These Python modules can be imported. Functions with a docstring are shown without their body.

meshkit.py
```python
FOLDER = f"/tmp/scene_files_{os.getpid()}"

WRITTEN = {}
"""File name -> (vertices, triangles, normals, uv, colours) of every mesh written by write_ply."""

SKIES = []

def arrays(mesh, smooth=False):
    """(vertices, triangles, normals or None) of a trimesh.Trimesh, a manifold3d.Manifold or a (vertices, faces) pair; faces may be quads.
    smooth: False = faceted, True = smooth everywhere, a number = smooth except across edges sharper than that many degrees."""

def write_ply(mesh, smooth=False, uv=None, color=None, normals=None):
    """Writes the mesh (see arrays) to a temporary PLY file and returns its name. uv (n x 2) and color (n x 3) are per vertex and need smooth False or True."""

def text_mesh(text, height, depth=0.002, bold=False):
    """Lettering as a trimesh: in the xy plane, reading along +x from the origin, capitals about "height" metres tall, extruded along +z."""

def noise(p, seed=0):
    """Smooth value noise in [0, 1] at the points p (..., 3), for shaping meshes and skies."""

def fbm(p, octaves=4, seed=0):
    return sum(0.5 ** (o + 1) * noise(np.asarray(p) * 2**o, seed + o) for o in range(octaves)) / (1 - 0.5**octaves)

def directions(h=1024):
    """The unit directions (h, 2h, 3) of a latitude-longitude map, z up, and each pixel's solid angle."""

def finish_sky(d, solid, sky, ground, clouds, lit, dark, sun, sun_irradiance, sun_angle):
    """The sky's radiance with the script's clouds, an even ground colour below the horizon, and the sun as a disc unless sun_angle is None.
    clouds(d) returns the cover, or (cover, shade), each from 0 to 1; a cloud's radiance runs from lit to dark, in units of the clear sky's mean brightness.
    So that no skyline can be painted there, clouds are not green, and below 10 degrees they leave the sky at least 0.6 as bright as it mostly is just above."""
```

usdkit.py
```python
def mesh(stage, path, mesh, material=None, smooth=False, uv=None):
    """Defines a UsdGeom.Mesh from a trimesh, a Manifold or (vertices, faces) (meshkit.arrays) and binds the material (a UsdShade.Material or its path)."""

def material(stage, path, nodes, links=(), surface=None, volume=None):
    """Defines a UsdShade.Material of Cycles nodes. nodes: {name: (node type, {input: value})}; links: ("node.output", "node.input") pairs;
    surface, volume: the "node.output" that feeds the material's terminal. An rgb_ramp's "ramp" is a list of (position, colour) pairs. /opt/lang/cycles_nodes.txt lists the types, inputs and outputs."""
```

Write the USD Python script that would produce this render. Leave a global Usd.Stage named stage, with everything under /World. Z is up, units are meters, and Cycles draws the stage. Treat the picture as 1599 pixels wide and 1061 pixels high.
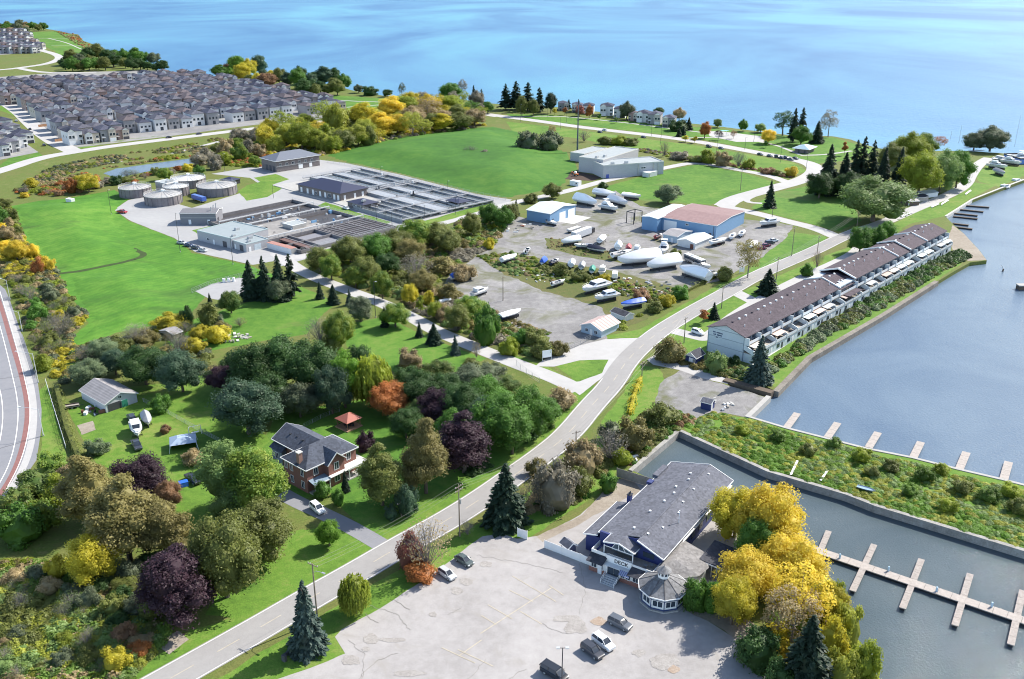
import math,random
import numpy as np,trimesh,shapely
from shapely.geometry import Polygon,LineString,Point
import usdkit,meshkit
from pxr import Usd,UsdGeom,UsdLux,UsdShade,Gf,Sdf,Vt

stage=Usd.Stage.CreateInMemory()
UsdGeom.SetStageUpAxis(stage,'Z'); UsdGeom.SetStageMetersPerUnit(stage,1.0)
UsdGeom.Xform.Define(stage,'/World'); stage.SetDefaultPrim(stage.GetPrimAtPath('/World'))
UsdGeom.Scope.Define(stage,'/World/Looks')

# ---------------------------------------------------------------- camera, sky, sun, exposure
LENS,HORIZON,EYE=1450.0,-45.0,112.0
PW,PH=1599.0,1061.0
CX,CY=799.5,530.5
PITCH=math.atan((CY -HORIZON)/LENS)
cam=UsdGeom.Camera.Define(stage,'/World/camera')
cam.CreateHorizontalApertureAttr(36.0); cam.CreateVerticalApertureAttr(36.0*PH/PW)
cam.CreateFocalLengthAttr(36.0*LENS/PW)
cam.CreateClippingRangeAttr(Gf.Vec2f(0.5,200000.0))
cam.AddTranslateOp().Set(Gf.Vec3d(0,0,EYE)); cam.AddRotateXOp().Set(90 -math.degrees(PITCH))
cam.CreateExposureAttr(0.76)

SUN_AZ,SUN_EL=math.radians(55),math.radians(41)
SKY_STRENGTH,SUN_INTENSITY=0.135,1.25
usdkit.material(stage,'/World/Looks/sky_look',{
    's': ('sky_texture',{'sky_type': 'single_scattering','sun_disc': False,'sun_elevation': SUN_EL,'sun_rotation': SUN_AZ,'aerosol_density': 1.0,'altitude': 100.0}),
    'b': ('background_shader',{'strength': SKY_STRENGTH})},[('s.color','b.color')],surface='b.background')
sky=UsdLux.DomeLight.Define(stage,'/World/sky')
UsdShade.MaterialBindingAPI.Apply(sky.GetPrim()).Bind(UsdShade.Material.Get(stage,'/World/Looks/sky_look'))
sky.GetPrim().SetCustomDataByKey('kind','structure')
sun=UsdLux.DistantLight.Define(stage,'/World/sun')
sun.CreateIntensityAttr(SUN_INTENSITY); sun.CreateAngleAttr(0.5); sun.CreateNormalizeAttr(True)
sun.CreateColorAttr(Gf.Vec3f(1.0,0.95,0.86))
sun.AddRotateZOp().Set(-math.degrees(SUN_AZ)); sun.AddRotateXOp().Set(-(90 -math.degrees(SUN_EL)))
# rotate: -z axis must point from the sun to the ground: +z towards (sin az cos el, cos az cos el, sin el)

# ---------------------------------------------------------------- helpers
def G(px,py,z=0.0):
    """The point at height z seen at a pixel of the photograph (1599 x 1061)."""
    x=(px -CX)/LENS; y=-(py -CY)/LENS
    c,s=math.cos(PITCH),math.sin(PITCH)
    dx,dy,dz=x,c +y*s,-s +y*c
    t=(z -EYE)/dz
    return np.array([dx*t,dy*t])

def PXY(x,y,z):
    z=z -EYE; c,s=math.cos(PITCH),math.sin(PITCH)
    f=y*c -z*s; u=y*s +z*c
    return CX +LENS*x/f,CY -LENS*u/f

def scale_at(px,py):
    g=G(px,py)
    return PXY(g[0] +1,g[1],0)[0] -PXY(g[0],g[1],0)[0]

def top_height(base,ytop):
    """Height of a thing standing at base (ground) whose top is seen at pixel row ytop."""
    lo,hi=0.0,90.0
    for _ in range(40):
        m=(lo +hi)/2
        if PXY(base[0],base[1],m)[1] > ytop: lo=m
        else: hi=m
    return lo

USED={}
def numbered(name,parent='/World'):
    k=(parent,name); n=USED.get(k,0); USED[k]=n +1
    return f'{parent}/{name}' if n == 0 else f'{parent}/{name}_{n:03d}'

def tag(prim,label=None,cat=None,group=None,kind=None):
    p=prim.GetPrim() if hasattr(prim,'GetPrim') else prim
    for k,v in (('label',label),('category',cat),('group',group),('kind',kind)):
        if v: p.SetCustomDataByKey(k,v)
    return p

class MB:
    """Collects simple shapes into one mesh."""
    def __init__(s): s.v=[]; s.f=[]; s.n=0
    def add(s,v,f):
        v=np.asarray(v,float); f=np.asarray(f,int)
        if f.shape[1] == 4: f=np.vstack([f[:,[0,1,2]],f[:,[0,2,3]]])
        s.v.append(v); s.f.append(f +s.n); s.n+=len(v); return s
    def tm(s,m): return s.add(m.vertices,m.faces)
    def box(s,x0,x1,y0,y1,z0,z1):
        x0,x1=min(x0,x1),max(x0,x1); y0,y1=min(y0,y1),max(y0,y1)
        v=[(x,y,z) for z in (z0,z1) for x,y in ((x0,y0),(x1,y0),(x1,y1),(x0,y1))]
        return s.add(v,[(3,2,1,0),(4,5,6,7),(0,1,5,4),(1,2,6,5),(2,3,7,6),(3,0,4,7)])
    def obox(s,cx,cy,lx,ly,z0,z1,a=0.0):
        c,n=math.cos(a),math.sin(a); P=[]
        for z in (z0,z1):
            for x,y in ((-lx,-ly),(lx,-ly),(lx,ly),(-lx,ly)):
                P.append((cx +(x*c -y*n)/2,cy +(x*n +y*c)/2,z))
        return s.add(P,[(3,2,1,0),(4,5,6,7),(0,1,5,4),(1,2,6,5),(2,3,7,6),(3,0,4,7)])
    def bar(s,p,q,w,h=None):
        """A square bar from p to q."""
        p,q=np.array(p,float),np.array(q,float); h=h or w
        d=q -p; d /= np.linalg.norm(d) +1e-9
        a=np.cross(d,(0,0,1) if abs(d[2]) < .95 else (1,0,0)); a /= np.linalg.norm(a); b=np.cross(a,d)
        P=[c +a*w*i/2 +b*h*j/2 for c in (p,q) for i,j in ((-1,-1),(1,-1),(1,1),(-1,1))]
        return s.add(P,[(0,1,2,3),(7,6,5,4),(1,0,4,5),(2,1,5,6),(3,2,6,7),(0,3,7,4)])
    def tube(s,pts,radii,n=6):
        pts=np.asarray(pts,float); radii=np.broadcast_to(radii,(len(pts),))
        t=np.gradient(pts,axis=0); t /= np.linalg.norm(t,axis=1,keepdims=True) +1e-9
        a=np.cross(t,np.where(np.abs(t[:,2:]) < .9,[0,0,1.],[1.,0,0])); a /= np.linalg.norm(a,axis=1,keepdims=True) +1e-9
        b=np.cross(t,a); g=np.arange(n)*2*math.pi/n
        v=pts[:,None] +radii[:,None,None]*(np.cos(g)[None,:,None]*a[:,None] +np.sin(g)[None,:,None]*b[:,None])
        F=[]
        for i in range(len(pts) -1):
            for j in range(n):
                F.append((i*n +j,(i +1)*n +j,(i +1)*n +(j +1) % n,i*n +(j +1) % n))
        s.add(v.reshape(-1,3),F)
        e=(len(pts) -1)*n
        s.add(v[-1],[(0,j +1,j) for j in range(1,n -1)]); s.add(v[0],[(0,j,j +1) for j in range(1,n -1)])
        return s
    def cyl(s,x,y,z0,z1,r0,r1=None,n=16): return s.tube([(x,y,z0),(x,y,z1)],[r0,r0 if r1 is None else r1],n)
    def ngon(s,P): return s.add(P,[(0,i,i +1) for i in range(1,len(P) -1)])
    def slab(s,P,t):
        """A flat polygon given some thickness downwards."""
        P=[np.array(p,float) for p in P]; Q=[p -(0,0,t) for p in P]; n=len(P)
        s.ngon(P); s.ngon(Q[::-1])
        for i in range(n): s.ngon([P[i],Q[i],Q[(i +1) % n],P[(i +1) % n]])
        return s
    def poly(s,pg,z0,z1=None):
        """A shapely polygon as a sheet at z0, or as a prism up to z1."""
        for g in getattr(pg,'geoms',[pg]):
            if g.is_empty or g.area < 1e-4: continue
            v,f=trimesh.creation.triangulate_polygon(g,engine='earcut')
            f=np.asarray(f); a=v[f]; cr=(a[:,1,0] -a[:,0,0])*(a[:,2,1] -a[:,0,1]) -(a[:,1,1] -a[:,0,1])*(a[:,2,0] -a[:,0,0])
            f=np.where((cr < 0)[:,None],f[:,::-1],f)
            top=z0 if z1 is None else z1
            s.add(np.column_stack([v,np.full(len(v),top)]),f)
            if z1 is not None:
                for ring in [g.exterior,*g.interiors]:
                    c=np.array(ring.coords)[:-1]; n=len(c)
                    cc=np.roll(c,-1,0)
                    V=np.vstack([np.column_stack([c,np.full(n,z0)]),np.column_stack([c,np.full(n,z1)])])
                    i=np.arange(n); j=(i +1) % n
                    q=np.stack([i,j,j +n,i +n],1)
                    s.add(V,q if (ring is g.exterior) == ring.is_ccw else q[:,::-1])
        return s
    def build(s,path,m,smooth=False):
        return usdkit.mesh(stage,path,(np.vstack(s.v),np.vstack(s.f)),m,smooth=smooth)

class Thing:
    """An Xform whose children are its parts."""
    def __init__(s,name,label=None,cat=None,at=(0,0),z=0.0,ang=0.0,group=None,cls=False,kind=None):
        if cls:
            s.path=numbered(name); s.prim=stage.CreateClassPrim(s.path); s.prim.SetTypeName('Xform')
        else:
            s.path=numbered(name); x=UsdGeom.Xform.Define(stage,s.path); s.prim=x.GetPrim()
            x.AddTranslateOp().Set(Gf.Vec3d(float(at[0]),float(at[1]),float(z)))
            if ang: x.AddRotateZOp().Set(math.degrees(ang))
            tag(s.prim,label,cat,group,kind)
    into=None
    def part(s,name,mb,m,under=None,smooth=False,label=None,kind=None):
        if s.into:  # a wing of another building: its parts move into that building's frame
            o=s.into; c,n=math.cos(s.ang -o.ang),math.sin(s.ang -o.ang); d=s.at -o.at; e,f=math.cos(o.ang),math.sin(o.ang)
            dx,dy=d[0]*e +d[1]*f,-d[0]*f +d[1]*e
            mb.v=[np.column_stack([v[:,0]*c -v[:,1]*n +dx,v[:,0]*n +v[:,1]*c +dy,v[:,2]]) for v in mb.v]
        p=mb.build(numbered(name,under or s.path),m,smooth)
        if label: tag(p,label)
        if kind: tag(p,kind=kind)
        return str(p.GetPath())

def copy(src,name,label,cat,at,z=0.0,ang=0.0,scale=(1,1,1),group=None):
    x=UsdGeom.Xform.Define(stage,numbered(name))
    x.AddTranslateOp().Set(Gf.Vec3d(float(at[0]),float(at[1]),float(z)))
    if ang: x.AddRotateZOp().Set(math.degrees(ang))
    if tuple(scale) != (1,1,1): x.AddScaleOp().Set(Gf.Vec3f(*map(float,scale)))
    x.GetPrim().GetReferences().AddInternalReference(src.path); x.GetPrim().SetInstanceable(True)
    return tag(x,label,cat,group)

def single(name,mb,m,label=None,cat=None,group=None,kind=None,smooth=False):
    return tag(mb.build(numbered(name),m,smooth),label,cat,group,kind)

# ---------------------------------------------------------------- materials
LOOK={}
def look(name,nodes,links,surface=None,volume=None):
    if name not in LOOK: LOOK[name]=usdkit.material(stage,'/World/Looks/' +name,nodes,links,surface,volume)
    return LOOK[name]

def mix3(c,k): return tuple(min(1,x*k) for x in c)

def plain(name,c,rough=.6,var=.12,scale=1.5,bump=0.0,metal=0.0,coat=0.0,spec=.5):
    """Paint, concrete, wood and the like: one colour with uneven tone."""
    if name in LOOK: return LOOK[name]
    n={'g': ('geometry',{}),'n': ('noise_texture',{'scale': scale,'detail': 5,'roughness': .65}),
         'r': ('rgb_ramp',{'ramp': [(.25,mix3(c,1 -var)),(.75,mix3(c,1 +var))]}),
         'p': ('principled_bsdf',{'roughness': rough,'metallic': metal,'coat_weight': coat,'specular_ior_level': spec})}
    l=[('g.position','n.vector'),('n.fac','r.fac'),('r.color','p.base_color')]
    if bump:
        n['b']=('bump',{'strength': bump,'distance': .05}); l+=[('n.fac','b.height'),('b.normal','p.normal')]
    return look(name,n,l,'p.BSDF')

def patchy(name,cols,s1,s2,rough=.9,bump=.25,mixf=.5,fine=6.0,finev=.25,distance=.08,stripes=None,spots=None):
    """Ground: colours by broad patches, then finer ones, then a fine grain."""
    n={'g': ('geometry',{}),
         'n1': ('noise_texture',{'scale': s1,'detail': 4,'roughness': .6,'distortion': .6}),
         'n2': ('noise_texture',{'scale': s2,'detail': 6,'roughness': .7}),
         'n3': ('noise_texture',{'scale': fine,'detail': 3,'roughness': .7}),
         'm': ('mix_float',{'fac': mixf}),
         'r': ('rgb_ramp',{'ramp': cols}),
         'k': ('map_range',{'from_min': .25,'from_max': .75,'to_min': 1 -finev,'to_max': 1 +finev}),
         'x': ('vector_math',{'math_type': 'scale'}),
         'b': ('bump',{'strength': bump,'distance': distance}),
         'p': ('principled_bsdf',{'roughness': rough,'specular_ior_level': .2})}
    l=[('g.position','n1.vector'),('g.position','n2.vector'),('g.position','n3.vector'),('n1.fac','m.a'),('n2.fac','m.b'),
         ('m.result','r.fac'),('r.color','x.vector1'),('n3.fac','k.value'),('k.result','x.scale'),('n3.fac','b.height'),('b.normal','p.normal')]
    out='x.vector'
    if stripes:
        ang,sc,amt=stripes
        n['mp']=('mapping',{'mapping_type': 'point','rotation': (0,0,ang)})
        n['w']=('wave_texture',{'wave_type': 'bands','bands_direction': 'x','scale': sc,'distortion': 1.5,'detail': 2,'detail_scale': .6})
        n['wk']=('map_range',{'to_min': 1 -amt,'to_max': 1 +amt})
        n['wx']=('vector_math',{'math_type': 'scale'})
        l+=[('g.position','mp.vector'),('mp.vector','w.vector'),('w.fac','wk.value'),(out,'wx.vector1'),('wk.result','wx.scale')]; out='wx.vector'
    if spots:
        col,sc,lo,hi=spots
        n['sn']=('noise_texture',{'scale': sc,'detail': 5,'roughness': .6,'distortion': 1.2})
        n['sr']=('map_range',{'from_min': lo,'from_max': hi,'clamp': True})
        n['sm']=('mix_color',{'b': col})
        l+=[('g.position','sn.vector'),('sn.fac','sr.value'),('sr.result','sm.fac'),(out,'sm.a')]; out='sm.result'
    l.append((out,'p.base_color'))
    return look(name,n,l,'p.BSDF')

def leafy(name,cols,translucent=.3):
    n={'g': ('geometry',{}),'o': ('object_info',{}),'tc': ('texture_coordinate',{}),
         'n': ('noise_texture',{'scale': .35,'detail': 2}),
         'm': ('mix_float',{'fac': .45}),'r': ('rgb_ramp',{'ramp': cols}),
         'k': ('map_range',{'to_min': .8,'to_max': 1.2}),'x': ('vector_math',{'math_type': 'scale'}),
         'p': ('principled_bsdf',{'roughness': .55,'specular_ior_level': .3}),'t': ('translucent_bsdf',{}),'c': ('mix_closure',{'fac': translucent})}
    l=[('g.position','n.vector'),('n.fac','m.a'),('g.random_per_island','m.b'),('m.result','r.fac'),('o.random','k.value'),('r.color','x.vector1'),
         ('k.result','x.scale'),('x.vector','p.base_color'),('x.vector','t.color'),('p.BSDF','c.closure1'),('t.BSDF','c.closure2')]
    return look(name,n,l,'c.closure')

def bricky(name,c1,c2,mortar,w=.22,h=.075,rough=.85):
    n={'tc': ('texture_coordinate',{}),'g': ('geometry',{}),'sx': ('separate_xyz',{}),'ad': ('math',{'math_type': 'add'}),'cb': ('combine_xyz',{}),
         'b': ('brick_texture',{'color1': c1,'color2': c2,'mortar': mortar,'scale': 1.0,'brick_width': w,'row_height': h,'mortar_size': .012,'bias': 0.0}),
         'p': ('principled_bsdf',{'roughness': rough})}
    l=[('tc.object','sx.vector'),('sx.x','ad.value1'),('sx.y','ad.value2'),('ad.value','cb.x'),('sx.z','cb.y'),('cb.vector','b.vector'),('b.color','p.base_color')]
    return look(name,n,l,'p.BSDF')

def ribbed(name,c,period,direction='x',rough=.5,amt=.12,bump=.6,metal=0.0,c2=None,noise=.15):
    """Corrugated sheet, siding or shingle courses in the thing's own axes."""
    n={'tc': ('texture_coordinate',{}),'g': ('geometry',{}),
         'w': ('wave_texture',{'wave_type': 'bands','bands_direction': direction,'scale': .314159*2/period/2,'profile': 'saw' if direction == 'z' else 'sine'}),
         'n': ('noise_texture',{'scale': .5,'detail': 5,'roughness': .7}),
         'k': ('rgb_ramp',{'ramp': [(0,mix3(c,1 -amt)),(1,mix3(c,1 +amt))]}),
         'q': ('rgb_ramp',{'ramp': [(.3,(1 -noise,)*3),(.7,(1.0,)*3)] if not c2 else [(.35,(1,1,1)),(.65,c2)]}),
         'x': ('mix_color',{'blend_type': 'multiply','fac': 1.0}),
         'b': ('bump',{'strength': bump,'distance': .03}),'p': ('principled_bsdf',{'roughness': rough,'metallic': metal})}
    l=[('tc.object','w.vector'),('g.position','n.vector'),('w.fac','k.fac'),('n.fac','q.fac'),('k.color','x.a'),('q.color','x.b'),('x.result','p.base_color'),('w.fac','b.height'),('b.normal','p.normal')]
    return look(name,n,l,'p.BSDF')

def shingle(name,c,rough=.9):
    n={'g': ('geometry',{}),'v': ('voronoi_texture',{'scale': 2.2}),'n': ('noise_texture',{'scale': .4,'detail': 5}),
         'w': ('white_noise_texture',{}),'r': ('rgb_ramp',{'ramp': [(0,mix3(c,.78)),(1,mix3(c,1.22))]}),
         'q': ('rgb_ramp',{'ramp': [(.3,(.85,)*3),(.7,(1.08,)*3)]}),'x': ('mix_color',{'blend_type': 'multiply','fac': 1.0,'use_clamp': False}),
         'p': ('principled_bsdf',{'roughness': rough,'specular_ior_level': .25})}
    l=[('g.position','v.vector'),('g.position','n.vector'),('v.color','w.vector'),('w.value','r.fac'),('n.fac','q.fac'),('r.color','x.a'),('q.color','x.b'),('x.result','p.base_color')]
    return look(name,n,l,'p.BSDF')

def watery(name,base,rough,waves,big=None,strength=.4,spec=.5,stretch=(1,1,1),dist=.3):
    n={'g': ('geometry',{}),'mp': ('mapping',{'mapping_type': 'point','scale': stretch}),
         'n1': ('noise_texture',{'scale': waves,'detail': 4,'roughness': .6}),'n2': ('noise_texture',{'scale': waves*4.3,'detail': 2}),
         'a': ('math',{'math_type': 'multiply_add','value2': .35}),
         'b': ('bump',{'strength': strength,'distance': dist}),'p': ('principled_bsdf',{'roughness': rough,'ior': 1.33,'specular_ior_level': spec,'base_color': base})}
    l=[('g.position','mp.vector'),('mp.vector','n1.vector'),('mp.vector','n2.vector'),('n2.fac','a.value1'),('n1.fac','a.value3'),('a.value','b.height'),('b.normal','p.normal')]
    if big:
        cols,sc,ss=big
        n['mp2']=('mapping',{'mapping_type': 'point','scale': ss,'rotation': (0,0,.12)})
        n['n4']=('noise_texture',{'scale': sc,'detail': 5,'roughness': .6,'distortion': .8}); n['r4']=('rgb_ramp',{'ramp': cols})
        l+=[('g.position','mp2.vector'),('mp2.vector','n4.vector'),('n4.fac','r4.fac'),('r4.color','p.base_color')]
    return look(name,n,l,'p.BSDF')

WHITE=plain('white_paint',(.78,.78,.76),.5,.05)
TRIM=plain('white_trim',(.74,.74,.73),.5,.05)
GLASS=plain('window_glass',(.03,.04,.055),.12,.2,.6)
DARK=plain('dark_metal',(.03,.03,.035),.45)
GREYM=plain('galvanised_metal',(.42,.43,.44),.4,.1,metal=.5)
CONC=plain('concrete',(.36,.35,.33),.9,.14,.6,.2)
CONCL=plain('pale_concrete',(.5,.49,.46),.9,.12,.5,.2)
WOODG=plain('weathered_wood',(.32,.29,.25),.9,.25,1.2)
WOODD=plain('dark_wood',(.10,.075,.055),.9,.25,1.2)
BARK=plain('bark',(.11,.085,.065),.95,.3,3,.5)
RUBBER=plain('tyre_rubber',(.02,.02,.02),.8)
POLEW=plain('pole_wood',(.2,.16,.12),.9,.2,2)
# ---------------------------------------------------------------- the setting
rng=np.random.default_rng(7)
def PP(px,z=0.0,rough=0.0,seed=1):
    """A polygon on the ground from photograph pixels; rough = wander of its edge in metres."""
    p=Polygon([tuple(G(x,y,z)) for x,y in px]).buffer(0)
    return wander(p,rough,seed) if rough else p
def wander(p,rough,seed=1):
    p=p.segmentize(max(1.2,rough*2))
    out=[]
    for g in getattr(p,'geoms',[p]):
        c=np.array(g.exterior.coords)
        q=np.column_stack([c*.22,np.full(len(c),seed*3.3)])
        d=np.column_stack([meshkit.fbm(q,3,seed) -.5,meshkit.fbm(q +57,3,seed) -.5])*4*rough
        out.append(Polygon(c +d).buffer(0))
    return shapely.union_all(out)
def ribbon(px,width,z=0.0):
    """A strip of even width along a line of pixels, rounded."""
    L=LineString([tuple(G(x,y)) for x,y in px])
    c=np.array(L.coords)
    for _ in range(2):  # Chaikin corner cutting
        q=np.empty((2*len(c) -2,2)); q[0::2]=c[:-1]*.75 +c[1:]*.25; q[1::2]=c[:-1]*.25 +c[1:]*.75
        c=np.vstack([c[:1],q,c[-1:]])
    return LineString(c).buffer(width/2,cap_style='flat'),LineString(c)
NS=[0]
def sheet(name,pg,z,m,label=None,parent=None):
    NS[0]+=1
    return single(name,MB().poly(pg,z +NS[0]*.00025),m,label,kind='structure')

MEADOW=patchy('meadow',[(.3,(.07,.1,.022)),(.45,(.13,.14,.04)),(.55,(.1,.14,.028)),(.7,(.22,.19,.085))],.03,.25,bump=.5,fine=2.5,finev=.35)
LAWN=patchy('lawn',[(.32,(.045,.11,.016)),(.45,(.066,.16,.02)),(.55,(.095,.195,.026)),(.68,(.15,.215,.045))],.035,.35,bump=.5,fine=3.0,finev=.3,spots=((.15,.16,.055),.03,.56,.8))
FIELD=patchy('mown_field',[(.33,(.042,.13,.016)),(.48,(.068,.185,.02)),(.6,(.11,.235,.03)),(.7,(.155,.25,.048))],.014,.15,bump=.4,fine=2.5,finev=.22,stripes=(math.radians(38),.11,.05),spots=((.04,.085,.02),.02,.54,.74))
MOUND=patchy('mound_grass',[(.33,(.032,.1,.014)),(.5,(.048,.14,.017)),(.68,(.085,.18,.025))],.014,.15,bump=.4,fine=2.5,finev=.24)
VERGE=patchy('verge_grass',[(.32,(.055,.12,.017)),(.5,(.105,.2,.026)),(.68,(.2,.225,.06))],.06,.5,bump=.5,fine=3.5,finev=.3)
ROUGHG=patchy('rough_grass',[(.28,(.05,.075,.02)),(.45,(.09,.11,.03)),(.6,(.13,.115,.045)),(.75,(.19,.16,.085))],.06,.5,bump=.6,fine=2.5,finev=.35)
ASPH=patchy('road_asphalt',[(.3,(.25,.24,.235)),(.7,(.32,.31,.3))],.05,.6,bump=.15,fine=8,finev=.12,distance=.02)
WASPH=patchy('new_asphalt',[(.3,(.19,.195,.215)),(.7,(.25,.25,.265))],.05,.5,bump=.1,fine=8,finev=.08,distance=.02)
LOT=patchy('old_lot_asphalt',[(.28,(.25,.235,.226)),(.5,(.335,.318,.31)),(.72,(.4,.382,.372))],.06,.5,bump=.2,fine=7,finev=.14,distance=.02,spots=((.29,.27,.25),.13,.56,.74))
GRAVEL=patchy('yard_gravel',[(.3,(.135,.13,.13)),(.5,(.225,.218,.215)),(.7,(.34,.33,.315))],.045,.4,bump=.6,fine=4,finev=.35,spots=((.12,.125,.065),.06,.5,.68))
DIRT=patchy('dirt',[(.3,(.2,.165,.125)),(.7,(.36,.32,.27))],.1,.8,bump=.5,fine=5,finev=.25)
PAVE=patchy('plant_pavement',[(.3,(.28,.28,.285)),(.7,(.37,.368,.365))],.04,.4,bump=.1,fine=6,finev=.1)
PALEROAD=patchy('pale_road',[(.3,(.36,.35,.34)),(.7,(.45,.44,.43))],.05,.4,bump=.1,fine=6,finev=.1)
MUD=patchy('mud',[(.3,(.05,.032,.026)),(.7,(.1,.07,.055))],.1,.8,bump=.8,fine=2,finev=.3)

# water: one sheet to the horizon, harbour and basin water laid just above it
LAKE=watery('lake_water',(.03,.2,.3),.42,.25,big=([(.36,(.04,.14,.285)),(.5,(.07,.205,.345)),(.64,(.095,.285,.385))],.0022,(1,.55,1)),strength=.6,dist=.9)
HARB=watery('harbour_water',(.1,.15,.19),.2,1.3,big=([(.35,(.085,.13,.19)),(.65,(.125,.175,.23))],.02,(1,1,1)),strength=.9,dist=.12)
BASIN=watery('basin_water',(.05,.09,.1),.05,2.0,big=([(.35,(.06,.085,.098)),(.65,(.09,.115,.125))],.03,(1,1,1)),strength=1.0,dist=.09)
WZ=-1.5
single('lake',MB().poly(shapely.box(-9000,60,9000,14000),WZ),LAKE,kind='structure')
sheet('harbour_water',PP([(1050,560),(1150,560),(1460,300),(1580,240),(1640,235),(1750,290),(1850,560),(1850,830),(1600,770),(1200,670),(1100,640)],WZ),WZ +.004,HARB)
sheet('basin_water',PP([(960,640),(1080,655),(1620,845),(1850,900),(1900,1300),(1300,1300),(1150,800),(960,760)],WZ),WZ +.004,BASIN)

LAND=[(-1000,42),(-300,40),(45,41),(88,48),(106,52),(122,54),(130,64),(150,71),(160,80),(180,88),(215,97),(250,112),(262,118),(300,121),(340,120),(420,122),(520,132),(548,141),(600,150),(690,152),(770,162),(800,165),(880,168),(960,178),(1045,190),(1110,196),(1165,203),(1230,211),(1300,213),(1328,218),(1350,226),(1378,233),(1440,236),(1510,236),(1570,240),(1600,246),(1625,252),(1622,270),(1599,282),(1561,296),(1518,313),(1477,339),(1490,352),(1505,365),(1530,392),(1541,407),(1515,410),(1490,424),(1462,441),(1378,494),(1302,538),(1264,560),(1213,612),(1199,605),(1140,590),(1133,598),(1145,607),(1199,621),(1168,652),(1200,661),(1228,670),(1353,702),(1424,716),(1495,734),(1564,750),(1599,759),(1800,806),(1800,920),(1599,860),(1368,790),(1322,772),(1199,736),(1060,672),(986,734),(1062,770),(1155,802),(1195,812),(1230,835),(1260,856),(1290,905),(1312,960),(1345,1020),(1378,1080),(1480,1300),(-900,1300)]
land=PP(LAND)
single('ground',MB().poly(land,-4,0),MEADOW,kind='structure')
H1=.006

def lawn(name,px,m=LAWN,z=H1,rough=.35,label=None,cut=None):
    p=PP(px,0,rough,len(px)).intersection(land.buffer(-.4))
    if cut is not None: p=p.difference(cut)
    return sheet(name,p,z,m,label)

# roads first, as shapes, so that other sheets keep clear of each other by height only
road,road_line=ribbon([(90,1160),(222,1085),(310,1035),(400,984),(480,937),(560,892),(627,852),(700,812),(755,777),(800,745),(848,711),(888,678),(925,632),(954,602),(978,564),(1006,537),(1035,514),(1085,484),(1131,459),(1182,430),(1225,412),(1276,390),(1309,373),(1345,359)],7.6)
gravel_road,_=ribbon([(1309,374),(1345,359),(1378,349),(1429,326),(1480,306),(1508,290),(1516,272),(1530,255),(1545,247)],7.0)
side_road,_=ribbon([(905,610),(870,592),(800,566),(718,533),(680,517),(644,496),(591,471),(527,448),(476,427),(450,410),(432,395)],6.4)
lake_road,_=ribbon([(1130,322),(1145,311),(1200,296),(1250,283),(1274,270),(1272,258),(1240,249),(1190,240),(1100,223),(1030,213),(960,205),(900,198),(860,192),(800,184),(740,176),(700,168)],10.5)
cross_road,_=ribbon([(1312,373),(1276,357),(1225,345),(1180,333),(1140,325),(1126,320),(1145,311)],7.5)
plant_road,_=ribbon([(1232,286),(1200,274),(1150,265),(1087,253),(1040,262),(985,274),(942,283),(900,295),(876,301),(840,309),(800,317),(750,331),(690,349),(620,369),(540,387),(480,401),(440,404)],6.5)
lane,_=ribbon([(1190,318),(1165,316),(1168,309),(1220,292),(1262,282)],3.2)
town_road,_=ribbon([(-120,300),(0,268),(60,247),(120,237),(170,229),(300,213),(380,203),(440,196),(520,189),(600,178),(700,170),(780,182)],11.0)
town_road2,_=ribbon([(118,238),(80,220),(50,195),(25,170),(-30,140)],12.0)
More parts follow.
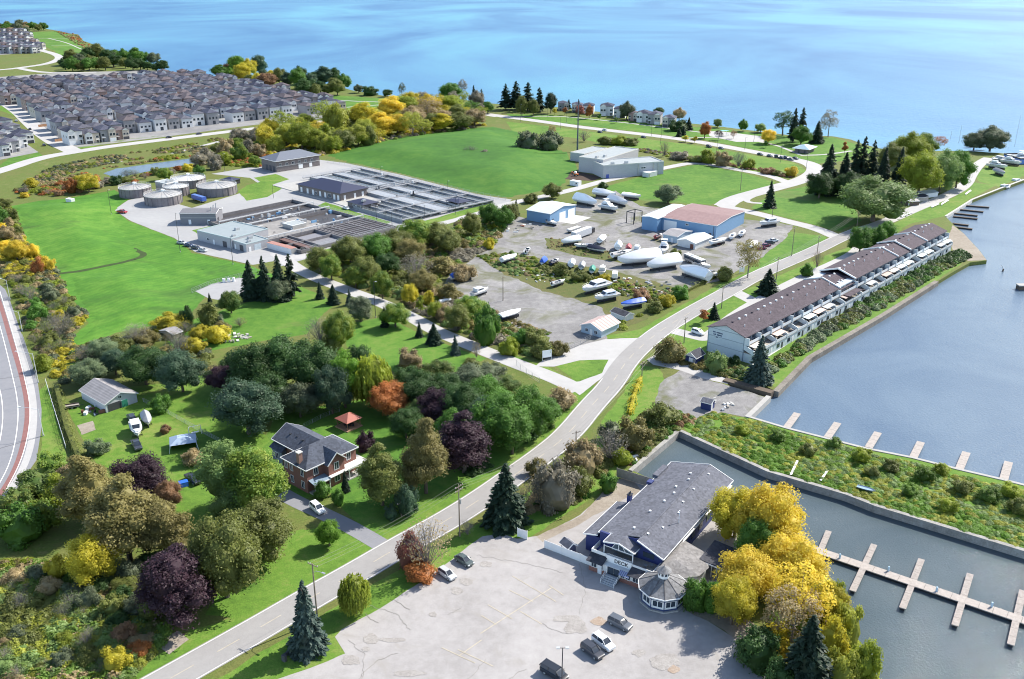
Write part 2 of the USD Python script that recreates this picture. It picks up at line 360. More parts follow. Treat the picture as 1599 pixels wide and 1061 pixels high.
far_road,_=ribbon([(-100,113),(0,110),(40,105),(75,100),(95,92),(88,85),(60,78),(58,72)],11)
far_road2,_=ribbon([(30,107),(60,113),(95,114),(150,113)],9)
pond_path,_=ribbon([(45,292),(70,280),(110,268),(150,258),(190,252)],3.5)
pond_path2,_=ribbon([(270,240),(300,232),(340,222),(372,214)],4)

# broad grass
lawn('mown_field',[(18,322),(60,314),(100,311),(180,297),(200,312),(178,328),(200,345),(270,372),(300,395),(390,415),(430,430),(440,450),(330,452),(300,488),(240,508),(180,520),(130,545),(106,550),(112,528),(138,505),(130,490),(100,450),(92,425),(60,400),(35,370)],FIELD)
lawn('back_lawn',[(255,515),(300,500),(400,468),(468,447),(525,473),(505,490),(480,522),(400,535),(330,548),(268,550)])
lawn('back_lawn',[(545,505),(600,495),(700,540),(760,560),(720,580),(640,590),(570,565),(540,540)])
lawn('house_lawn',[(430,645),(530,630),(640,610),(760,660),(860,640),(880,660),(840,700),(760,750),(700,780),(650,800),(600,828),(575,830),(535,795),(520,770),(470,780),(400,720)])
lawn('yard_lawn',[(105,640),(140,610),(250,600),(350,575),(380,640),(420,690),(380,720),(345,760),(330,830),(280,840),(235,790),(200,745),(150,722),(130,690)],VERGE)
lawn('verge',[(180,1075),(250,1020),(300,985),(360,965),(450,905),(470,830),(530,815),(575,838),(640,800),(760,742),(860,660),(885,620),(870,600),(900,590),(940,610),(920,640),(890,680),(840,720),(770,770),(640,845),(480,945),(300,1045),(200,1095)],VERGE,H1 +.004)
lawn('verge',[(300,1085),(430,1005),(490,970),(560,925),(640,880),(720,835),(800,785),(880,730),(930,700),(940,660),(975,610),(995,570),(1030,575),(1040,600),(1020,640),(975,690),(960,745),(930,775),(830,838),(740,850),(640,930),(540,995),(540,1022),(480,1048),(380,1110)],VERGE,H1 +.004)
lawn('verge',[(620,500),(680,505),(800,555),(850,570),(900,600),(870,596),(780,566),(700,535),(640,505)],VERGE,H1 +.004)
lawn('corner_lawn',[(855,566),(905,562),(950,560),(945,580),(925,595),(900,594)],VERGE,.03)
lawn('corner_lawn',[(930,528),(1000,515),(1060,480),(1130,440),(1170,425),(1175,432),(1085,478),(1035,506),(1000,530)],VERGE)
lawn('condo_lawn',[(1025,535),(1080,495),(1160,455),(1230,425),(1300,395),(1330,385),(1340,395),(1260,430),(1180,470),(1110,520),(1100,560),(1030,560)],VERGE)
lawn('bank_grass',[(1165,575),(1300,495),(1470,395),(1512,405),(1460,440),(1378,492),(1302,536),(1264,558),(1213,606),(1175,590)],VERGE)
lawn('harbour_lawn',[(1375,360),(1430,332),(1490,308),(1522,285),(1555,290),(1515,311),(1475,338),(1420,350),(1385,375)],VERGE)
lawn('harbour_lawn',[(1522,270),(1545,258),(1600,262),(1610,270),(1560,292),(1528,284)],VERGE)
lawn('yard_corner_lawn',[(1150,440),(1190,402),(1235,362),(1290,370),(1280,388),(1220,410),(1170,432)])
lawn('park_lawn',[(1172,325),(1205,302),(1265,290),(1320,300),(1345,345),(1310,362),(1240,343),(1195,332)])
lawn('small_field',[(945,292),(1030,268),(1090,257),(1160,270),(1212,285),(1200,294),(1145,309),(1110,320),(1010,315),(960,305)])
lawn('lakeside_park',[(790,178),(860,180),(960,188),(1050,197),(1110,200),(1230,213),(1300,215),(1340,226),(1372,235),(1330,250),(1270,257),(1240,246),(1100,219),(1030,210),(900,195),(800,185)])
lawn('road_strip',[(790,190),(860,198),(960,211),(1100,229),(1240,254),(1262,268),(1215,280),(1150,263),(1080,250),(1000,236),(900,216),(800,205)],VERGE)
lawn('far_park',[(36,51),(90,49),(110,55),(128,66),(145,80),(120,96),(100,96),(85,80),(60,68)])
lawn('shore_park',[(440,152),(480,147),(540,150),(620,156),(700,160),(690,166),(600,170),(560,176),(520,165),(480,160)])
lawn('corner_green',[(0,258),(25,240),(60,238),(68,244),(0,262)])
lawn('corner_green',[(65,208),(80,205),(105,225),(160,230),(110,233),(88,228)],VERGE)
lawn('street_green',[(-20,165),(30,165),(55,183),(62,200),(45,190)],VERGE)
lawn('verge',[(59,612),(72,598),(100,690),(108,740),(70,745),(60,720),(66,680)],VERGE)
for q in ([(385,290),(410,283),(440,295),(418,308),(385,314),(372,300)],[(395,278),(430,272),(452,280),(420,291)],[(508,316),(560,333),(610,347),(600,352),(530,334),(495,322)],[(300,360),(335,352),(350,372),(322,372)],[(640,352),(700,335),(760,318),(775,322),(700,344),(640,358)],[(478,398),(500,392),(640,357),(640,363),(520,396),(480,404)]):
    lawn('plant_lawn',q,VERGE,.03)
lawn('rough_grass',[(745,400),(800,395),(850,405),(960,425),(1060,450),(1010,500),(960,520),(940,480),(850,455),(790,430)],ROUGHG,.022,.8)
lawn('rough_grass',[(852,372),(880,374),(960,395),(1000,402),(980,412),(900,400),(855,388)],ROUGHG,.022,.5)
lawn('rough_grass',[(480,400),(620,370),(720,350),(800,320),(820,345),(780,395),(720,420),(690,460),(760,490),(860,530),(840,560),(760,545),(640,490),(560,455)],ROUGHG,.004,.5)
lawn('rough_grass',[(960,690),(1030,640),(1090,650),(1060,668),(985,730)],ROUGHG,.004,.5)

lawn('verge',[(370,965),(440,930),(505,890),(475,825),(420,840),(360,890),(320,960)],VERGE,H1 +.004)
sheet('swale',wander(ribbon([(90,428),(130,423),(165,416),(230,401),(212,390),(190,380),(150,367),(112,354)],2.6)[0],.5,4),.03,patchy('swale_grass',[(.3,(.03,.055,.016)),(.7,(.06,.085,.025))],.1,.6,fine=3,finev=.3))
# mounds and swales: real relief
def relief(name,px,hfun,m,step=3.0,kind='structure'):
    p=PP(px,0,.5,3); b=p.bounds
    xs=np.arange(b[0] -step,b[2] +2*step,step); ys=np.arange(b[1] -step,b[3] +2*step,step)
    X,Y=np.meshgrid(xs,ys); pts=shapely.points(X,Y)
    d=np.where(shapely.contains(p,pts),shapely.distance(p.exterior,pts),-shapely.distance(p.exterior,pts))
    Z=np.where(d > 0,hfun(X,Y,d),d*.4) +.012
    n,k=X.shape; i=np.arange(n*k).reshape(n,k)
    q=np.stack([i[:-1,:-1],i[:-1,1:],i[1:,1:],i[1:,:-1]],-1).reshape(-1,4)
    q=q[(d.ravel()[q] > -step*1.1).any(1)]
    V=np.column_stack([X.ravel(),Y.ravel(),Z.ravel()])
    return single(name,MB().add(V,q),m,kind=kind,smooth=True)
def sm(t): t=np.clip(t,0,1); return t*t*(3 -2*t)
def big_mound(X,Y,d):
    q=np.stack([X*.012,Y*.012,X*0],-1)
    return 4.6*sm(d/42) +1.6*sm(d/20)*(meshkit.fbm(q,3,5) -.5)*2
def swell(X,Y,d): return 1.9*sm(d/22) +1.0*sm(d/10)*(meshkit.fbm(np.stack([X*.03,Y*.03,X*0],-1),3,8) -.5)
relief('field_swell',[(108,432),(160,425),(232,408),(262,425),(318,470),(292,488),(240,505),(180,516),(135,538),(118,540),(140,505),(134,488),(112,455)],swell,FIELD)
relief('field_swell',[(22,324),(100,314),(175,302),(190,318),(180,345),(225,392),(165,410),(100,422),(66,398),(40,366)],swell,FIELD)
relief('grass_mound',[(506,243),(560,228),(640,212),(740,200),(772,198),(815,207),(850,225),(885,238),(905,262),(880,290),(830,302),(790,310),(745,303),(620,271),(540,254)],big_mound,MOUND)

# hard surfaces
sheet('plant_pavement',PP([(178,328),(200,313),(232,306),(300,325),(372,303),(412,292),(390,278),(330,272),(400,260),(500,250),(540,255),(620,272),(745,304),(800,312),(780,326),(690,352),(620,372),(520,396),(480,404),(440,416),(428,408),(395,414),(340,402),(305,394),(272,372),(205,346)],0,.15),.014,PAVE)
sheet('tank_yard',PP([(305,455),(330,444),(372,434),(400,438),(390,452),(350,470),(325,466)],0,.1),.014,PAVE)
sheet('boat_yard_gravel',PP([(742,402),(770,378),(800,335),(850,350),(895,322),(960,298),(1000,322),(1180,345),(1240,352),(1228,372),(1190,402),(1150,425),(1120,440),(1060,452),(1005,460),(985,485),(950,505),(945,530),(1000,528),(975,560),(950,560),(900,563),(855,566),(845,556),(860,528),(800,508),(745,488),(715,470),(690,452),(705,428)],0,.7),.014,GRAVEL)
sheet('parking_lot',PP([(380,1105),(433,1061),(485,1044),(538,1021),(523,995),(533,983),(579,959),(620,933),(655,910),(706,874),(753,838),(783,834),(806,842),(845,836),(905,804),(935,780),(958,752),(990,740),(1030,765),(1060,790),(1150,830),(1150,955),(1090,962),(1130,985),(1165,1010),(1200,1056),(1235,1110),(1300,1250),(200,1250)],0,.25),.016,LOT)
sheet('dirt_strip',PP([(1068,953),(1132,984),(1200,1055),(1240,1110),(1290,1110),(1240,1040),(1190,985),(1130,940)],0,.4),.021,DIRT)
sheet('dirt_strip',PP([(835,838),(910,803),(958,752),(985,742),(1000,765),(940,800),(880,830),(845,846)],0,.4),.021,DIRT)
sheet('gravel_patch',PP([(1030,600),(1060,578),(1110,595),(1150,606),(1199,622),(1168,652),(1125,645),(1085,660),(1050,650),(1020,642)],0,.5),.014,GRAVEL)
sheet('boat_ramp_drive',PP([(1010,562),(1030,550),(1070,568),(1140,592),(1136,600),(1100,592),(1060,578),(1020,570)],0,.1),.02,PALEROAD)
sheet('spit_grass',PP([(1060,662),(1115,648),(1170,653),(1228,671),(1353,703),(1424,717),(1495,735),(1564,751),(1790,806),(1790,915),(1599,859),(1368,789),(1322,771),(1199,735),(1075,676)],0,.2).intersection(land.buffer(-.3)),.01,VERGE)
sheet('sand_spit',PP([(1488,352),(1505,365),(1530,392),(1540,406),(1512,408),(1490,395),(1480,370)],0,.3).intersection(land),.012,DIRT)
sheet('splash_pad',PP([(1105,205),(1130,206),(1195,214),(1195,222),(1150,222),(1108,213)]),.02,PALEROAD)
sheet('mud_pit',PP([(833,268),(845,261),(870,263),(910,270),(940,277),(925,283),(890,281),(850,274)],0,.4),.03,MUD)
sheet('garden_bed',PP([(120,665),(145,658),(150,672),(128,680)],0,.2),.02,DIRT)
sheet('gravel_patch',PP([(240,1005),(280,985),(296,998),(262,1022)],0,.3),.024,DIRT)
sheet('driveway',ribbon([(400,745),(430,765),(465,785),(500,800),(545,822),(580,842),(610,860)],4.2)[0],.02,WASPH)
sheet('condo_drive',ribbon([(1045,515),(1080,524),(1105,530),(1150,490),(1240,440),(1330,400),(1345,385)],5.5)[0],.018,PALEROAD)
sheet('condo_drive',ribbon([(1145,455),(1175,470),(1190,478)],6)[0],.019,PALEROAD)
sheet('condo_walk',ribbon([(1175,570),(1300,490),(1480,388)],1.6)[0],.022,CONCL)
for n,p,z,m in (('gravel_road',gravel_road,.02,PALEROAD),('side_road',side_road,.024,PALEROAD),('plant_road',plant_road,.022,PALEROAD),('lake_road',lake_road,.02,PALEROAD),('cross_road',cross_road,.026,PALEROAD),('road',road,.034,ASPH),('lane',lane,.02,PALEROAD),('town_road',town_road,.02,PALEROAD),('town_road',town_road2,.024,PALEROAD),('far_road',far_road,.02,PALEROAD),('far_road',far_road2,.024,PALEROAD),('path',pond_path,.02,PALEROAD),('path',pond_path2,.02,PALEROAD)):
    sheet(n,p,z,m)
apron=PP([(835,572),(862,556),(905,540),(945,530),(1000,528),(985,548),(962,572),(925,602),(905,618),(880,600),(905,596),(940,583),(950,562),(905,563),(865,573)],0,.2)
sheet('road_apron',apron,.029,PALEROAD)
for k,px in enumerate(([(800,183),(870,181),(960,190),(1040,200),(1110,209)],[(1060,217),(1110,214),(1200,222),(1250,242)],[(1250,243),(1290,242),(1330,236)],[(455,150),(520,157),(600,160)],[(75,60),(105,67),(128,78),(150,83)],[(540,168),(600,163),(690,168)],[(60,60),(120,60)],[(80,72),(128,72)])):
    sheet('path',ribbon(px,2.6)[0],.026,PALEROAD)
# town: one paved sheet under the houses, its lots green
sheet('town_streets',PP([(120,231),(250,215),(400,195),(545,182),(500,158),(440,145),(400,132),(330,121),(250,110),(160,112),(90,114),(-60,125),(-60,160),(30,168),(62,195),(85,214)]),.012,patchy('street_ground',[(.3,(.15,.15,.16)),(.55,(.27,.265,.26)),(.68,(.09,.14,.04))],.02,.1,fine=2,finev=.15))
sheet('town_streets',PP([(-60,88),(0,86),(60,82),(62,68),(38,48),(-60,46)]),.012,LOOK['street_ground'])
sheet('town_streets',PP([(-60,255),(0,250),(60,238),(20,210),(-60,190)]),.012,LOOK['street_ground'])
sheet('pond',PP([(163,271),(180,264),(260,253),(330,243),(356,238),(364,243),(305,255),(225,269),(182,278)],0,.8),.02,HARB)
sheet('sand_bar',PP([(325,246),(350,240),(358,246),(330,251)],0,.4),.03,DIRT)
# west road with its red lane
wr=PP([(-260,380),(-30,420),(8,452),(14,465),(31,514),(59,597),(65,640),(64,674),(57,719),(35,751),(7,792),(-60,850),(-300,900)])
sheet('west_road',wr,.02,WASPH)
def curve(px,w): return ribbon(px,w)[0]
RED=plain('red_lane_paint',(.22,.1,.09),.8,.15,.8)
MARK=plain('road_marking',(.7,.69,.66),.7,.12,2)
YELLOWP=plain('yellow_marking',(.44,.385,.29),.8,.3,1.2)
sheet('sidewalk',curve([(8,470),(24,520),(46,590),(54,640),(50,690),(38,730),(10,775),(-30,810)],1.7),.026,PALEROAD)
sheet('cycle_lane',curve([(-12,440),(3,482),(17,531),(35,590),(44,635),(41,676),(28,726),(3,771),(-30,805)],1.35),.03,RED)
for px in ([(-10,475),(3,520),(17,576),(29,630),(27,676),(16,724),(-6,765)],[(-5,440),(10,488),(24,535),(39,592),(48,635),(45,677),(32,724),(8,768)],[(-10,590),(0,606),(5,640),(3,676),(-8,720)]):
    sheet('lane_line',curve(px,.22),.034,MARK)
for px in ([(-40,512),(35,498)],[(-40,596),(58,586)],[(-40,712),(66,682)]):
    sheet('road_joint',curve(px,.16),.035,plain('tar',(.06,.06,.065),.8))
# main road markings
def offset_line(L,d,w,a=0.0,b=1.0):
    s=shapely.ops.substring(L,a,b,normalized=True) if (a,b) != (0.0,1.0) else L
    return s.offset_curve(d).buffer(w/2,cap_style='flat')
import shapely.ops
clear=apron.union(side_road).buffer(.3)
sheet('edge_line',offset_line(road_line,3.45,.16).difference(clear),.04,MARK)
sheet('edge_line',offset_line(road_line,-3.45,.16),.04,MARK)
L0=road_line.length
for k in range(int(L0/9)):
    sheet('centre_dash',offset_line(road_line,0,.14,(k*9 +1)/L0,(k*9 +5.5)/L0),.04,YELLOWP)
# faded parking lines, cracks and stains of the lot
for a,b in (((750,990),(862,918)),((795,922),(832,940)),((762,945),(800,967)),((812,955),(846,975)),((752,962),(775,976)),((858,915),(880,930)),((718,1024),(752,1000)),((715,1015),(770,1041)),((690,1012),(742,1036)),((800,900),(868,940))):
    sheet('parking_line',LineString([G(*a),G(*b)]).buffer(.08,cap_style='flat'),.022,YELLOWP)
TAR=plain('crack_dirt',(.22,.205,.185),.9,.3,2)
def crack(px,w,seed):
    c=np.array(LineString([G(*q) for q in px]).segmentize(.5).coords)
    c=c +(np.column_stack([meshkit.fbm(np.column_stack([c*.9,c[:,:1]*0 +seed]),3),meshkit.fbm(np.column_stack([c*.9 +31,c[:,:1]*0 +seed]),3)]) -.5)*1.0
    return LineString(c).buffer(w)
for k,(px,w) in enumerate((([(745,868),(790,875),(840,885),(880,895)],.05),([(560,1061),(585,1035),(620,1020)],.07),([(640,985),(620,960),(575,945)],.06),([(615,938),(640,952)],.09),([(570,960),(590,972)],.09),([(845,975),(870,985),(885,990)],.06),([(905,880),(915,920),(905,960)],.04),([(760,1030),(730,1061)],.05),([(545,1000),(570,1022),(565,1061)],.05),([(700,960),(720,950)],.05),([(820,1045),(795,1061)],.06))):
    sheet('crack',crack(px,w*.6,k),.023,TAR)
def blot(cx,cy,w,h,seed):
    a=np.linspace(0,2*math.pi,40,endpoint=False)
    r=.55 +.9*meshkit.fbm(np.column_stack([np.cos(a)*1.6,np.sin(a)*1.6,a*0 +seed]),3,seed)
    return Polygon([tuple(G(cx +w/2*q*math.cos(t),cy +h/2*q*math.sin(t))) for t,q in zip(a,r)]).buffer(0)
STAIN=patchy('damp_stain',[(.3,(.24,.22,.205)),(.7,(.37,.35,.33))],.4,1.5,fine=6,finev=.3)
RUST=patchy('rust_stain',[(.3,(.26,.18,.12)),(.7,(.38,.32,.27))],.4,1.5,fine=6,finev=.3)
for k,(x,y,w,h,m) in enumerate(((728,909,22,11,STAIN),(714,923,20,12,STAIN),(760,882,18,9,STAIN),(900,978,34,24,STAIN),(884,967,40,10,STAIN),(935,971,24,12,RUST),(580,998,26,18,STAIN),(612,1000,40,7,STAIN),(548,1030,30,16,STAIN),(572,1014,12,8,STAIN),(1035,1034,46,26,STAIN),(998,1020,22,12,STAIN),(1052,1046,20,12,RUST),(676,960,12,8,STAIN),(640,1052,50,10,STAIN))):
    sheet('stain',blot(x,y,w,h,k +2),.0222,m)

# quay walls along the water
def wall(name,px,w,z0,z1,m,label,cat,inset=0.0):
    return single(name,MB().poly(LineString([tuple(G(*q)) for q in px]).buffer(w/2,cap_style='square',join_style='mitre'),z0,z1),m,label,cat)
wall('basin_wall',[(986,735),(1060,673),(1199,737),(1322,773),(1368,791),(1599,861),(1790,918)],1.1,-3,.35,patchy('quay_concrete',[(.3,(.17,.16,.145)),(.5,(.3,.29,.27)),(.7,(.42,.41,.385))],.12,.9,fine=3,finev=.25),'long grey concrete quay wall around the basin behind the blue restaurant','quay wall')
wall('spit_wall',[(1168,651),(1228,669),(1353,701),(1424,715),(1495,733),(1564,749),(1599,758),(1790,803)],.9,-3,.15,CONC,'low pale seawall along the harbour side of the weedy spit','quay wall')
wall('timber_wall',[(1213,611),(1264,559),(1302,537),(1378,493),(1461,441)],1.7,-3,.3,patchy('old_timber',[(.3,(.1,.085,.07)),(.5,(.2,.18,.155)),(.7,(.3,.275,.245))],.15,1.2,fine=4,finev=.3),'weathered timber walkway wall below the shrubs beside the long row building','quay wall')
wall('slip_wall',[(1137,596),(1200,613)],2.4,-3,.5,WOODD,'dark timber crib wall at the head of the boat slip','quay wall')
wall('slip_wall',[(1199,621),(1168,651)],1.4,-3,.25,CONC,'short concrete wall at the gravel landing by the blue hut','quay wall')
wall('sea_wall',[(1477,338),(1518,312),(1561,295),(1599,281)],.9,-3,.25,CONCL,'pale concrete seawall below the strip lawn with the far finger docks','quay wall')
# ---------------------------------------------------------------- buildings
class Bld(Thing):
    """A building from three corners seen in the photograph: A nearest, B and C its neighbours (at height z)."""
    def __init__(s,name,label,cat,A,B,C,z=0.0,inset=0.0,group=None,into=None):
        a,b,c=G(*A,z),G(*B,z),G(*C,z)
        u,v=b -a,c -a; lu,lv=np.linalg.norm(u),np.linalg.norm(v)
        cross=u[0]*v[1] -u[1]*v[0]
        s.ab='x' if cross > 0 else 'y'
        if cross < 0: u,v,lu,lv=v,u,lv,lu
        au=math.atan2(u[1],u[0]); av=math.atan2(v[1],v[0]) -math.pi/2
        d=(av -au +math.pi) % (2*math.pi) -math.pi
        s.ang=au +d*lv/(lu +lv)
        s.LX,s.LY=lu -2*inset,lv -2*inset
        ex,ey=np.array([math.cos(s.ang),math.sin(s.ang)]),np.array([-math.sin(s.ang),math.cos(s.ang)])
        s.at=a +(ex +ey)*inset
        if into: s.into,s.path=into,into.path
        else: super().__init__(name,label,cat,s.at,0,s.ang,group)
    def face(s,f):
        f={'ab': s.ab,'ac': 'y' if s.ab == 'x' else 'x'}.get(f,f)
        return {'x': ((0,0),(1,0),(0,-1),s.LX),'y': ((0,0),(0,1),(-1,0),s.LY),'x2': ((0,s.LY),(1,0),(0,1),s.LX),'y2': ((s.LX,0),(0,1),(1,0),s.LY)}[f]
    def walls(s,h,m,z0=-.3,name='wall'):
        s.h=h
        return s.part(name,MB().box(0,s.LX,0,s.LY,z0,h),m)
    def plate(s,f,u,z,w,h,t0,t1,fr=None):
        """A block on a face: u along it from A, from t0 to t1 out of the wall."""
        o,du,n,L=fr or s.face(f)
        x0,y0=o[0] +du[0]*u +n[0]*t0,o[1] +du[1]*u +n[1]*t0
        x1,y1=o[0] +du[0]*(u +w) +n[0]*t1,o[1] +du[1]*(u +w) +n[1]*t1
        return MB().box(x0,x1,y0,y1,z,z +h)
    def window(s,f,u,z,w,h,frame=None,bars=1,fr=None):
        mb=MB(); frame=frame or TRIM; t=.1
        for (a,b,c,d) in ((u -t,z -t,w +2*t,t),(u -t,z +h,w +2*t,t),(u -t,z,t,h),(u +w,z,t,h)):
            q=s.plate(f,a,b,c,d,-.02,.07,fr); mb.add(q.v[0],q.f[0])
        for k in range(1,bars +1):
            q=s.plate(f,u +w*k/(bars +1) -.03,z,.06,h,0,.06,fr); mb.add(q.v[0],q.f[0])
        p=s.part('window',mb,frame)
        s.part('pane',s.plate(f,u,z,w,h,-.02,.03,fr),GLASS,under=p)
    def door(s,f,u,w,h,m,name='door',z=0.0,fr=None): return s.part(name,s.plate(f,u,z,w,h,-.02,.06,fr),m)
    def gable(s,h,rise,m,axis,over=.4,wm=None,t=.18,y0=None):
        """axis = 'ab' or 'ac': the ridge runs along that face."""
        ax={'ab': s.ab,'ac': 'y' if s.ab == 'x' else 'x'}.get(axis,axis); mb=MB()
        L,W=(s.LX,s.LY) if ax == 'x' else (s.LY,s.LX)
        k=rise/(W/2); e=h -over*k
        def P(l,w,z): return (l,w,z) if ax == 'x' else (w,l,z)
        for sgn in (0,1):
            w0=-over if sgn == 0 else W +over
            q=[P(-over,w0,e),P(L +over,w0,e),P(L +over,W/2,h +rise),P(-over,W/2,h +rise)]
            if (sgn == 1) != (ax == 'y'): q=q[::-1]
            mb.slab([np.array(p) +(0,0,t) for p in q],t)
        if wm:
            for l in (0,L):
                g=MB()
                a,b,c=P(l,0,h),P(l,W,h),P(l,W/2,h +rise -.02)
                d=.12 if l == 0 else -.12
                A2,B2,C2=P(l +d,0,h),P(l +d,W,h),P(l +d,W/2,h +rise -.02)
                g.add([a,b,c,A2,B2,C2],[(0,1,2),(5,4,3),(0,3,4),(0,4,1),(1,4,5),(1,5,2),(2,5,3),(2,3,0)])
                s.part('gable_wall',g,wm)
        r=s.part('roof',mb,m)
        bd=MB()
        for l in (-over -.03,L +over +.03):
            for w0 in (-over,W +over): bd.bar(P(l,w0,e +t*.4),P(l,W/2,h +rise +t*.4),.08,.22)
        for w0 in (-over -.03,W +over +.03): bd.bar(P(-over,w0,e +.06),P(L +over,w0,e +.06),.1,.16)
        s.part('fascia',bd,TRIM,under=r)
        return r
    def hip(s,h,rise,m,over=.5,t=.15,x0=0,x1=None,y0=0,y1=None,fascia=None):
        x1=s.LX if x1 is None else x1; y1=s.LY if y1 is None else y1
        a,b,c,d=x0 -over,x1 +over,y0 -over,y1 +over; mb=MB(); e=h
        if b -a >= d -c: r=(d -c)/2; R1,R2=(a +r,(c +d)/2,e +rise),(b -r,(c +d)/2,e +rise)
        else: r=(b -a)/2; R1,R2=((a +b)/2,c +r,e +rise),((a +b)/2,d -r,e +rise)
        p=[(a,c,e),(b,c,e),(b,d,e),(a,d,e)]
        if b -a >= d -c: qs=[[p[0],p[1],R2,R1],[p[1],p[2],R2],[p[2],p[3],R1,R2],[p[3],p[0],R1]]
        else: qs=[[p[0],p[1],R1],[p[1],p[2],R2,R1],[p[2],p[3],R2],[p[3],p[0],R1,R2]]
        for q in qs: mb.ngon([np.array(z) +(0,0,t) for z in q])
        mb.box(a,b,c,d,e -.02,e +t)
        rr=s.part('roof',mb,m)
        bd=MB()
        for i in range(4):
            A,B=np.array(p[i]),np.array(p[(i +1) % 4]); bd.bar(A +(0,0,t/2),B +(0,0,t/2),.14,.2)
        s.part('fascia',bd,fascia or TRIM,under=rr)
        return rr
    def flat(s,h,m,par=.5,pm=None,t=.3):
        r=s.part('roof',MB().box(t,s.LX -t,t,s.LY -t,h,h +.06),m)
        mb=MB(); mb.box(-.04,s.LX +.04,-.04,t,h -.02,h +par); mb.box(-.04,s.LX +.04,s.LY -t,s.LY +.04,h -.02,h +par)
        mb.box(-.04,t,t,s.LY -t,h -.02,h +par); mb.box(s.LX -t,s.LX +.04,t,s.LY -t,h -.02,h +par)
        s.part('parapet',mb,pm or TRIM)
    def unit(s,x,y,z,lx=2,ly=1.4,h=1.2,m=None,name='rooftop_unit'):
        s.part(name,MB().box(x,x +lx,y,y +ly,z,z +h).box(x +.2,x +lx -.2,y +.2,y +ly -.2,z +h,z +h +.15),m or GREYM)

BRICKR=bricky('red_brick',(.2,.062,.045),(.25,.09,.065),(.2,.14,.12))
BRICKD=bricky('dark_brick',(.12,.1,.1),(.17,.145,.14),(.25,.23,.22),.4,.2)
BLOCK=bricky('grey_block',(.34,.34,.36),(.39,.39,.41),(.3,.3,.31),.4,.2)
NAVY=ribbed('navy_siding',(.022,.035,.14),.25,'z',.6,.15)
BLUEM=ribbed('blue_metal_cladding',(.16,.3,.48),.45,'x',.5,.07,noise=.1)
PALEB=ribbed('pale_blue_siding',(.42,.52,.6),.3,'z',.6,.06)
WHITES=ribbed('white_siding',(.66,.68,.68),.25,'z',.6,.06)
SHGREY=shingle('grey_shingles',(.12,.125,.15))
SHBLUE=shingle('blue_grey_shingles',(.075,.085,.11))
SHBROWN=shingle('brown_shingles',(.085,.068,.08))
SHDARK=shingle('dark_shingles',(.06,.062,.075))
TILEB=ribbed('dark_blue_metal_roof',(.03,.033,.07),.5,'x',.5,.15)
RUSTR=ribbed('rusty_metal_roof',(.255,.155,.145),.8,'x',.6,.1,c2=(.8,.74,.74))
PALER=ribbed('pale_metal_roof',(.55,.6,.62),.7,'x',.45,.05,noise=.12)
OLDR=ribbed('old_tin_roof',(.33,.31,.31),.7,'x',.6,.1,noise=.3)
FLATR=plain('flat_roof',(.3,.33,.34),.9,.1,.5)
FLATB=plain('pale_green_roof',(.25,.29,.305),.8,.08,.5)
DOORW=plain('white_door',(.7,.71,.72),.5,.05)
DOORD=plain('dark_door',(.05,.05,.06),.5)
DOORR=plain('brown_door',(.16,.06,.04),.6)

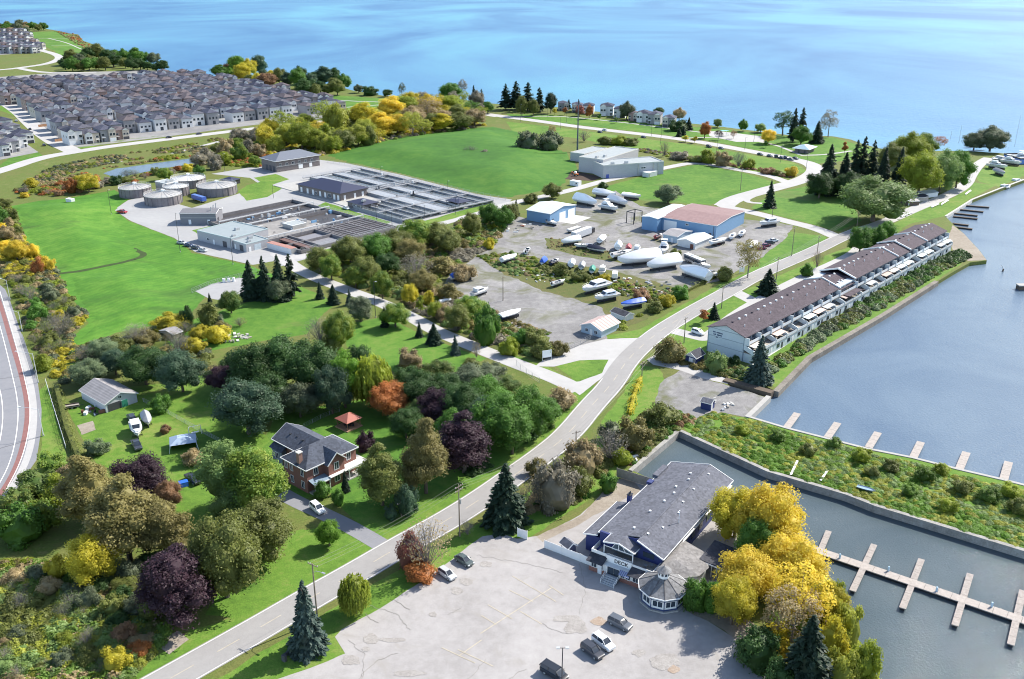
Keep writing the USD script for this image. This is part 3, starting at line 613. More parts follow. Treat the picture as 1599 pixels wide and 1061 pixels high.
# --- blue restaurant at the basin, in its own frame: x from the front to the back, y to the left
R0,RA=(29.22,152.21),math.radians(56.2)
def rest():
    t=Bld.__new__(Bld); t.LX,t.LY,t.ab,t.ang=36.5,14.6,'y',RA
    Thing.__init__(t,'restaurant','long navy blue restaurant with grey shingle roof, front balcony and DECK sign','restaurant',R0,0,RA)
    t.part('wall',MB().box(1.2,36,.4,14.4,-2.0,5.45),NAVY)
    # main roof: ridge at y 5.6, the left slope longer
    yr,zr,e0,e1=5.6,7.7,5.4,5.5
    mb=MB(); th=.16
    mb.slab([(.2,-.2,e0),(36.6,-.2,e0),(36.6,yr,zr),(.2,yr,zr)],th)
    mb.slab([(1.6,yr,zr),(36.6,yr,zr),(36.6,14.9,e1),(1.6,14.9,e1)],th)
    r=t.part('roof',mb,SHGREY)
    fb=MB().bar((.15,-.2,e0 -.05),(.15,yr,zr -.05),.1,.26).bar((.15,-.27,e0 -.06),(36.65,-.27,e0 -.06),.1,.22).bar((1.5,14.97,e1 -.06),(36.65,14.97,e1 -.06),.1,.22).bar((36.68,-.2,e0 -.05),(36.68,yr,zr -.05),.1,.26).bar((36.68,yr,zr -.05),(36.68,14.9,e1 -.05),.1,.26).bar((1.55,11.8,e1 +.72),(1.55,14.9,e1 -.05),.1,.26)
    t.part('fascia',fb,TRIM,under=r)
    t.part('ridge_vent',MB().bar((2,yr,zr +.06),(36,yr,zr +.06),.3,.08),SHGREY,under=r)
    for x,y in ((8,3.6),(12,8.4),(17,7.5),(19,4.1),(21,7.1),(25,4.3),(24,8),(28,6.8),(31,7.7),(33,4.2),(15,3.3),(4.5,8.3),(3.6,4.8)):
        z=zr -(yr -y)*(zr -e0)/(yr +.2) if y < yr else zr -(y -yr)*(zr -e1)/(14.9 -yr)
        t.part('roof_vent',MB().box(x,x +.32,y,y +.32,z -.1,z +.22).box(x -.05,x +.37,y -.05,y +.37,z +.22,z +.28),TRIM)
    t.part('flue_pipe',MB().cyl(12.5,2.2,6.2,9.0,.06,n=8).cyl(12.5,2.2,9.0,9.25,.14,n=8),TRIM)
    for x in (1.2,35.9):
        g=MB(); g.add([(x,.4,5.4),(x,14.4,5.4),(x,yr,zr -.2),(x +.1,.4,5.4),(x +.1,14.4,5.4),(x +.1,yr,zr -.2)],[(0,2,1),(3,4,5),(0,3,5),(0,5,2),(1,2,5),(1,5,4)])
        t.part('gable_wall',g,NAVY)
    # porch gable over the balcony
    p=MB(); p.slab([(-1.9,5.1,5.95),(1.7,5.1,5.95),(1.7,8.5,7.04),(-1.9,8.5,7.04)],.14); p.slab([(-1.9,8.5,7.04),(1.6,8.5,7.04),(1.6,11.95,6.24),(-1.9,11.95,6.24)],.14)
    pr=t.part('porch_roof',p,SHGREY)
    t.part('fascia',MB().bar((-1.97,5.1,5.9),(-1.97,8.5,6.98),.1,.26).bar((-1.97,8.5,6.98),(-1.97,11.95,6.18),.1,.26).bar((-1.9,12.02,6.16),(1.6,12.02,6.16),.1,.22).bar((-1.9,5.03,5.86),(.2,5.03,5.86),.1,.22),TRIM,under=pr)
    t.part('porch_truss',MB().bar((-1.9,5.3,5.5),(-1.9,11.8,5.5),.14).bar((-1.9,8.5,5.5),(-1.9,8.5,6.8),.14).bar((-1.9,7,5.5),(-1.9,7.6,6.5),.1).bar((-1.9,10,5.5),(-1.9,9.4,6.6),.1),TRIM)
    t.part('porch_wall',MB().box(1.0,1.5,5.8,14.3,5.4,6.2),NAVY)
    for y in (5.35,11.7): t.part('porch_post',MB().box(-2.0,-1.82,y -.09,y +.09,3.0,5.75),TRIM)
    t.part('upper_window',MB().box(1.1,1.16,5.8,11.2,3.3,4.9),GLASS); t.part('upper_window',MB().box(1.1,1.16,2.2,4.6,3.9,5.0),GLASS)
    t.part('awning_roof',MB().slab([(-.4,6.2,4.15),(1.1,6.2,4.6),(1.1,10.8,4.6),(-.4,10.8,4.15)],.08),plain('grey_awning',(.3,.36,.4),.6))
    # balcony deck, its white parapet and the sign
    t.part('balcony_floor',MB().box(-2.3,1.2,1.2,13.4,2.75,3.0),WOODG)
    t.part('balcony_parapet',MB().box(-2.4,-2.28,.8,5.2,2.7,3.75).box(-2.4,-2.28,10.8,14.3,2.9,4.0).box(-2.28,1.2,14.2,14.32,2.9,4.0).box(-2.28,1.2,.7,.82,2.7,3.75),TRIM)
    sg=t.part('sign',MB().box(-2.62,-2.4,5.2,10.8,2.5,4.0),WHITE)
    tm=meshkit.text_mesh('DECK',.82,.04,True)
    v=np.array(tm.vertices); w=v[:,0].max()
    V=np.column_stack([-2.62 -v[:,2] -.005,9.0 -v[:,0]*1.0,2.85 +v[:,1]])
    t.part('sign_letters',MB().add(V,np.array(tm.faces)),DARK,under=sg)
    t.part('front_railing',MB().bar((-2.35,5.3,4.25),(-2.35,10.7,4.25),.05).bar((-2.35,5.3,4.1),(-2.35,10.7,4.1),.04),TRIM)
    for k,(x,y) in enumerate(((-1,3),(-.6,12.4),(-.2,2),(-1.3,7),(-1,9.6))): t.part('balcony_table',MB().box(x -.4,x +.4,y -.4,y +.4,3.68,3.73).cyl(x,y,3.0,3.68,.05,n=6),plain('patio_table',(.18,.19,.2),.5))
    # low brick front
    t.part('brick_front',MB().box(-4.0,1.2,2.0,13.9,-.3,1.05),BRICKR)
    t.part('front_wall',MB().box(-3.95,1.2,2.05,13.85,1.05,2.55),WHITES)
    for y0,y1 in ((10.6,14.3),(1.5,5.2)): t.part('skirt_roof',MB().slab([(-4.6,y0,2.55),(-2.42,y0,3.3),(-2.42,y1,3.3),(-4.6,y1,2.55)],.12),SHDARK)
    fr=((-4.0,0),(0,1),(-1,0),14)
    for y in (12.2,10.75,3.0): t.window('y',y,1.2,1.1,1.0,fr=fr)
    t.window('y',4.7,1.1,.9,1.1,fr=fr); t.window('y',5.9,1.1,.8,1.1,fr=fr)
    t.door('y',11.9,-.9,2.1,DOORW,fr=fr)
    t.part('entrance_frame',MB().box(-4.25,-3.94,7.0,9.9,.9,1.0).box(-4.2,-3.94,6.8,7.0,.9,2.5).box(-4.2,-3.94,9.7,9.9,.9,2.5),TRIM)
    for y in (7.1,8.4): t.part('entrance_door',MB().box(-4.08,-3.93,y,y +1.2,1.0,2.45),GLASS)
    t.part('striped_awning',MB().slab([(-5.0,4.6,2.25),(-3.95,4.6,2.75),(-3.95,6.9,2.75),(-5.0,6.9,2.25)],.06),ribbed('awning_stripes',(.22,.26,.4),.4,'y',.7,.5))
    for k in range(5): t.part('step',MB().box(-6.6 +k*.42,-4.0,7.0,9.8,-.05,.2 +.2*k),plain('stone_step',(.33,.35,.37),.8))
    for y in (6.85,9.85):
        t.part('stair_rail',MB().bar((-6.6,y,.9),(-4.2,y,1.9),.09).bar((-6.6,y,0),(-6.6,y,.95),.1).bar((-4.2,y,.9),(-4.2,y,1.9),.1).bar((-5.4,y,.4),(-5.4,y,1.4),.07).bar((-6.6,y,.35),(-4.2,y,1.3),.06),TRIM)
    # lean-to along the left side, with its chimney
    t.part('lean_to_wall',MB().box(1.8,15.5,14.4,17.9,-.3,4.0),NAVY)
    l=t.part('lean_to_roof',MB().slab([(1.3,14.95,4.95),(16.2,14.95,4.95),(16.2,18.3,4.1),(1.3,18.3,4.1)],.14),SHGREY)
    t.part('fascia',MB().bar((1.25,14.9,4.85),(1.25,18.3,4.02),.1,.25).bar((1.3,18.37,4.0),(16.2,18.37,4.0),.1,.22),TRIM,under=l)
    ch=t.part('chimney',MB().box(15.6,16.6,14.9,15.7,3.6,6.9),NAVY)
    t.part('chimney_cap',MB().box(15.5,16.7,14.8,15.8,6.9,7.05).cyl(15.9,15.3,7.05,7.6,.13,n=8).cyl(16.3,15.3,7.05,7.6,.13,n=8),DARK,under=ch)
    t.part('roof_dormer',MB().box(24.5,26,14.2,15.4,5.2,6.0),NAVY); t.part('roof_hood',MB().box(28,33.5,14.3,15.6,5.3,6.1),SHGREY)
    # low hip roof on the right, white fascia along the side wall
    lo=MB(); z0,z1=3.0,4.35
    c=[(-.6,.35,z0 +1.2),(10.5,.35,z0 +1.2),(10.5,-4.6,z0),(6.0,-7.4,z0),(2.4,-6.9,z0),(-1.6,-3.0,z0)]
    pk=(3.0,-1.4,z1)
    for i in range(6): lo.ngon([c[i],pk,c[(i +1) % 6]])
    t.part('wing_roof',lo,shingle('wing_shingles',(.22,.21,.205)))
    t.part('wing_wall',MB().poly(Polygon([(-1.0,.4),(10,.4),(10,-4.2),(5.9,-6.9),(2.5,-6.5),(-1.2,-2.9)]),-.3,3.0),WHITES)
    t.part('side_fascia',MB().box(0,36.5,-.18,.36,3.9,4.15),TRIM)
    for k in range(6): t.part('side_window',MB().box(11.5 +k*4,13.2 +k*4,.3,.37,1.4,2.9),GLASS)
    # covered patio on posts
    co=t.part('patio_roof',MB().slab([(7.2,-4.8,3.35),(7.2,-10.2,2.85),(15.2,-10.2,2.85),(15.2,-4.8,3.35)],.2),SHDARK)
    t.part('patio_beam',MB().bar((7.1,-4.8,3.1),(7.1,-10.3,2.65),.14,.2).bar((7.2,-10.3,2.62),(15.2,-10.3,2.62),.14,.2),TRIM)
    for x in (7.4,11.2,15): t.part('patio_post',MB().box(x -.08,x +.08,-10.2,-10.04,-.1,2.7),TRIM)
    for y in (-7.5,-8.6,-5.2): t.part('patio_post',MB().box(7.2,7.36,y -.08,y +.08,-.1,2.85),TRIM)
rest()
def R(x,y): return np.array(R0) +(x*math.cos(RA) -y*math.sin(RA),x*math.sin(RA) +y*math.cos(RA))

def pavilion():
    t=Thing('pavilion','white ten sided pavilion with grey shingle roof and cupola at the restaurant front','pavilion',R(-4.35,-2.4),0,RA +.2)
    N=10; ag=[2*math.pi*(i +.5)/N for i in range(N)]
    def ring(r,z): return [(r*math.cos(a),r*math.sin(a),z) for a in ag]
    t.part('base',MB().poly(Polygon([(4.6*math.cos(a),4.6*math.sin(a)) for a in ag]),-.2,.28),CONC)
    t.part('wall',MB().poly(Polygon([(4.1*math.cos(a),4.1*math.sin(a)) for a in ag]),.28,3.3),WHITE)
    e,k,c0=ring(4.85,3.25),ring(1.0,5.35),ring(4.85,3.1)
    m=MB()
    for i in range(N): j=(i +1) % N; m.ngon([e[i],e[j],k[j],k[i]]); m.ngon([c0[j],c0[i],(0,0,3.1)])
    r=t.part('roof',m,shingle('pavilion_shingles',(.19,.19,.195)))
    m=MB(); mh=MB()
    for i in range(N):
        j=(i +1) % N; m.bar(np.array(e[i]) +(0,0,-.06),np.array(e[j]) +(0,0,-.06),.1,.2); mh.bar(np.array(e[i]) +(0,0,.03),np.array(k[i]) +(0,0,.03),.12,.06)
    t.part('fascia',m,TRIM,under=r); t.part('hip_cap',mh,shingle('cap_shingles',(.14,.13,.13)),under=r)
    for i in range(N):
        a=2*math.pi*(i +1)/N; d=np.array([math.cos(a),math.sin(a)]); n=np.array([-d[1],d[0]]); R_=4.1*math.cos(math.pi/N)
        if not -5.2 < (a if a < math.pi else a -2*math.pi) < 5.2: continue
        def pl(u0,u1,z0,z1,o0,o1):
            P=[d*(R_ +o) +n*u for o in (o0,o1) for u in (u0,u1)]
            mb=MB(); V=[(p[0],p[1],z) for z in (z0,z1) for p in (P[0],P[1],P[3],P[2])]
            return mb.add(V,[(0,1,2,3),(7,6,5,4),(1,0,4,5),(2,1,5,6),(3,2,6,7),(0,3,7,4)])
        for u in (-.92,.06):
            w=t.part('window',pl(u -.05,u +.91,.95,2.25,0,.05),TRIM); t.part('pane',pl(u +.03,u +.83,1.03,2.17,.03,.07),GLASS,under=w)
            t.part('transom_pane',pl(u +.03,u +.83,2.55,2.95,-.02,.04),GLASS)
        p=R_/math.cos(math.pi/N); q=ring(p +.05,0)[i]
        t.part('corner_post',MB().box(q[0] -.07,q[0] +.07,q[1] -.07,q[1] +.07,.25,3.15),plain('blue_trim',(.03,.05,.13),.5))
    for q,h in ((ring(4.14,.42),.28),(ring(4.16,2.36),.1)):
        m=MB()
        for i in range(N): m.bar(q[i],q[(i +1) % N],.06,h)
        t.part('trim_band',m,LOOK['blue_trim'])
    cu=t.part('cupola',MB().cyl(0,0,5.2,6.6,1.15,n=N),WHITE)
    m=MB()
    for i in range(N): a=ag[i] +.3; m.obox(1.12*math.cos(a),1.12*math.sin(a),.06,.4,5.85,6.4,a)
    t.part('cupola_window',m,GLASS,under=cu)
    t.part('cupola_roof',MB().cyl(0,0,6.6,7.5,1.5,.08,N).cyl(0,0,7.45,7.9,.07,.02,6),LOOK['pavilion_shingles'],under=cu)
pavilion()
def fence_run(name,label,p0,p1,h,m,step=2.4,board=None,cat='fence',top=None):
    d=np.array(p1) -p0; L=np.linalg.norm(d); a=math.atan2(d[1],d[0])
    t=Thing(name,label,cat,p0,0,a)
    n=max(1,round(L/step)); w=L/n
    for i in range(n +1): t.part('post',MB().box(i*w -.06,i*w +.06,-.06,.06,-.2,h +.1),m)
    for i in range(n): t.part('panel',MB().box(i*w +.07,(i +1)*w -.07,-.025,.025,.06,h),board or m)
    return t
fence_run('fence','tall white panel fence beside the restaurant entrance along the parking lot',R(-2.7,14.4),R(-2.5,25.3),1.9,TRIM)
fence_run('fence','short white panel fence standing alone where the lot meets the roadside grass',G(808,838),G(823,843),2.1,TRIM,2.2)
fence_run('fence','tall grey board fence closing the gap between basin wall and restaurant',G(963,745),G(1022,763),2.4,WOODG,2.4)
t=Bld('garden_shed','small grey roofed shed behind the tall white fence by the restaurant','shed',(887,867),(899,862),(876,858),0)
t.walls(1.7,plain('shed_wall',(.08,.09,.16),.7)); t.gable(1.7,.7,SHGREY,'ac',.3,LOOK['shed_wall'])

# --- brick house, x along its front, y to the back left
H0,HA=np.array([-46.9,185.4]),math.radians(48.5)
def HX(x,y): return H0 +(x*math.cos(HA) -y*math.sin(HA),x*math.sin(HA) +y*math.cos(HA))
def brick_house():
    t=Bld.__new__(Bld); t.LX,t.LY,t.ab,t.ang=14.4,8.8,'x',HA
    Thing.__init__(t,'brick_house','two storey red brick farmhouse with blue grey hip roof and side chimney','house',HX(.3,.3),0,HA)
    t.part('wall',MB().box(0,14.4,0,8.8,-.3,6.2),BRICKR)
    t.part('bay_wall',MB().box(5.0,9.6,-1.6,.1,-.3,6.2).add([(5.0,-1.6,6.2),(9.6,-1.6,6.2),(7.3,-1.6,8.3),(5.0,-1.5,6.2),(9.6,-1.5,6.2),(7.3,-1.5,8.3)],[(0,1,2),(5,4,3),(0,2,5),(0,5,3),(1,4,5),(1,5,2)]),BRICKR)
    r=t.hip(6.2,3.0,SHBLUE,.5)
    # front gable roof
    g=MB(); g.slab([(4.5,-2.0,6.0),(7.3,-2.0,8.5),(7.3,3.8,8.5),(4.5,1.2,6.0)][::-1],.14); g.slab([(10.1,-2.0,6.0),(10.1,1.2,6.0),(7.3,3.8,8.5),(7.3,-2.0,8.5)][::-1],.14)
    gr=t.part('gable_roof',g,SHBLUE); t.part('fascia',MB().bar((4.5,-2.05,5.95),(7.3,-2.05,8.45),.1,.24).bar((10.1,-2.05,5.95),(7.3,-2.05,8.45),.1,.24),TRIM,under=gr)
    # rear wing
    t.part('wing_wall',MB().box(4.9,13.2,8.8,19.4,-.3,5.7),BRICKR)
    w=MB(); w.slab([(4.4,8.0,5.6),(4.4,19.9,5.6),(9.05,19.9,8.2),(9.05,6.0,8.2)][::-1],.14); w.slab([(13.7,8.0,5.6),(9.05,6.0,8.2),(9.05,19.9,8.2),(13.7,19.9,5.6)][::-1],.14)
    wr=t.part('wing_roof',w,SHBLUE); t.part('fascia',MB().bar((4.35,8.6,5.5),(4.35,19.9,5.5),.1,.2).bar((4.4,19.95,5.5),(9.05,19.95,8.1),.1,.22).bar((13.7,19.95,5.5),(9.05,19.95,8.1),.1,.22),TRIM,under=wr)
    t.part('wing_gable',MB().add([(4.9,19.3,5.7),(13.2,19.3,5.7),(9.05,19.3,8.0),(4.9,19.4,5.7),(13.2,19.4,5.7),(9.05,19.4,8.0)],[(0,1,2),(5,4,3),(0,2,5),(0,5,3),(1,4,5),(1,5,2)]),BRICKR)
    for x,y in ((7,15.5),(7.3,13),(7,10.5)): t.part('roof_vent',MB().box(x,x +.5,y,y +.5,6.9,7.4),DARK)
    sd=t.part('side_room',MB().box(3.6,4.9,14.8,19.0,-.3,4.2),plain('blue_grey_wall',(.16,.2,.24),.7)); t.part('side_roof',MB().slab([(3.2,14.4,4.1),(4.95,14.4,5.1),(4.95,19.4,5.1),(3.2,19.4,4.1)],.12),SHBLUE,under=sd)
    t.window('y',16.2,1.6,1.3,1.6,fr=((3.6,0),(0,1),(-1,0),19))
    ch=t.part('chimney',MB().box(.1,1.1,2.6,3.6,6.0,9.4),bricky('chimney_brick',(.26,.12,.085),(.32,.16,.12),(.28,.2,.17))); t.part('chimney_cap',MB().box(-.05,1.25,2.45,3.75,9.4,9.6),CONCL,under=ch)
    for y in (1.2,5.3):
        for z in (.9,4.0): t.window('y',y,z,1.0,1.7)
    t.window('y',7.4,4.0,.9,1.6)
    for x in (2.0,11.6):
        t.window('x',x,4.0,1.1,1.7)
    fb=((0,-1.6),(1,0),(0,-1),14)
    t.window('x',6.7,4.0,1.2,1.8,fr=fb); t.window('x',6.6,.9,1.4,1.8,fr=fb)
    t.window('y2',3,4.0,1.0,1.6); t.window('y2',3,.9,1.0,1.6)
    t.window('x',11.2,.8,1.2,1.9); t.door('x',2.2,1.1,2.2,DOORD)
    # porches
    BL=plain('blue_porch_roof',(.2,.27,.34),.5)
    p=t.part('front_porch',MB().slab([(.3,-.02,3.35),(.3,-2.3,2.85),(4.9,-2.3,2.85),(4.9,-.02,3.35)],.12),BL); t.part('fascia',MB().box(.3,4.9,-2.42,-2.3,2.6,2.85),TRIM,under=p)
    for x in (.5,1.9,3.3,4.7): t.part('porch_post',MB().box(x -.08,x +.08,-2.25,-2.09,0,2.7),TRIM)
    t.part('porch_floor',MB().box(.3,4.9,-2.3,0,-.1,.35),CONC)
    p=t.part('side_porch',MB().box(10.0,15.6,-2.4,-.02,2.9,3.1),WHITE); t.part('fascia',MB().box(9.95,15.65,-2.45,-2.4,2.7,3.15),TRIM,under=p)
    for x in (10.4,12.7,15.2): t.part('porch_post',MB().box(x -.09,x +.09,-2.3,-2.12,0,2.9),TRIM)
    t.part('porch_floor',MB().box(10,15.6,-2.4,0,-.1,.3),CONC)
    t.part('bay_canopy',MB().box(4.8,9.8,-2.6,-1.62,3.0,3.15),WHITE)
    t.part('rear_room',MB().box(13.2,17,8.9,14.5,-.3,3.0),WHITES); t.part('rear_room_roof',MB().slab([(13.2,8.5,3.9),(17.4,8.5,3.0),(17.4,14.9,3.0),(13.2,14.9,3.9)],.12),SHBLUE)
    t.part('patio',MB().box(14.5,19.5,1,8,-.1,.08),CONCL)
brick_house()
def gazebo():
    t=Thing('gazebo','small open gazebo with red pyramid roof on the lawn behind the brick house','gazebo',HX(28.3,20),0,HA)
    t.part('deck',MB().box(-2.6,2.6,-2.6,2.6,-.1,.25),plain('deck_wood',(.36,.22,.13),.8,.2))
    for x in (-2.1,2.1):
        for y in (-2.1,2.1): t.part('post',MB().box(x -.09,x +.09,y -.09,y +.09,.2,2.55),plain('post_wood',(.2,.11,.07),.8))
    m=MB(); e=[(-2.6,-2.6,2.55),(2.6,-2.6,2.55),(2.6,2.6,2.55),(-2.6,2.6,2.55)]
    for i in range(4): m.ngon([e[i],e[(i +1) % 4],(0,0,4.0)])
    m.box(-2.6,2.6,-2.6,2.6,2.45,2.55); t.part('roof',m,plain('red_roof',(.36,.12,.085),.7,.1))
    t.part('rail',MB().box(-2.1,2.1,2.05,2.12,.9,1.0).box(2.05,2.12,-2.1,2.1,.9,1.0),LOOK['deck_wood'])
    t.part('table',MB().cyl(0,0,.25,.95,.5,n=10),DARK)
    for a in range(4): t.part('chair',MB().box(1.1*math.cos(a*1.57 +.5) -.25,1.1*math.cos(a*1.57 +.5) +.25,1.1*math.sin(a*1.57 +.5) -.25,1.1*math.sin(a*1.57 +.5) +.25,.25,1.0),DARK)
gazebo()

# --- long row of dwellings by the harbour
C0,CA=np.array([61.77,272.55]),math.radians(47.0)
def row_building():
    t=Thing('row_building','long three storey row of dwellings with brown roof and stepped balconies facing the harbour','apartment row',C0,0,CA)
    L,W,U=168.0,12.8,24; w=L/U
    t.part('wall',MB().box(0,L,-W,0,-.5,8.3),plain('grey_blue_siding',(.5,.56,.6),.7,.06))
    for k,(z) in enumerate((3.0,5.7,8.25)): t.part('wall_band',MB().box(-.05,0,-W,0,z -.06,z +.06),plain('band_line',(.2,.25,.3),.7))
    for y in (-W +.1,-.1): t.part('corner_trim',MB().box(-.07,.02,y -.12,y +.12,-.3,8.4),LOOK['band_line'])
    for x,d in ((0,.2),(L -.2,.2)): t.part('gable_wall',MB().add([(x,0,8.3),(x,-W,8.3),(x,-W/2,10.3),(x +d,0,8.3),(x +d,-W,8.3),(x +d,-W/2,10.3)],[(0,2,1),(3,4,5),(0,3,5),(0,5,2),(1,2,5),(1,5,4)]),LOOK['grey_blue_siding'])
    segs=[(0,9.2,0),(9.2,11.0,-.8),(11.0,16.5,.5),(16.5,18.3,.2),(18.3,24,.5)]
    for a,b,dz in segs:
        x0,x1=a*w -(.5 if a == 0 else 0),b*w +(.5 if b == 24 else 0)
        m=MB(); m.slab([(x0,.5,8.2 +dz),(x0,-W/2,10.4 +dz),(x1,-W/2,10.4 +dz),(x1,.5,8.2 +dz)],.18); m.slab([(x0,-W -.6,8.1 +dz),(x1,-W -.6,8.1 +dz),(x1,-W/2,10.4 +dz),(x0,-W/2,10.4 +dz)],.18)
        if dz > 0: m.box(x0,x1,-W,0,8.2,8.3 +dz)
        t.part('roof',m,SHBROWN)
    for u in (9.2,11.0,16.5,18.3,20.8):
        x=u*w; z=.62 if u > 10 else .1
        t.part('fire_wall',MB().bar((x,-W -.7,8.2 +z),(x,-W/2,10.5 +z),.28,.5).bar((x,-W/2,10.5 +z),(x,.5,8.3 +z),.28,.5),TRIM)
    rg=random.Random(3)
    for k in range(42):
        x=3 +k*3.95; dz=next(d for a,b,d in segs if a*w <= x <= b*w +.01)
        t.part('ridge_vent',MB().box(x,x +.6,-W/2 -.3,-W/2 +.3,10.2 +dz,10.75 +dz),rg.choice([SHBROWN,TRIM,TRIM]))
    for k in range(20):
        x=5 +k*8.2; y=-W/2 -rg.uniform(1.5,4); dz=next((d for a,b,d in segs if a*w <= x <= b*w +.01),0); z=10.4 +dz -(-W/2 -y)*.33
        t.part('vent_pipe',MB().cyl(x,y,z -.2,z +.8,.12,n=6),TRIM)
    FIN=plain('fin_wall',(.62,.66,.68),.6,.05)
    AWN=[plain('awning_cream',(.55,.5,.44),.7),plain('awning_brown',(.42,.31,.27),.7),plain('awning_pale',(.6,.68,.7),.6),plain('awning_grey',(.35,.36,.38),.7),plain('awning_pink',(.58,.42,.36),.7)]
    RAIL=plain('balcony_rail',(.6,.63,.66),.5,.04)
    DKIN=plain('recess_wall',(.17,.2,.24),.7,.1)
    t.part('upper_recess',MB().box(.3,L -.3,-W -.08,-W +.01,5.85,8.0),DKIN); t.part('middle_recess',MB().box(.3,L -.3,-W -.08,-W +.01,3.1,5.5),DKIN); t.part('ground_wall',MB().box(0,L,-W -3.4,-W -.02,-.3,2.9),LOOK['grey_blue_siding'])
    t.part('terrace_floor',MB().box(0,L,-W -3.6,-W,2.9,3.08),WOODG)
    t.part('balcony_floor',MB().box(0,L,-W -1.5,-W,5.62,5.8),WOODG)
    for i in range(U +1):
        x=i*w; big=9.2*w < x < 11*w
        if not big:
            t.part('fin_wall',MB().box(x -.12,x +.12,-W -1.7,-W -.02,5.5,7.9),FIN); t.part('fin_wall',MB().slab([(x -.12,-W -3.7,4.3),(x +.12,-W -3.7,4.3),(x +.12,-W -.02,5.6),(x -.12,-W -.02,5.6)],1.6),FIN)
    sel=[(.4,0),None,(.4,4),None,None,(.4,2),(.3,4),(.3,3),None,(.6,1),None,None,(.3,3),None,(.3,1),(.3,0),(.3,2),(.2,2),None,(.3,2),(.3,2),None,(.2,3),(.2,2)]
    for i in range(U):
        x=i*w +.16; W2=w -.32
        t.part('balcony_rail',MB().box(x,x +W2,-W -1.5,-W -1.44,5.85,6.75),RAIL)
        t.part('terrace_rail',MB().box(x,x +W2,-W -3.6,-W -3.54,3.1,3.95),RAIL)
        for z in (5.9,3.15):
            pn=MB().box(x +.6,x +3.2,-W -.14,-W -.09,z,z +2.0); t.part('patio_door',pn,GLASS)
            t.part('window',MB().box(x +4.2,x +5.8,-W -.14,-W -.09,z +.7,z +1.8),GLASS)
        t.part('ground_window',MB().box(x +.8,x +2.6,-W -3.46,-W -3.39,.9,2.2),GLASS); t.part('ground_door',MB().box(x +3.8,x +4.8,-W -3.46,-W -3.39,0,2.1),[DOORD,DOORW][i % 2])
        a=sel[i]
        if a: t.part('awning',MB().slab([(x +a[0],-W -3.5,5.15),(x +W2 -a[0],-W -3.5,5.15),(x +W2 -a[0],-W -.1,5.5),(x +a[0],-W -.1,5.5)],.08),AWN[a[1]])
        if i % 3 != 1: t.part('table',MB().cyl(x +2 +(i % 4),-W -2.2,3.1,3.75,.5,n=8),DARK)
        t.part('rear_window',MB().box(x +1,x +2.6,-.01,.05,6,7.3),GLASS); t.part('rear_door',MB().box(x +3.4,x +5.8,-.01,.05,0,2.3),DOORW)
    # lettering on the end wall: three short lines of dark letters, too small in the photograph to read
    for k,(n,s,y0) in enumerate(((13,.42,-1.7),(11,.42,-1.9),(3,.3,-2.9))):
        m=MB(); z=6.85 -k*.75
        rq=random.Random(k); y=y0
        for j in range(n):
            if n > 10 and j == 4: y -= .32
            m.box(-.06,-.02,y -.17,y,z,z +s*rq.choice([1,1,.8])); y -= .25
        t.part('wall_letters',m,LOOK['blue_trim'])
    t.part('awning',MB().box(9.4*w,10.9*w,-W -4,-W -.1,5.4,5.6),SHBROWN)
    t.part('skylight',MB().bar((9.9*w,-W +2.2,8.6),(10.0*w,-W +2.2,8.6),1.2,.1),WHITE); t.part('skylight',MB().bar((10.3*w,-W +2.2,8.6),(10.4*w,-W +2.2,8.6),1.2,.1),WHITE)
row_building()

# --- boat yard sheds
b=Bld('boat_shed','pale blue metal boat shed with white doors at the yard entrance side of the field','shed',(858.5,350.5),(908,338),(817,346.7))
b.walls(5.0,BLUEM); b.gable(5.0,1.7,PALER,'ac',.35,BLUEM)
L=b.face('ab')[3]; b.door('ab',L*.36,L*.24,3.9,DOORW,'sliding_door'); b.door('ab',L*.7,L*.27,3.9,DOORW,'sliding_door'); b.door('ab',L*.1,1.0,2.1,DOORD)
b.part('slab',b.plate('ab',L*.3,-.1,L*.7,.13,.1,9),CONCL)
b=Bld('warehouse','large blue metal boatyard warehouse with rust red roof','warehouse',(1117,373),(1176.6,352),(1026.5,363))
b.walls(5.9,BLUEM); b.gable(5.9,.9,RUSTR,'ac',.3,BLUEM)
L=b.face('ac')[3]; b.door('ac',L*.72,L*.24,4.9,DOORW,'sliding_door'); b.door('ac',L*.08,1.1,2.2,DOORD); b.window('ac',L*.5,4.0,1.4,.7); b.part('downpipe',b.plate('ac',L*.04,0,.15,5.6,0,.15),DARK)
b=Bld('','','',(1025.5,362.4),(1081,344),(998.5,360.7),into=b)
b.walls(6.1,BLUEM); b.gable(6.1,.5,PALER,'ab',.25,BLUEM)
b=Bld('small_shed','pale blue shed with dull roof against the warehouse front','shed',(1057,380.5),(1077,371),(1036.6,375.5)); b.walls(3.0,PALEB); b.gable(3.0,1.1,OLDR,'ac',.3,PALEB); b.door('ac',2,1.2,2,DOORW)
b=Bld('small_shed','white shed with dark red door nearest the yard, beside the warehouse','shed',(1085,390),(1108,378.5),(1060,383.6)); b.walls(2.7,WHITES); b.gable(2.7,1.1,PALER,'ab',.3,WHITES); b.door('ac',.8,1.6,2.1,DOORR)
b=Bld('yard_office','low pale blue office with red and white striped roof at the yard gate','office',(938.6,528),(966.7,515),(907,519))
STR=ribbed('striped_tin_roof',(.5,.36,.33),1.7,'x',.6,.42)
b.walls(2.6,PALEB); b.gable(2.6,1.6,STR,'ab',.4,PALEB); b.window('ac',1.6,.9,1.2,1.0); b.door('ac',3.6,1.0,2.0,DOORW); b.window('ac',5.4,.9,1.0,1.0)
b=Bld('tool_shed','small dark roofed white ended shed behind the striped roof office','shed',(975.5,502.5),(984.5,497),(958,493)); b.walls(1.8,WHITES); b.gable(1.8,.9,SHDARK,'ac',.25,WHITES)
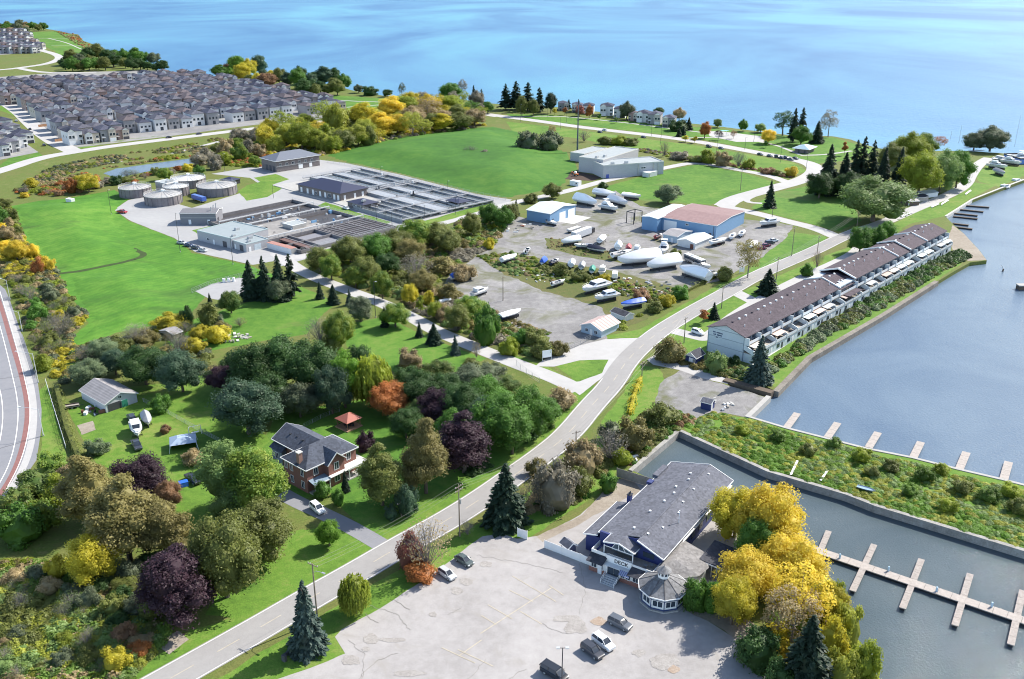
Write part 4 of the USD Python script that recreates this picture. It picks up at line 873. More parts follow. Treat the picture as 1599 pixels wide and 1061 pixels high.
b=Bld('boat_shed','small navy shed with white doors and gable beside the row building','shed',(1086,570.5),(1097,562.5),(1071,565.3))
b.walls(2.3,NAVY); b.gable(2.3,1.3,SHDARK,'ab',.3,WHITES); L=b.face('ac')[3]; b.door('ac',L*.3,L*.36,2.0,DOORW); b.window('ac',L*.08,.9,L*.16,.9)
b=Bld('dock_hut','tiny navy hut with grey roof on the gravel landing','hut',(1109,642.5),(1115.5,636.5),(1094,638.5)); b.walls(2.2,NAVY); b.gable(2.2,.6,SHGREY,'ac',.25,NAVY); b.door('ab',.5,.8,1.9,DOORW)
b=Bld('garage','white barn garage with grey tin roof and open front in the left yard','garage',(166.7,645),(213,627),(132,622))
b.walls(2.7,plain('barn_wall',(.5,.5,.52),.8,.1)); b.gable(2.7,1.9,OLDR,'ac',.4,LOOK['barn_wall']); L=b.face('ab')[3]
b.door('ab',L*.06,L*.42,2.2,DOORD,'open_doorway'); b.part('green_tarp',b.plate('ab',L*.5,0,L*.18,2.0,.02,.25),plain('green_tarp',(.03,.2,.13),.5)); b.window('ab',L*.42,2.9,.9,.7)
b=Bld('garden_shed','little grey board shed in the scrub beside the back lawn','shed',(272,531),(281,525),(256,523)); b.walls(1.8,WOODG); b.gable(1.8,.8,OLDR,'ab',.2,WOODG); b.door('ac',1,1.2,1.6,DOORD)
b=Bld('park_pavilion','low brick park washroom with pale blue hip roof near the lake','park building',(1261,240.6),(1273,236.5),(1240,238.6),0); b.walls(2.8,BRICKD); b.hip(2.8,2.0,plain('blue_park_roof',(.3,.42,.5),.5),1.4); b.door('ac',1.5,1.2,2,DOORD); b.door('ac',5.5,1.2,2,DOORD)
b=Bld('boathouse','blue boathouse with open deck at the right edge by the moored boats','boathouse',(1592,257),(1606,254),(1580,249)); b.walls(3.0,plain('bright_blue_wall',(.1,.2,.5),.6)); b.flat(3.0,FLATR,.8,DARK); b.window('ac',1,.9,1.6,1.2); b.window('ac',4,.9,1.6,1.2)
b=Bld('site_trailer','small white site trailer by the field fence','trailer',(903,291.5),(908,290),(889.5,289.5)); b.walls(2.6,WHITES); b.flat(2.6,WHITE,.05); b.window('ac',.8,1.1,1,.8); b.door('ac',2.6,.8,2,DOORW)
b=Bld('hut','small pale utility hut in the corner of the striped green field','hut',(112,318.5),(116,317),(105.5,316.5)); b.walls(2.2,WHITES); b.flat(2.2,WHITE,.1); b.door('ac',.4,.8,1.8,DOORW)
for k,(A,B,C) in enumerate((((1420,322),(1426,319),(1416,317)),((1432,316),(1440,312),(1428,312)),((1444,310),(1453,305),(1440,306)))):
    b=Bld('roadside_shed',['brown topped little shed at the tree edge by the gravel road, nearest the willow','middle dark little shed among the three at the tree edge by the gravel road','pale little shed farthest along the tree edge by the gravel road'][k],'shed',A,B,C); b.walls(2.2,[WOODD,WOODG,WHITES][k]); b.gable(2.2,.7,[OLDR,SHDARK,PALER][k],'ab',.2,WOODG); b.door('ac',.3,.7,1.7,[DOORW,DOORD,DOORW][k])

# --- grey block pumping station and its mast
P0=b=Bld('pumping_station','flat roofed grey block station with tall hall and lower wings beside the mast','utility building',(941,273.5),(985,254),(911.5,266.6)); b.walls(8.6,BLOCK); b.flat(8.6,FLATR,.5,CONCL); b.part('wall_band',b.plate('ac',0,7.6,b.face('ac')[3],.25,0,.04),CONC); b.unit(3,6,8.6); b.unit(9,4,8.6)
b=Bld('','','',(941.5,279),(1019,267),(952,270.5),into=P0); b.walls(7.2,BLOCK); b.flat(7.2,FLATR,.5,CONCL); L=b.face('ab')[3]
b.door('ab',L*.05,1.8,2.2,plain('blue_door',(.05,.08,.3),.5)); b.part('pilaster',b.plate('ab',L*.57,0,.5,7.1,0,.2),CONC); b.part('pilaster',b.plate('ab',L*.82,0,.4,7.1,0,.2),CONC); b.part('pilaster',b.plate('ab',L*.9,0,.4,7.1,0,.2),CONC); b.window('ab',L*.62,4.2,3,.8); b.unit(6,2,7.2); b.unit(15,2.5,7.2)
b=Bld('','','',(912,254),(937,243),(899.5,249.5),into=P0); b.walls(5.0,BLOCK); b.flat(5.0,FLATR,.4,CONCL)
b=Bld('generator_box','pale twin generator box on the gravel beside the block station','generator',(1012,277.5),(1024,274),(1005,275.5)); b.walls(2.6,plain('generator_paint',(.55,.57,.58),.5)); b.flat(2.6,WHITE,.08); b.door('ab',.5,1.2,2,GREYM)
g=G(901.5,237); t=Thing('radio_mast','tall dark steel monopole mast beside the grey block station','mast',g)
h=top_height(g,155); t.part('pole',MB().tube([(0,0,-.3),(0,0,h*.5),(0,0,h)],[.62,.45,.28],10),plain('mast_steel',(.1,.12,.15),.5))
for k in range(3): t.part('antenna',MB().box(.5*math.cos(k*2.1) -.15,.5*math.cos(k*2.1) +.15,.5*math.sin(k*2.1) -.15,.5*math.sin(k*2.1) +.15,h -3.2,h -1.0),DARK)
t.part('ladder',MB().box(-.1,.1,-.75,-.6,1,h*.85),DARK); t.part('platform',MB().cyl(0,0,h*.6,h*.6 +.2,.9,n=8),DARK)

# --- water treatment plant; basin concretes carry some cloud shade in their colour
b=Bld('plant_hall','brick plant hall with grey hip roof at the far end of the tanks','plant building',(430,253),(503,242.6),(402,247),6.6,.8); b.walls(6.5,BRICKD); b.hip(6.5,3.6,plain('slate_roof',(.13,.145,.18),.6),.8)
for u in (1.5,5.5,9.5): b.door('ac',u,2.6,3.4,DOORD,'roll_door')
L=b.face('ab')[3]
for k in range(6): b.window('ab',2 +k*(L -4)/6,3.6,1.6,1.2)
b.part('band',b.plate('ab',0,3.1,L,.3,0,.05),CONCL); b.part('louvre',b.plate('ab',L*.5,.3,3,2.4,0,.08),WHITE); b.part('louvre',b.plate('ab',L*.75,.3,2,2.4,0,.08),WHITE)
b=Bld('plant_building','brick plant building with broad dark blue hip roof between the basins','plant building',(531,303),(577,293.7),(460.6,288),4.3,.7); b.walls(4.2,BRICKD); b.hip(4.2,3.2,TILEB,.9,fascia=DARK)
L=b.face('ac')[3]
for u in (.03,.12,.33,.45,.62,.75,.9): b.door('ac',L*u,1.6,3.0,DOORW)
for u in (.12,.5,.8): b.door('ab',b.face('ab')[3]*u,1.4,2.8,DOORW)
b.window('ac',L*.22,1,2.4,1.8,bars=2); b.window('ac',L*.55,1,1.6,1.4)
b=Bld('plant_kiosk','small brick kiosk with dark blue hip roof beside the parked white car','kiosk',(566,321.5),(586.5,315),(547,314),2.9,.4); b.walls(2.8,BRICKD); b.hip(2.8,1.6,TILEB,.5,fascia=DARK); b.door('ac',1.2,.9,2,DOORW); b.door('ac',4.5,1.6,2,DOORW); b.unit(2,2,4.0,2,1.5,.7)
b=Bld('plant_shelter','small dark roofed open shelter at the right corner of the aeration basin','shelter',(716,318.5),(731,313.5),(700,312),2.8,.3); b.part('wall',MB().box(.5,b.LX -.5,.5,b.LY -.5,-.2,1.6),GREYM); b.hip(2.8,1.0,TILEB,.4,fascia=DARK)
for x in (.2,b.LX -.2):
    for y in (.2,b.LY -.2): b.part('post',MB().box(x -.08,x +.08,y -.08,y +.08,0,2.8),GREYM)
b=Bld('old_plant_building','grey flat roofed old plant building beside the round tanks','plant building',(338.5,350.5),(368,343.5),(280,356.5)); b.walls(5.2,plain('old_block',(.18,.18,.2),.9,.08)); b.gable(5.2,1.0,plain('grey_flat_roof',(.17,.17,.185),.9),'ac',.3,LOOK['old_block'])
b.part('band',b.plate('ac',0,3.0,b.face('ac')[3],.25,0,.04),CONC); b.door('ac',3,1.2,2.2,DOORW); b.door('ac',12,1.2,2.2,DOORW); b.door('ab',2,2.2,2.6,DOORD)
for k in range(3): b.part('vent_stack',MB().tube([(3 +k*4,3,5.4),(3 +k*4,3,7.4),(3.8 +k*4,3,7.4)],.25,8),GREYM)
for k,(A,B,C,hh) in enumerate((((385.5,394.5),(421,386),(352,385),3.4),((363,389),(408,371),(323.5,372.5),4.4))):
    b=Bld('plant_office',['front low office block with pale green flat roof and open garage by the red container','rear taller office block with pale green flat roof and roof vents'][k],'plant building',A,B,C); b.walls(hh,BLOCK); b.flat(hh,FLATB,.35,plain('pale_green_trim',(.36,.43,.44),.6))
    L=b.face('ac')[3]
    b.door('ac',L*.15,2.6,2.6,DOORD,'garage_door'); b.door('ac',L*.5,1.0,2.1,DOORW); b.window('ac',L*.65,1.2,1.6,1.0); b.door('ab',1.2,1.1,2.1,DOORW); b.door('ab',4.0,3.4,2.6,plain('pale_garage_door',(.45,.52,.56),.5),'garage_door')
    b.unit(2.5,2,hh,1.6,1.2,.8); b.unit(b.LX*.5,b.LY*.4,hh,2.2,1.4,1.0)
b=Bld('freight_container','long white freight container with rusty red top beside the old basin','container',(455,398),(460,395),(421,387)); b.walls(2.5,plain('container_white',(.6,.61,.63),.5,.08)); b.flat(2.5,plain('rusty_top',(.34,.17,.14),.7,.2),.06,plain('rusty_rim',(.42,.2,.15),.7)); b.part('door',b.plate('ab',.2,.2,b.face('ab')[3] -.4,2.2,0,.05),GREYM)
for k in range(10): b.part('rib',b.plate('ac',.6 +k*b.face('ac')[3]/10.5,.15,.12,2.3,0,.05),LOOK['container_white'])

TANKW=ribbed('tank_panels',(.2,.175,.175),2.2,'x',.8,.25,.3,noise=.35)
def tank(px,py,rpx,ybot,label,roof_c):
    s=scale_at(px,py +10); g=G(px,ybot -rpx*.36); r=rpx/s
    t=Thing('round_tank',label,'tank',g,0,.3,group='round digester tanks of the treatment plant')
    N=40; wv=MB().cyl(0,0,-.3,4.6,r,n=N)
    t.part('wall',wv,plain('tank_wall',(.17,.152,.158),.85,.3,.25))
    for k in range(20):
        a=k*math.pi/10; t.part('pilaster',MB().obox((r +.08)*math.cos(a),(r +.08)*math.sin(a),.2,.5,-.2,4.5,a),LOOK['tank_wall'])
    rm=plain('tank_cover' +('_pale' if roof_c else ''),(.62,.62,.6) if roof_c else (.4,.385,.37),.7,.1,.4)
    t.part('cover',MB().cyl(0,0,4.55,6.1,r -.35,.8,N),rm)
    m=MB()
    for k in range(20): a=k*math.pi/10; m.bar(((r -.4)*math.cos(a),(r -.4)*math.sin(a),4.68),(.8*math.cos(a),.8*math.sin(a),6.18),.14,.12)
    t.part('cover_ribs',m,GREYM)
    t.part('rim',MB().tube([((r +.1)*math.cos(q),(r +.1)*math.sin(q),4.62) for q in np.linspace(0,2*math.pi,41)],.14,5),CONCL)
    m=MB()
    for zz in (5.2,5.65): m.tube([((r +.05)*math.cos(q),(r +.05)*math.sin(q),zz) for q in np.linspace(0,2*math.pi,33)],.035,4)
    for k in range(32): q=k*math.pi/16; m.bar(((r +.05)*math.cos(q),(r +.05)*math.sin(q),4.6),((r +.05)*math.cos(q),(r +.05)*math.sin(q),5.65),.05)
    t.part('hand_rail',m,TRIM)
    t.part('hatch',MB().cyl(0,0,6.0,7.2,.7,n=10).box(.3,1.4,-.3,.3,6.1,6.9),WHITE)
    t.part('ladder',MB().box(r,r +.35,-.3,.3,0,5.2),GREYM)
tank(212,296,23.6,313.8,'leftmost round tank with weathered wall at the lawn edge',0)
tank(256,309,27.7,327,'front round tank with weathered wall facing the paved yard',0)
tank(295,283,25.8,300,'rearmost round tank with bright white cover',1)
tank(339.5,297,30,313,'largest round tank on the right beside the blue tanker',0)
tank(276,296,19,311,'small round tank with white cover in the middle of the group',1)
b=Bld('valve_house','low grey valve house wedged between the round tanks','plant building',(262,303),(280,299),(245,299)); b.walls(5.4,CONC); b.flat(5.4,FLATR,.3); b.unit(1,1,5.4); b.unit(4,2,5.4)
b=Bld('dark_kiosk','small dark gazebo like kiosk behind the largest round tank','kiosk',(362,290),(371,286),(349,287)); b.walls(2.4,DARK); b.hip(2.4,1.4,TILEB,.4,fascia=DARK)

def basin_frame(label,O,Xp,Yp,name='aeration_basin'):
    b=Bld(name,label,'treatment basin',O,Xp,Yp); return b
RAILM=plain('rail_metal',(.5,.52,.55),.4,.05,metal=.3)
SLUDGE=plain('basin_liquid',(.05,.055,.05),.15,.3,.6)
def handrail(mb,p,q,h=1.05,step=3.0):
    p,q=np.array(p,float),np.array(q,float); L=np.linalg.norm(q -p); n=max(1,int(L/step))
    for z in (h,h*.55): mb.bar(p +(0,0,z),q +(0,0,z),.06)
    for i in range(n +1): c=p +(q -p)*i/n; mb.bar(c,c +(0,0,h),.06)
def new_basin():
    b=basin_frame('long pale concrete aeration basin with open channels and railings',(628,349),(766,316.5),(488,306))
    W=b.face('ab')[3]; L=b.face('ac')[3]; sw=b.ab == 'x'
    O3=G(628,349); ex=(G(766,316.5) -O3); ex=ex/np.linalg.norm(ex)
    def B(u,v): return (u,v) if sw else (v,u)   # u along ab (width), v along ac (length)
    def bx(m,u0,u1,v0,v1,z0,z1):
        a,c=B(u0,v0),B(u1,v1); return m.box(a[0],c[0],a[1],c[1],z0,z1)
    def ln(u,v,z): a=B(u,v); return (a[0],a[1],z)
    L2=116.0
    b.part('floor',bx(MB(),0,W,0,L2,-.3,.3),CONC)
    lanes=[0,.1,.2,.3,.4,.53,.66,.76,.88,1.0]
    kept=[]
    for i,f in enumerate(lanes):
        v1=40 if f < .32 else L2
        b.part('channel_wall',bx(MB(),f*W -(.0 if i == 0 else .35),f*W +.35,0,v1,.3,1.75),plain('shaded_basin_concrete',(.25,.255,.27),.9,.25,.4,.2)); kept.append((f*W,v1))  # darker, bluish concrete: a passing cloud's shade put into the base colour
    for i in range(len(lanes) -1):
        v1=kept[i][1] if kept[i][1] == kept[i +1][1] else 40
        if i in (4,6): b.part('covered_channel',bx(MB(),lanes[i]*W +.35,lanes[i +1]*W -.35,2,v1 -2,.3,1.6),plain('shaded_channel_cover',(.3,.32,.345),.6,.15))  # covers toned down with the same cloud shade as the walls
        else: b.part('channel_water',bx(MB(),lanes[i]*W +.35,lanes[i +1]*W -.35,.6,v1 -.6,.3,.9),SLUDGE)
    for v in (0,20,40,62,66,90,L2):
        u0=0 if v <= 40 else .32*W
        b.part('cross_walk',bx(MB(),u0,W,v -.7,v +.7,1.5,1.8),LOOK['shaded_basin_concrete'])
        m=MB(); handrail(m,ln(u0,v -.7,1.8),ln(W,v -.7,1.8)); handrail(m,ln(u0,v +.7,1.8),ln(W,v +.7,1.8)); b.part('hand_rail',m,RAILM)
    for f,v1 in kept[1:-1]:
        m=MB(); handrail(m,ln(f,1,1.75),ln(f,v1 -1,1.75)); b.part('hand_rail',m,RAILM)
    m=MB(); handrail(m,ln(W,0,1.75),ln(W,L2,1.75)); handrail(m,ln(0,0,1.75),ln(0,40,1.75)); b.part('hand_rail',m,RAILM)
    rg=random.Random(5)
    for k in range(26):
        u,v=W*rg.uniform(.35,.97),rg.choice([20,40,62,66,90]) +rg.uniform(-1,1); p=B(u,v)
        b.part('pump',MB().cyl(p[0],p[1],1.6,2.5 +rg.random(),.3 +rg.random()*.3,n=8).box(p[0] -.5,p[0] +.5,p[1] -.3,p[1] +.3,1.7,2.1),rg.choice([GREYM,WHITE,DARK,GREYM]))
    m=MB(); p=ln(W*.3,64,3.2); q=ln(W*1.0,64,3.2); m.bar(p,q,.5,.5); b.part('pipe_bridge',m,GREYM)
new_basin()
def old_basin():
    O,X,Y=(470,397),(612,357.5),(390,366)
    b=basin_frame('old dark settling basins with girders, pits and concrete walkways',O,X,Y,'settling_basin')
    W=b.face('ab')[3]; L=b.face('ac')[3]; sw=b.ab == 'x'
    def B(u,v): return (u,v) if sw else (v,u)
    def bx(m,u0,u1,v0,v1,z0,z1):
        a,c=B(u0,v0),B(u1,v1); return m.box(a[0],c[0],a[1],c[1],z0,z1)
    def ln(u,v,z): a=B(u,v); return (a[0],a[1],z)
    PIT=plain('pit_dark',(.055,.05,.05),.5,.3,.5); OLD=plain('old_shaded_concrete',(.17,.16,.165),.9,.25,.5,.2); GRIT=plain('stained_shaded_concrete',(.24,.23,.22),.9,.25,.25,.2)  # aged and stained concrete, darkened further to include cloud shade
    L3=L +38
    b.part('floor',bx(MB(),0,W,0,L3,-.3,.25),PIT)
    b.part('deck',bx(MB(),0,W*.62,L*.55,L*1.15,.25,1.5),GRIT)
    for f in (0,.14,.2,.47,.5,.62,.8,1.0): b.part('pit_wall',bx(MB(),f*W -.3,f*W +.3,0,L*.55,.25,1.7),OLD)
    for v in (0,.27,.55,1.15,1.6): b.part('pit_wall',bx(MB(),0,W,v*L -.3,v*L +.3,.25,1.65),OLD)
    b.part('pit_wall',bx(MB(),0,.6,0,L3,.25,1.6),OLD); b.part('pit_wall',bx(MB(),W -.3,W +.3,0,L3,.25,1.6),OLD); b.part('pit_wall',bx(MB(),0,W,L3 -.6,L3,.25,1.6),OLD)
    for k in range(22):
        u=W*(.52 +.48*k/22); b.part('girder',bx(MB(),u -.12,u +.12,.5,L*.55 -.5,1.2,1.5),plain('girder',(.13,.115,.115),.6,.2))
    for k in range(9):
        v=L*.55*(k +.5)/9; b.part('scraper_beam',bx(MB(),W*.52,W -.5,v -.1,v +.1,1.5,1.65),plain('pale_beam',(.36,.35,.36),.6))
    b.part('rusty_beam',bx(MB(),W*.08,W*.13,1,L*.5,.8,1.5),plain('rusty_beam',(.13,.075,.065),.8,.2)); b.part('pit_floor',bx(MB(),W*.2,W*.46,.6,L*.5,.26,.4),plain('pit_floor',(.2,.2,.22),.7,.2))
    for (u0,v0,u1,v1) in ((0,1.15,1,1.15),(0,.55,1,.55),(0,1.45,1,1.45)):
        m=MB(); m.bar(ln(u0*W,v0*L,3.0),ln(u1*W,v1*L,3.0),.45,.45)
        for k in range(7): c=ln(W*(u0 +(u1 -u0)*k/6),v0*L,0); m.bar((c[0],c[1],.3),(c[0],c[1],3.0),.25)
        b.part('pipe_rack',m,plain('pale_pipe',(.55,.55,.55),.5))
    m=MB(); handrail(m,ln(0,0,1.6),ln(W,0,1.6)); handrail(m,ln(W,0,1.6),ln(W,L3,1.6)); handrail(m,ln(0,.55*L,1.6),ln(W,.55*L,1.6)); b.part('hand_rail',m,RAILM)
    rg=random.Random(9)
    for k in range(70):
        u,v=W*rg.uniform(.03,.97),L*rg.choice([rg.uniform(.58,1.12),rg.uniform(1.18,1.6),rg.uniform(1.18,1.6)]); p=B(u,v); lx,ly,hh=rg.uniform(.5,3),rg.uniform(.4,1.6),rg.uniform(.4,1.7)
        z=1.5 if v < L*1.15 and u < W*.62 else .25
        if rg.random() < .5: m=MB().box(p[0] -lx/2,p[0] +lx/2,p[1] -ly/2,p[1] +ly/2,z,z +hh)
        else: m=MB().tube([(p[0],p[1],z),(p[0],p[1],z +hh),(p[0] +lx,p[1],z +hh),(p[0] +lx,p[1],z)],.16,6)
        b.part('equipment',m,rg.choice([OLD,GREYM,PIT,GRIT,LOOK['pale_pipe'],plain('blue_pipe',(.16,.32,.5),.5)]))
old_basin()
b=Bld('basin_house','little pump house with white doors at the middle of the old basins','pump house',(458,364),(475,358),(447,358.5)); b.walls(3.2,CONC); b.flat(3.2,FLATR,.2); b.door('ac',.5,1,2.1,DOORW)
# --- suburb: house models, then every house of the rows
TOWNR=[shingle('town_roof_grey',(.11,.112,.14)),shingle('town_roof_brown',(.125,.105,.115)),shingle('town_roof_dark',(.05,.055,.085)),shingle('town_roof_pale',(.1,.1,.125)),shingle('town_roof_slate',(.08,.085,.12))]
TOWNW=[bricky('town_brick_brown',(.2,.155,.14),(.25,.2,.18),(.3,.28,.26)),plain('town_siding_white',(.6,.6,.6),.7,.08),bricky('town_brick_grey',(.2,.2,.215),(.26,.26,.27),(.32,.32,.33)),plain('town_siding_beige',(.46,.41,.35),.7,.08),bricky('town_brick_red',(.27,.15,.12),(.32,.2,.16),(.36,.3,.28))]
def town_house(k):
    rg=random.Random(k); W,D,Hh=9.6,15.0,7.8
    t=Thing('town_house_model',cls=True); wm=TOWNW[[0,2,1,3,2,2,4,1,0,2,1,2][k]]; rm=TOWNR[k % 5]
    t.part('wall',MB().box(0,W,0,D,-.2,Hh),wm)
    bw=W*.48; bx=0 if k % 2 else W -bw
    t.part('front_bay',MB().box(bx,bx +bw,-1.3,.05,-.2,Hh -.1),TOWNW[[1,1,1,1,3,1,3,1,1,3,1,1][k]])
    m=MB(); o=.45; r=(W +2*o)/2; e,z=Hh,Hh +2.1
    p=[(-o,-o,e),(W +o,-o,e),(W +o,D +o,e),(-o,D +o,e)]; R1,R2=(W/2,-o +r,z),(W/2,D +o -r,z)
    for q in ([p[0],p[1],R1],[p[1],p[2],R2,R1],[p[2],p[3],R2],[p[3],p[0],R1,R2]): m.ngon(q)
    m.box(-o,W +o,-o,D +o,Hh -.2,Hh)
    if k % 3 != 2:
        g0,g1=bx -.3,bx +bw +.3; gm=(g0 +g1)/2
        m.slab([(g0,-1.7,Hh),(gm,-1.7,Hh +1.6),(gm,3.2,Hh +1.6),(g0,3.2,Hh)][::-1],.12); m.slab([(g1,-1.7,Hh),(g1,3.2,Hh),(gm,3.2,Hh +1.6),(gm,-1.7,Hh +1.6)][::-1],.12)
        t.part('front_gable',MB().add([(g0 +.3,-1.25,Hh -.1),(g1 -.3,-1.25,Hh -.1),(gm,-1.25,Hh +1.45),(gm,-1.15,Hh +1.45)],[(0,1,2),(0,2,3),(1,3,2)]),WHITE)
    else: m.box(bx -.3,bx +bw +.3,-1.7,0,Hh -.1,Hh +.15)
    t.part('roof',m,rm)
    gx=W -.8 -4.6 if k % 2 else .8
    t.part('garage_door',MB().box(bx +.35,bx +bw -.35,-1.36,-1.28,0,2.3),[DOORD,DOORW,DOORD][k % 3])
    dx=.8 if bx else W -1.9
    t.part('door',MB().box(dx,dx +1.0,-.06,.02,.3,2.5),DOORD); t.part('porch_roof',MB().box(min(dx -.7,bx),max(dx +1.6,bx),-1.6,0,2.7,2.95) if False else MB().box(dx -.6,dx +1.7,-1.5,0,2.75,2.95),WHITE)
    for px,y in ((bx +.5,-1.36),(bx +bw -2.0,-1.36)): w=t.part('window',MB().box(px -.1,px +1.6,y +.02,y +.1,3.7,5.5),WHITE); t.part('pane',MB().box(px,px +1.5,y -.02,y +.04,3.8,5.4),GLASS,under=w)
    w=t.part('window',MB().box(dx -.5,dx +1.6,-.08,.02,3.7,5.5),WHITE); t.part('pane',MB().box(dx -.4,dx +1.5,-.12,-.06,3.8,5.4),GLASS,under=w)
    for y in (3,9): t.part('side_window',MB().box(-.05,.02,y,y +1.1,3.8,5.2),GLASS)
    for px in (1,4,7): t.part('back_window',MB().box(px,px +1.6,D -.02,D +.05,3.6,5.0),GLASS); 
    t.part('back_door',MB().box(3,5.4,D -.02,D +.05,.4,2.5),GLASS)
    return t
MODELS=[town_house(k) for k in range(12)]
KINDS=['brown brick','grey brick','white sided','beige sided','dark brick','grey two tone','red brick','pale','brown','beige trimmed','white','grey']
_u='first second third fourth fifth sixth seventh eighth ninth'.split()
ORD=_u +'tenth eleventh twelfth thirteenth fourteenth fifteenth sixteenth seventeenth eighteenth nineteenth'.split()
for a in 'twenty thirty forty fifty sixty'.split(): ORD+=[a[:-1] +'ieth'] +[f'{a} {b}' for b in _u]
TOWN=Polygon([(108,229),(250,212),(400,193),(540,180),(545,172),(490,152),(440,145),(405,138),(350,128),(300,122),(245,112),(170,112),(95,116),(-50,128),(-50,160),(30,168),(58,190),(82,212)])
def town():
    a,b=G(112,229),G(540,181); u=b -a; Lu=np.linalg.norm(u); u /= Lu; v=np.array([-u[1],u[0]]); ang=math.atan2(u[1],u[0])
    rg=random.Random(11); rows=[]; d=4.0
    for r in range(16):
        row=[]
        for i in range(-30,70):
            p=a +u*(i*10.7 +(r*3.7) % 10.7) +v*d; q=PXY(p[0],p[1],0)
            q2=PXY(*(p +u*9.6),0)
            if TOWN.contains(Point(q)) and TOWN.contains(Point(q2)): row.append(p)
        rows.append((d,row)); d+=(22.0 if r % 2 == 0 else 29.0)
    n=0
    for r,(d,row) in enumerate(rows):
        for i,p in enumerate(row):
            if n >= 298: return
            k=rg.randrange(12); flip=r % 2 == 1
            at=p +v*rg.uniform(-1.6,1.6)
            if flip: at=at +u*9.6 +v*15
            if rg.random() < .06: continue
            s=(rg.uniform(.88,1.06),rg.uniform(.78,1.08),rg.uniform(.86,1.25))
            place=f'{ORD[i]} from left in the front row along the curving road' if r == 0 else f'{ORD[i]} from left, {ORD[r]} row back from the curving road'
            copy(MODELS[k],'town_house',f'{KINDS[k]} house, {place}','house',at,0,ang +(math.pi if flip else 0),s,'houses of the dense suburb'); n+=1
town()
def extra_houses(lst,labelf,group,frame_ang=None):
    rg=random.Random(4)
    for i,(x,y,k,sc,a) in enumerate(lst):
        copy(MODELS[k],'town_house',labelf(i,k),'house',G(x,y),0,math.radians(a),(sc,sc*.8,sc*.92),group)
LK=[(873,173,4,.85,3),(893,176,9,.9,-5),(910,178,2,.95,-8),(937,181,7,1.1,-10),(958,184,2,1.0,-14),(981,188.5,6,.8,-14),(994,191,7,1.0,-16),(1011,194,4,1.05,-16),(1034,198,9,.95,-18)]
LN=['dark roofed house at the left end of the lakeside lane, nearest the pines','small dark lakeside house behind the pink trees','pale lakeside house just right of the mast top','wide grey roofed lakeside house in the middle of the lane','white front lakeside house with dark porch','red lakeside cottage half hidden by a big tree','blue grey lakeside house right of the red cottage','large dark gabled lakeside house','last lakeside house on the right beside the hedge']
extra_houses(LK,lambda i,k: LN[i],'lakeside houses')
CL=[(-8,246,2,1,45),(8,240,5,1,45),(20,233,7,1.05,45),(30,226,2,1.05,45),(-10,228,3,1,45),(2,220,7,1,45),(12,213,5,1,45),(-10,212,1,1,45),(0,204,2,1,45)]
extra_houses(CL,lambda i,k: f'{KINDS[k]} house at the left edge across the side street, {ORD[i]} nearest','houses across the side street')
FT=[(x,y) for y in (84,78,72,66,60,54) for x in range(-30,62,9) if x < 62 -abs(y -80)*.9]
extra_houses([(x,y,(i*5) % 8,1.25,55) for i,(x,y) in enumerate(FT)],lambda i,k: 'distant dark roofed town house in the tight far block at the top left corner','far top left town houses')
def townhouse_fence(px,py,ang,label):
    t=Thing('board_fence',label,'fence',G(px,py),0,math.radians(ang))
    for k in range(9): t.part('panel',MB().box(k*2.2,k*2.2 +2.1,-.04,.04,0,1.9),plain('cedar_fence',(.4,.22,.12),.8,.15)); t.part('post',MB().box(k*2.2 +2.1,k*2.2 +2.2,-.08,.08,0,2.05),LOOK['cedar_fence'])
townhouse_fence(86,222,46,'orange cedar board fence at the near corner of the suburb'); townhouse_fence(60,199,46,'orange cedar board fence along the second side yard of the suburb street')
# ---------------------------------------------------------------- vehicles
def paint(name,c): return plain('paint_' +name,c,.3,.05,.5,coat=.6)
PAINTS={'silver': (.45,.46,.47),'white': (.74,.75,.76),'black': (.015,.016,.02),'grey': (.09,.1,.115),'green grey': (.07,.09,.085),'navy': (.02,.03,.08),'blue': (.04,.1,.28),'red': (.36,.02,.025),'maroon': (.16,.015,.04),'dark': (.035,.037,.045)}
def lozenge(t,name,secs,m,under=None):
    """Skin over cross sections (x, half width bottom, half width middle, half width top, z0, zm, z1)."""
    V,F=[],[]; n=8
    for x,wb,wm,wt,z0,zm,z1 in secs:
        V+=[(x,-wb,z0),(x,-wm,z0 +(zm -z0)*.35),(x,-wm,zm),(x,-wt,z1),(x,wt,z1),(x,wm,zm),(x,wm,z0 +(zm -z0)*.35),(x,wb,z0)]
    for i in range(len(secs) -1):
        for j in range(n): F.append((i*n +j,i*n +(j +1) % n,(i +1)*n +(j +1) % n,(i +1)*n +j))
    mb=MB().add(V,F); e=(len(secs) -1)*n
    mb.add(V[:n],[(0,j +1,j) for j in range(1,n -1)]); mb.add(V[e:],[(0,j,j +1) for j in range(1,n -1)])
    return t.part(name,mb,m,under,smooth=35)
def wheels(t,xs,w,r=.34):
    for x in xs:
        for s in (-1,1):
            p=t.part('wheel',MB().tube([(x,s*(w -.2),r),(x,s*(w +.02),r)],r,14),RUBBER); t.part('rim',MB().tube([(x,s*(w -.05),r),(x,s*(w +.035),r)],r*.6,10),GREYM,under=p)
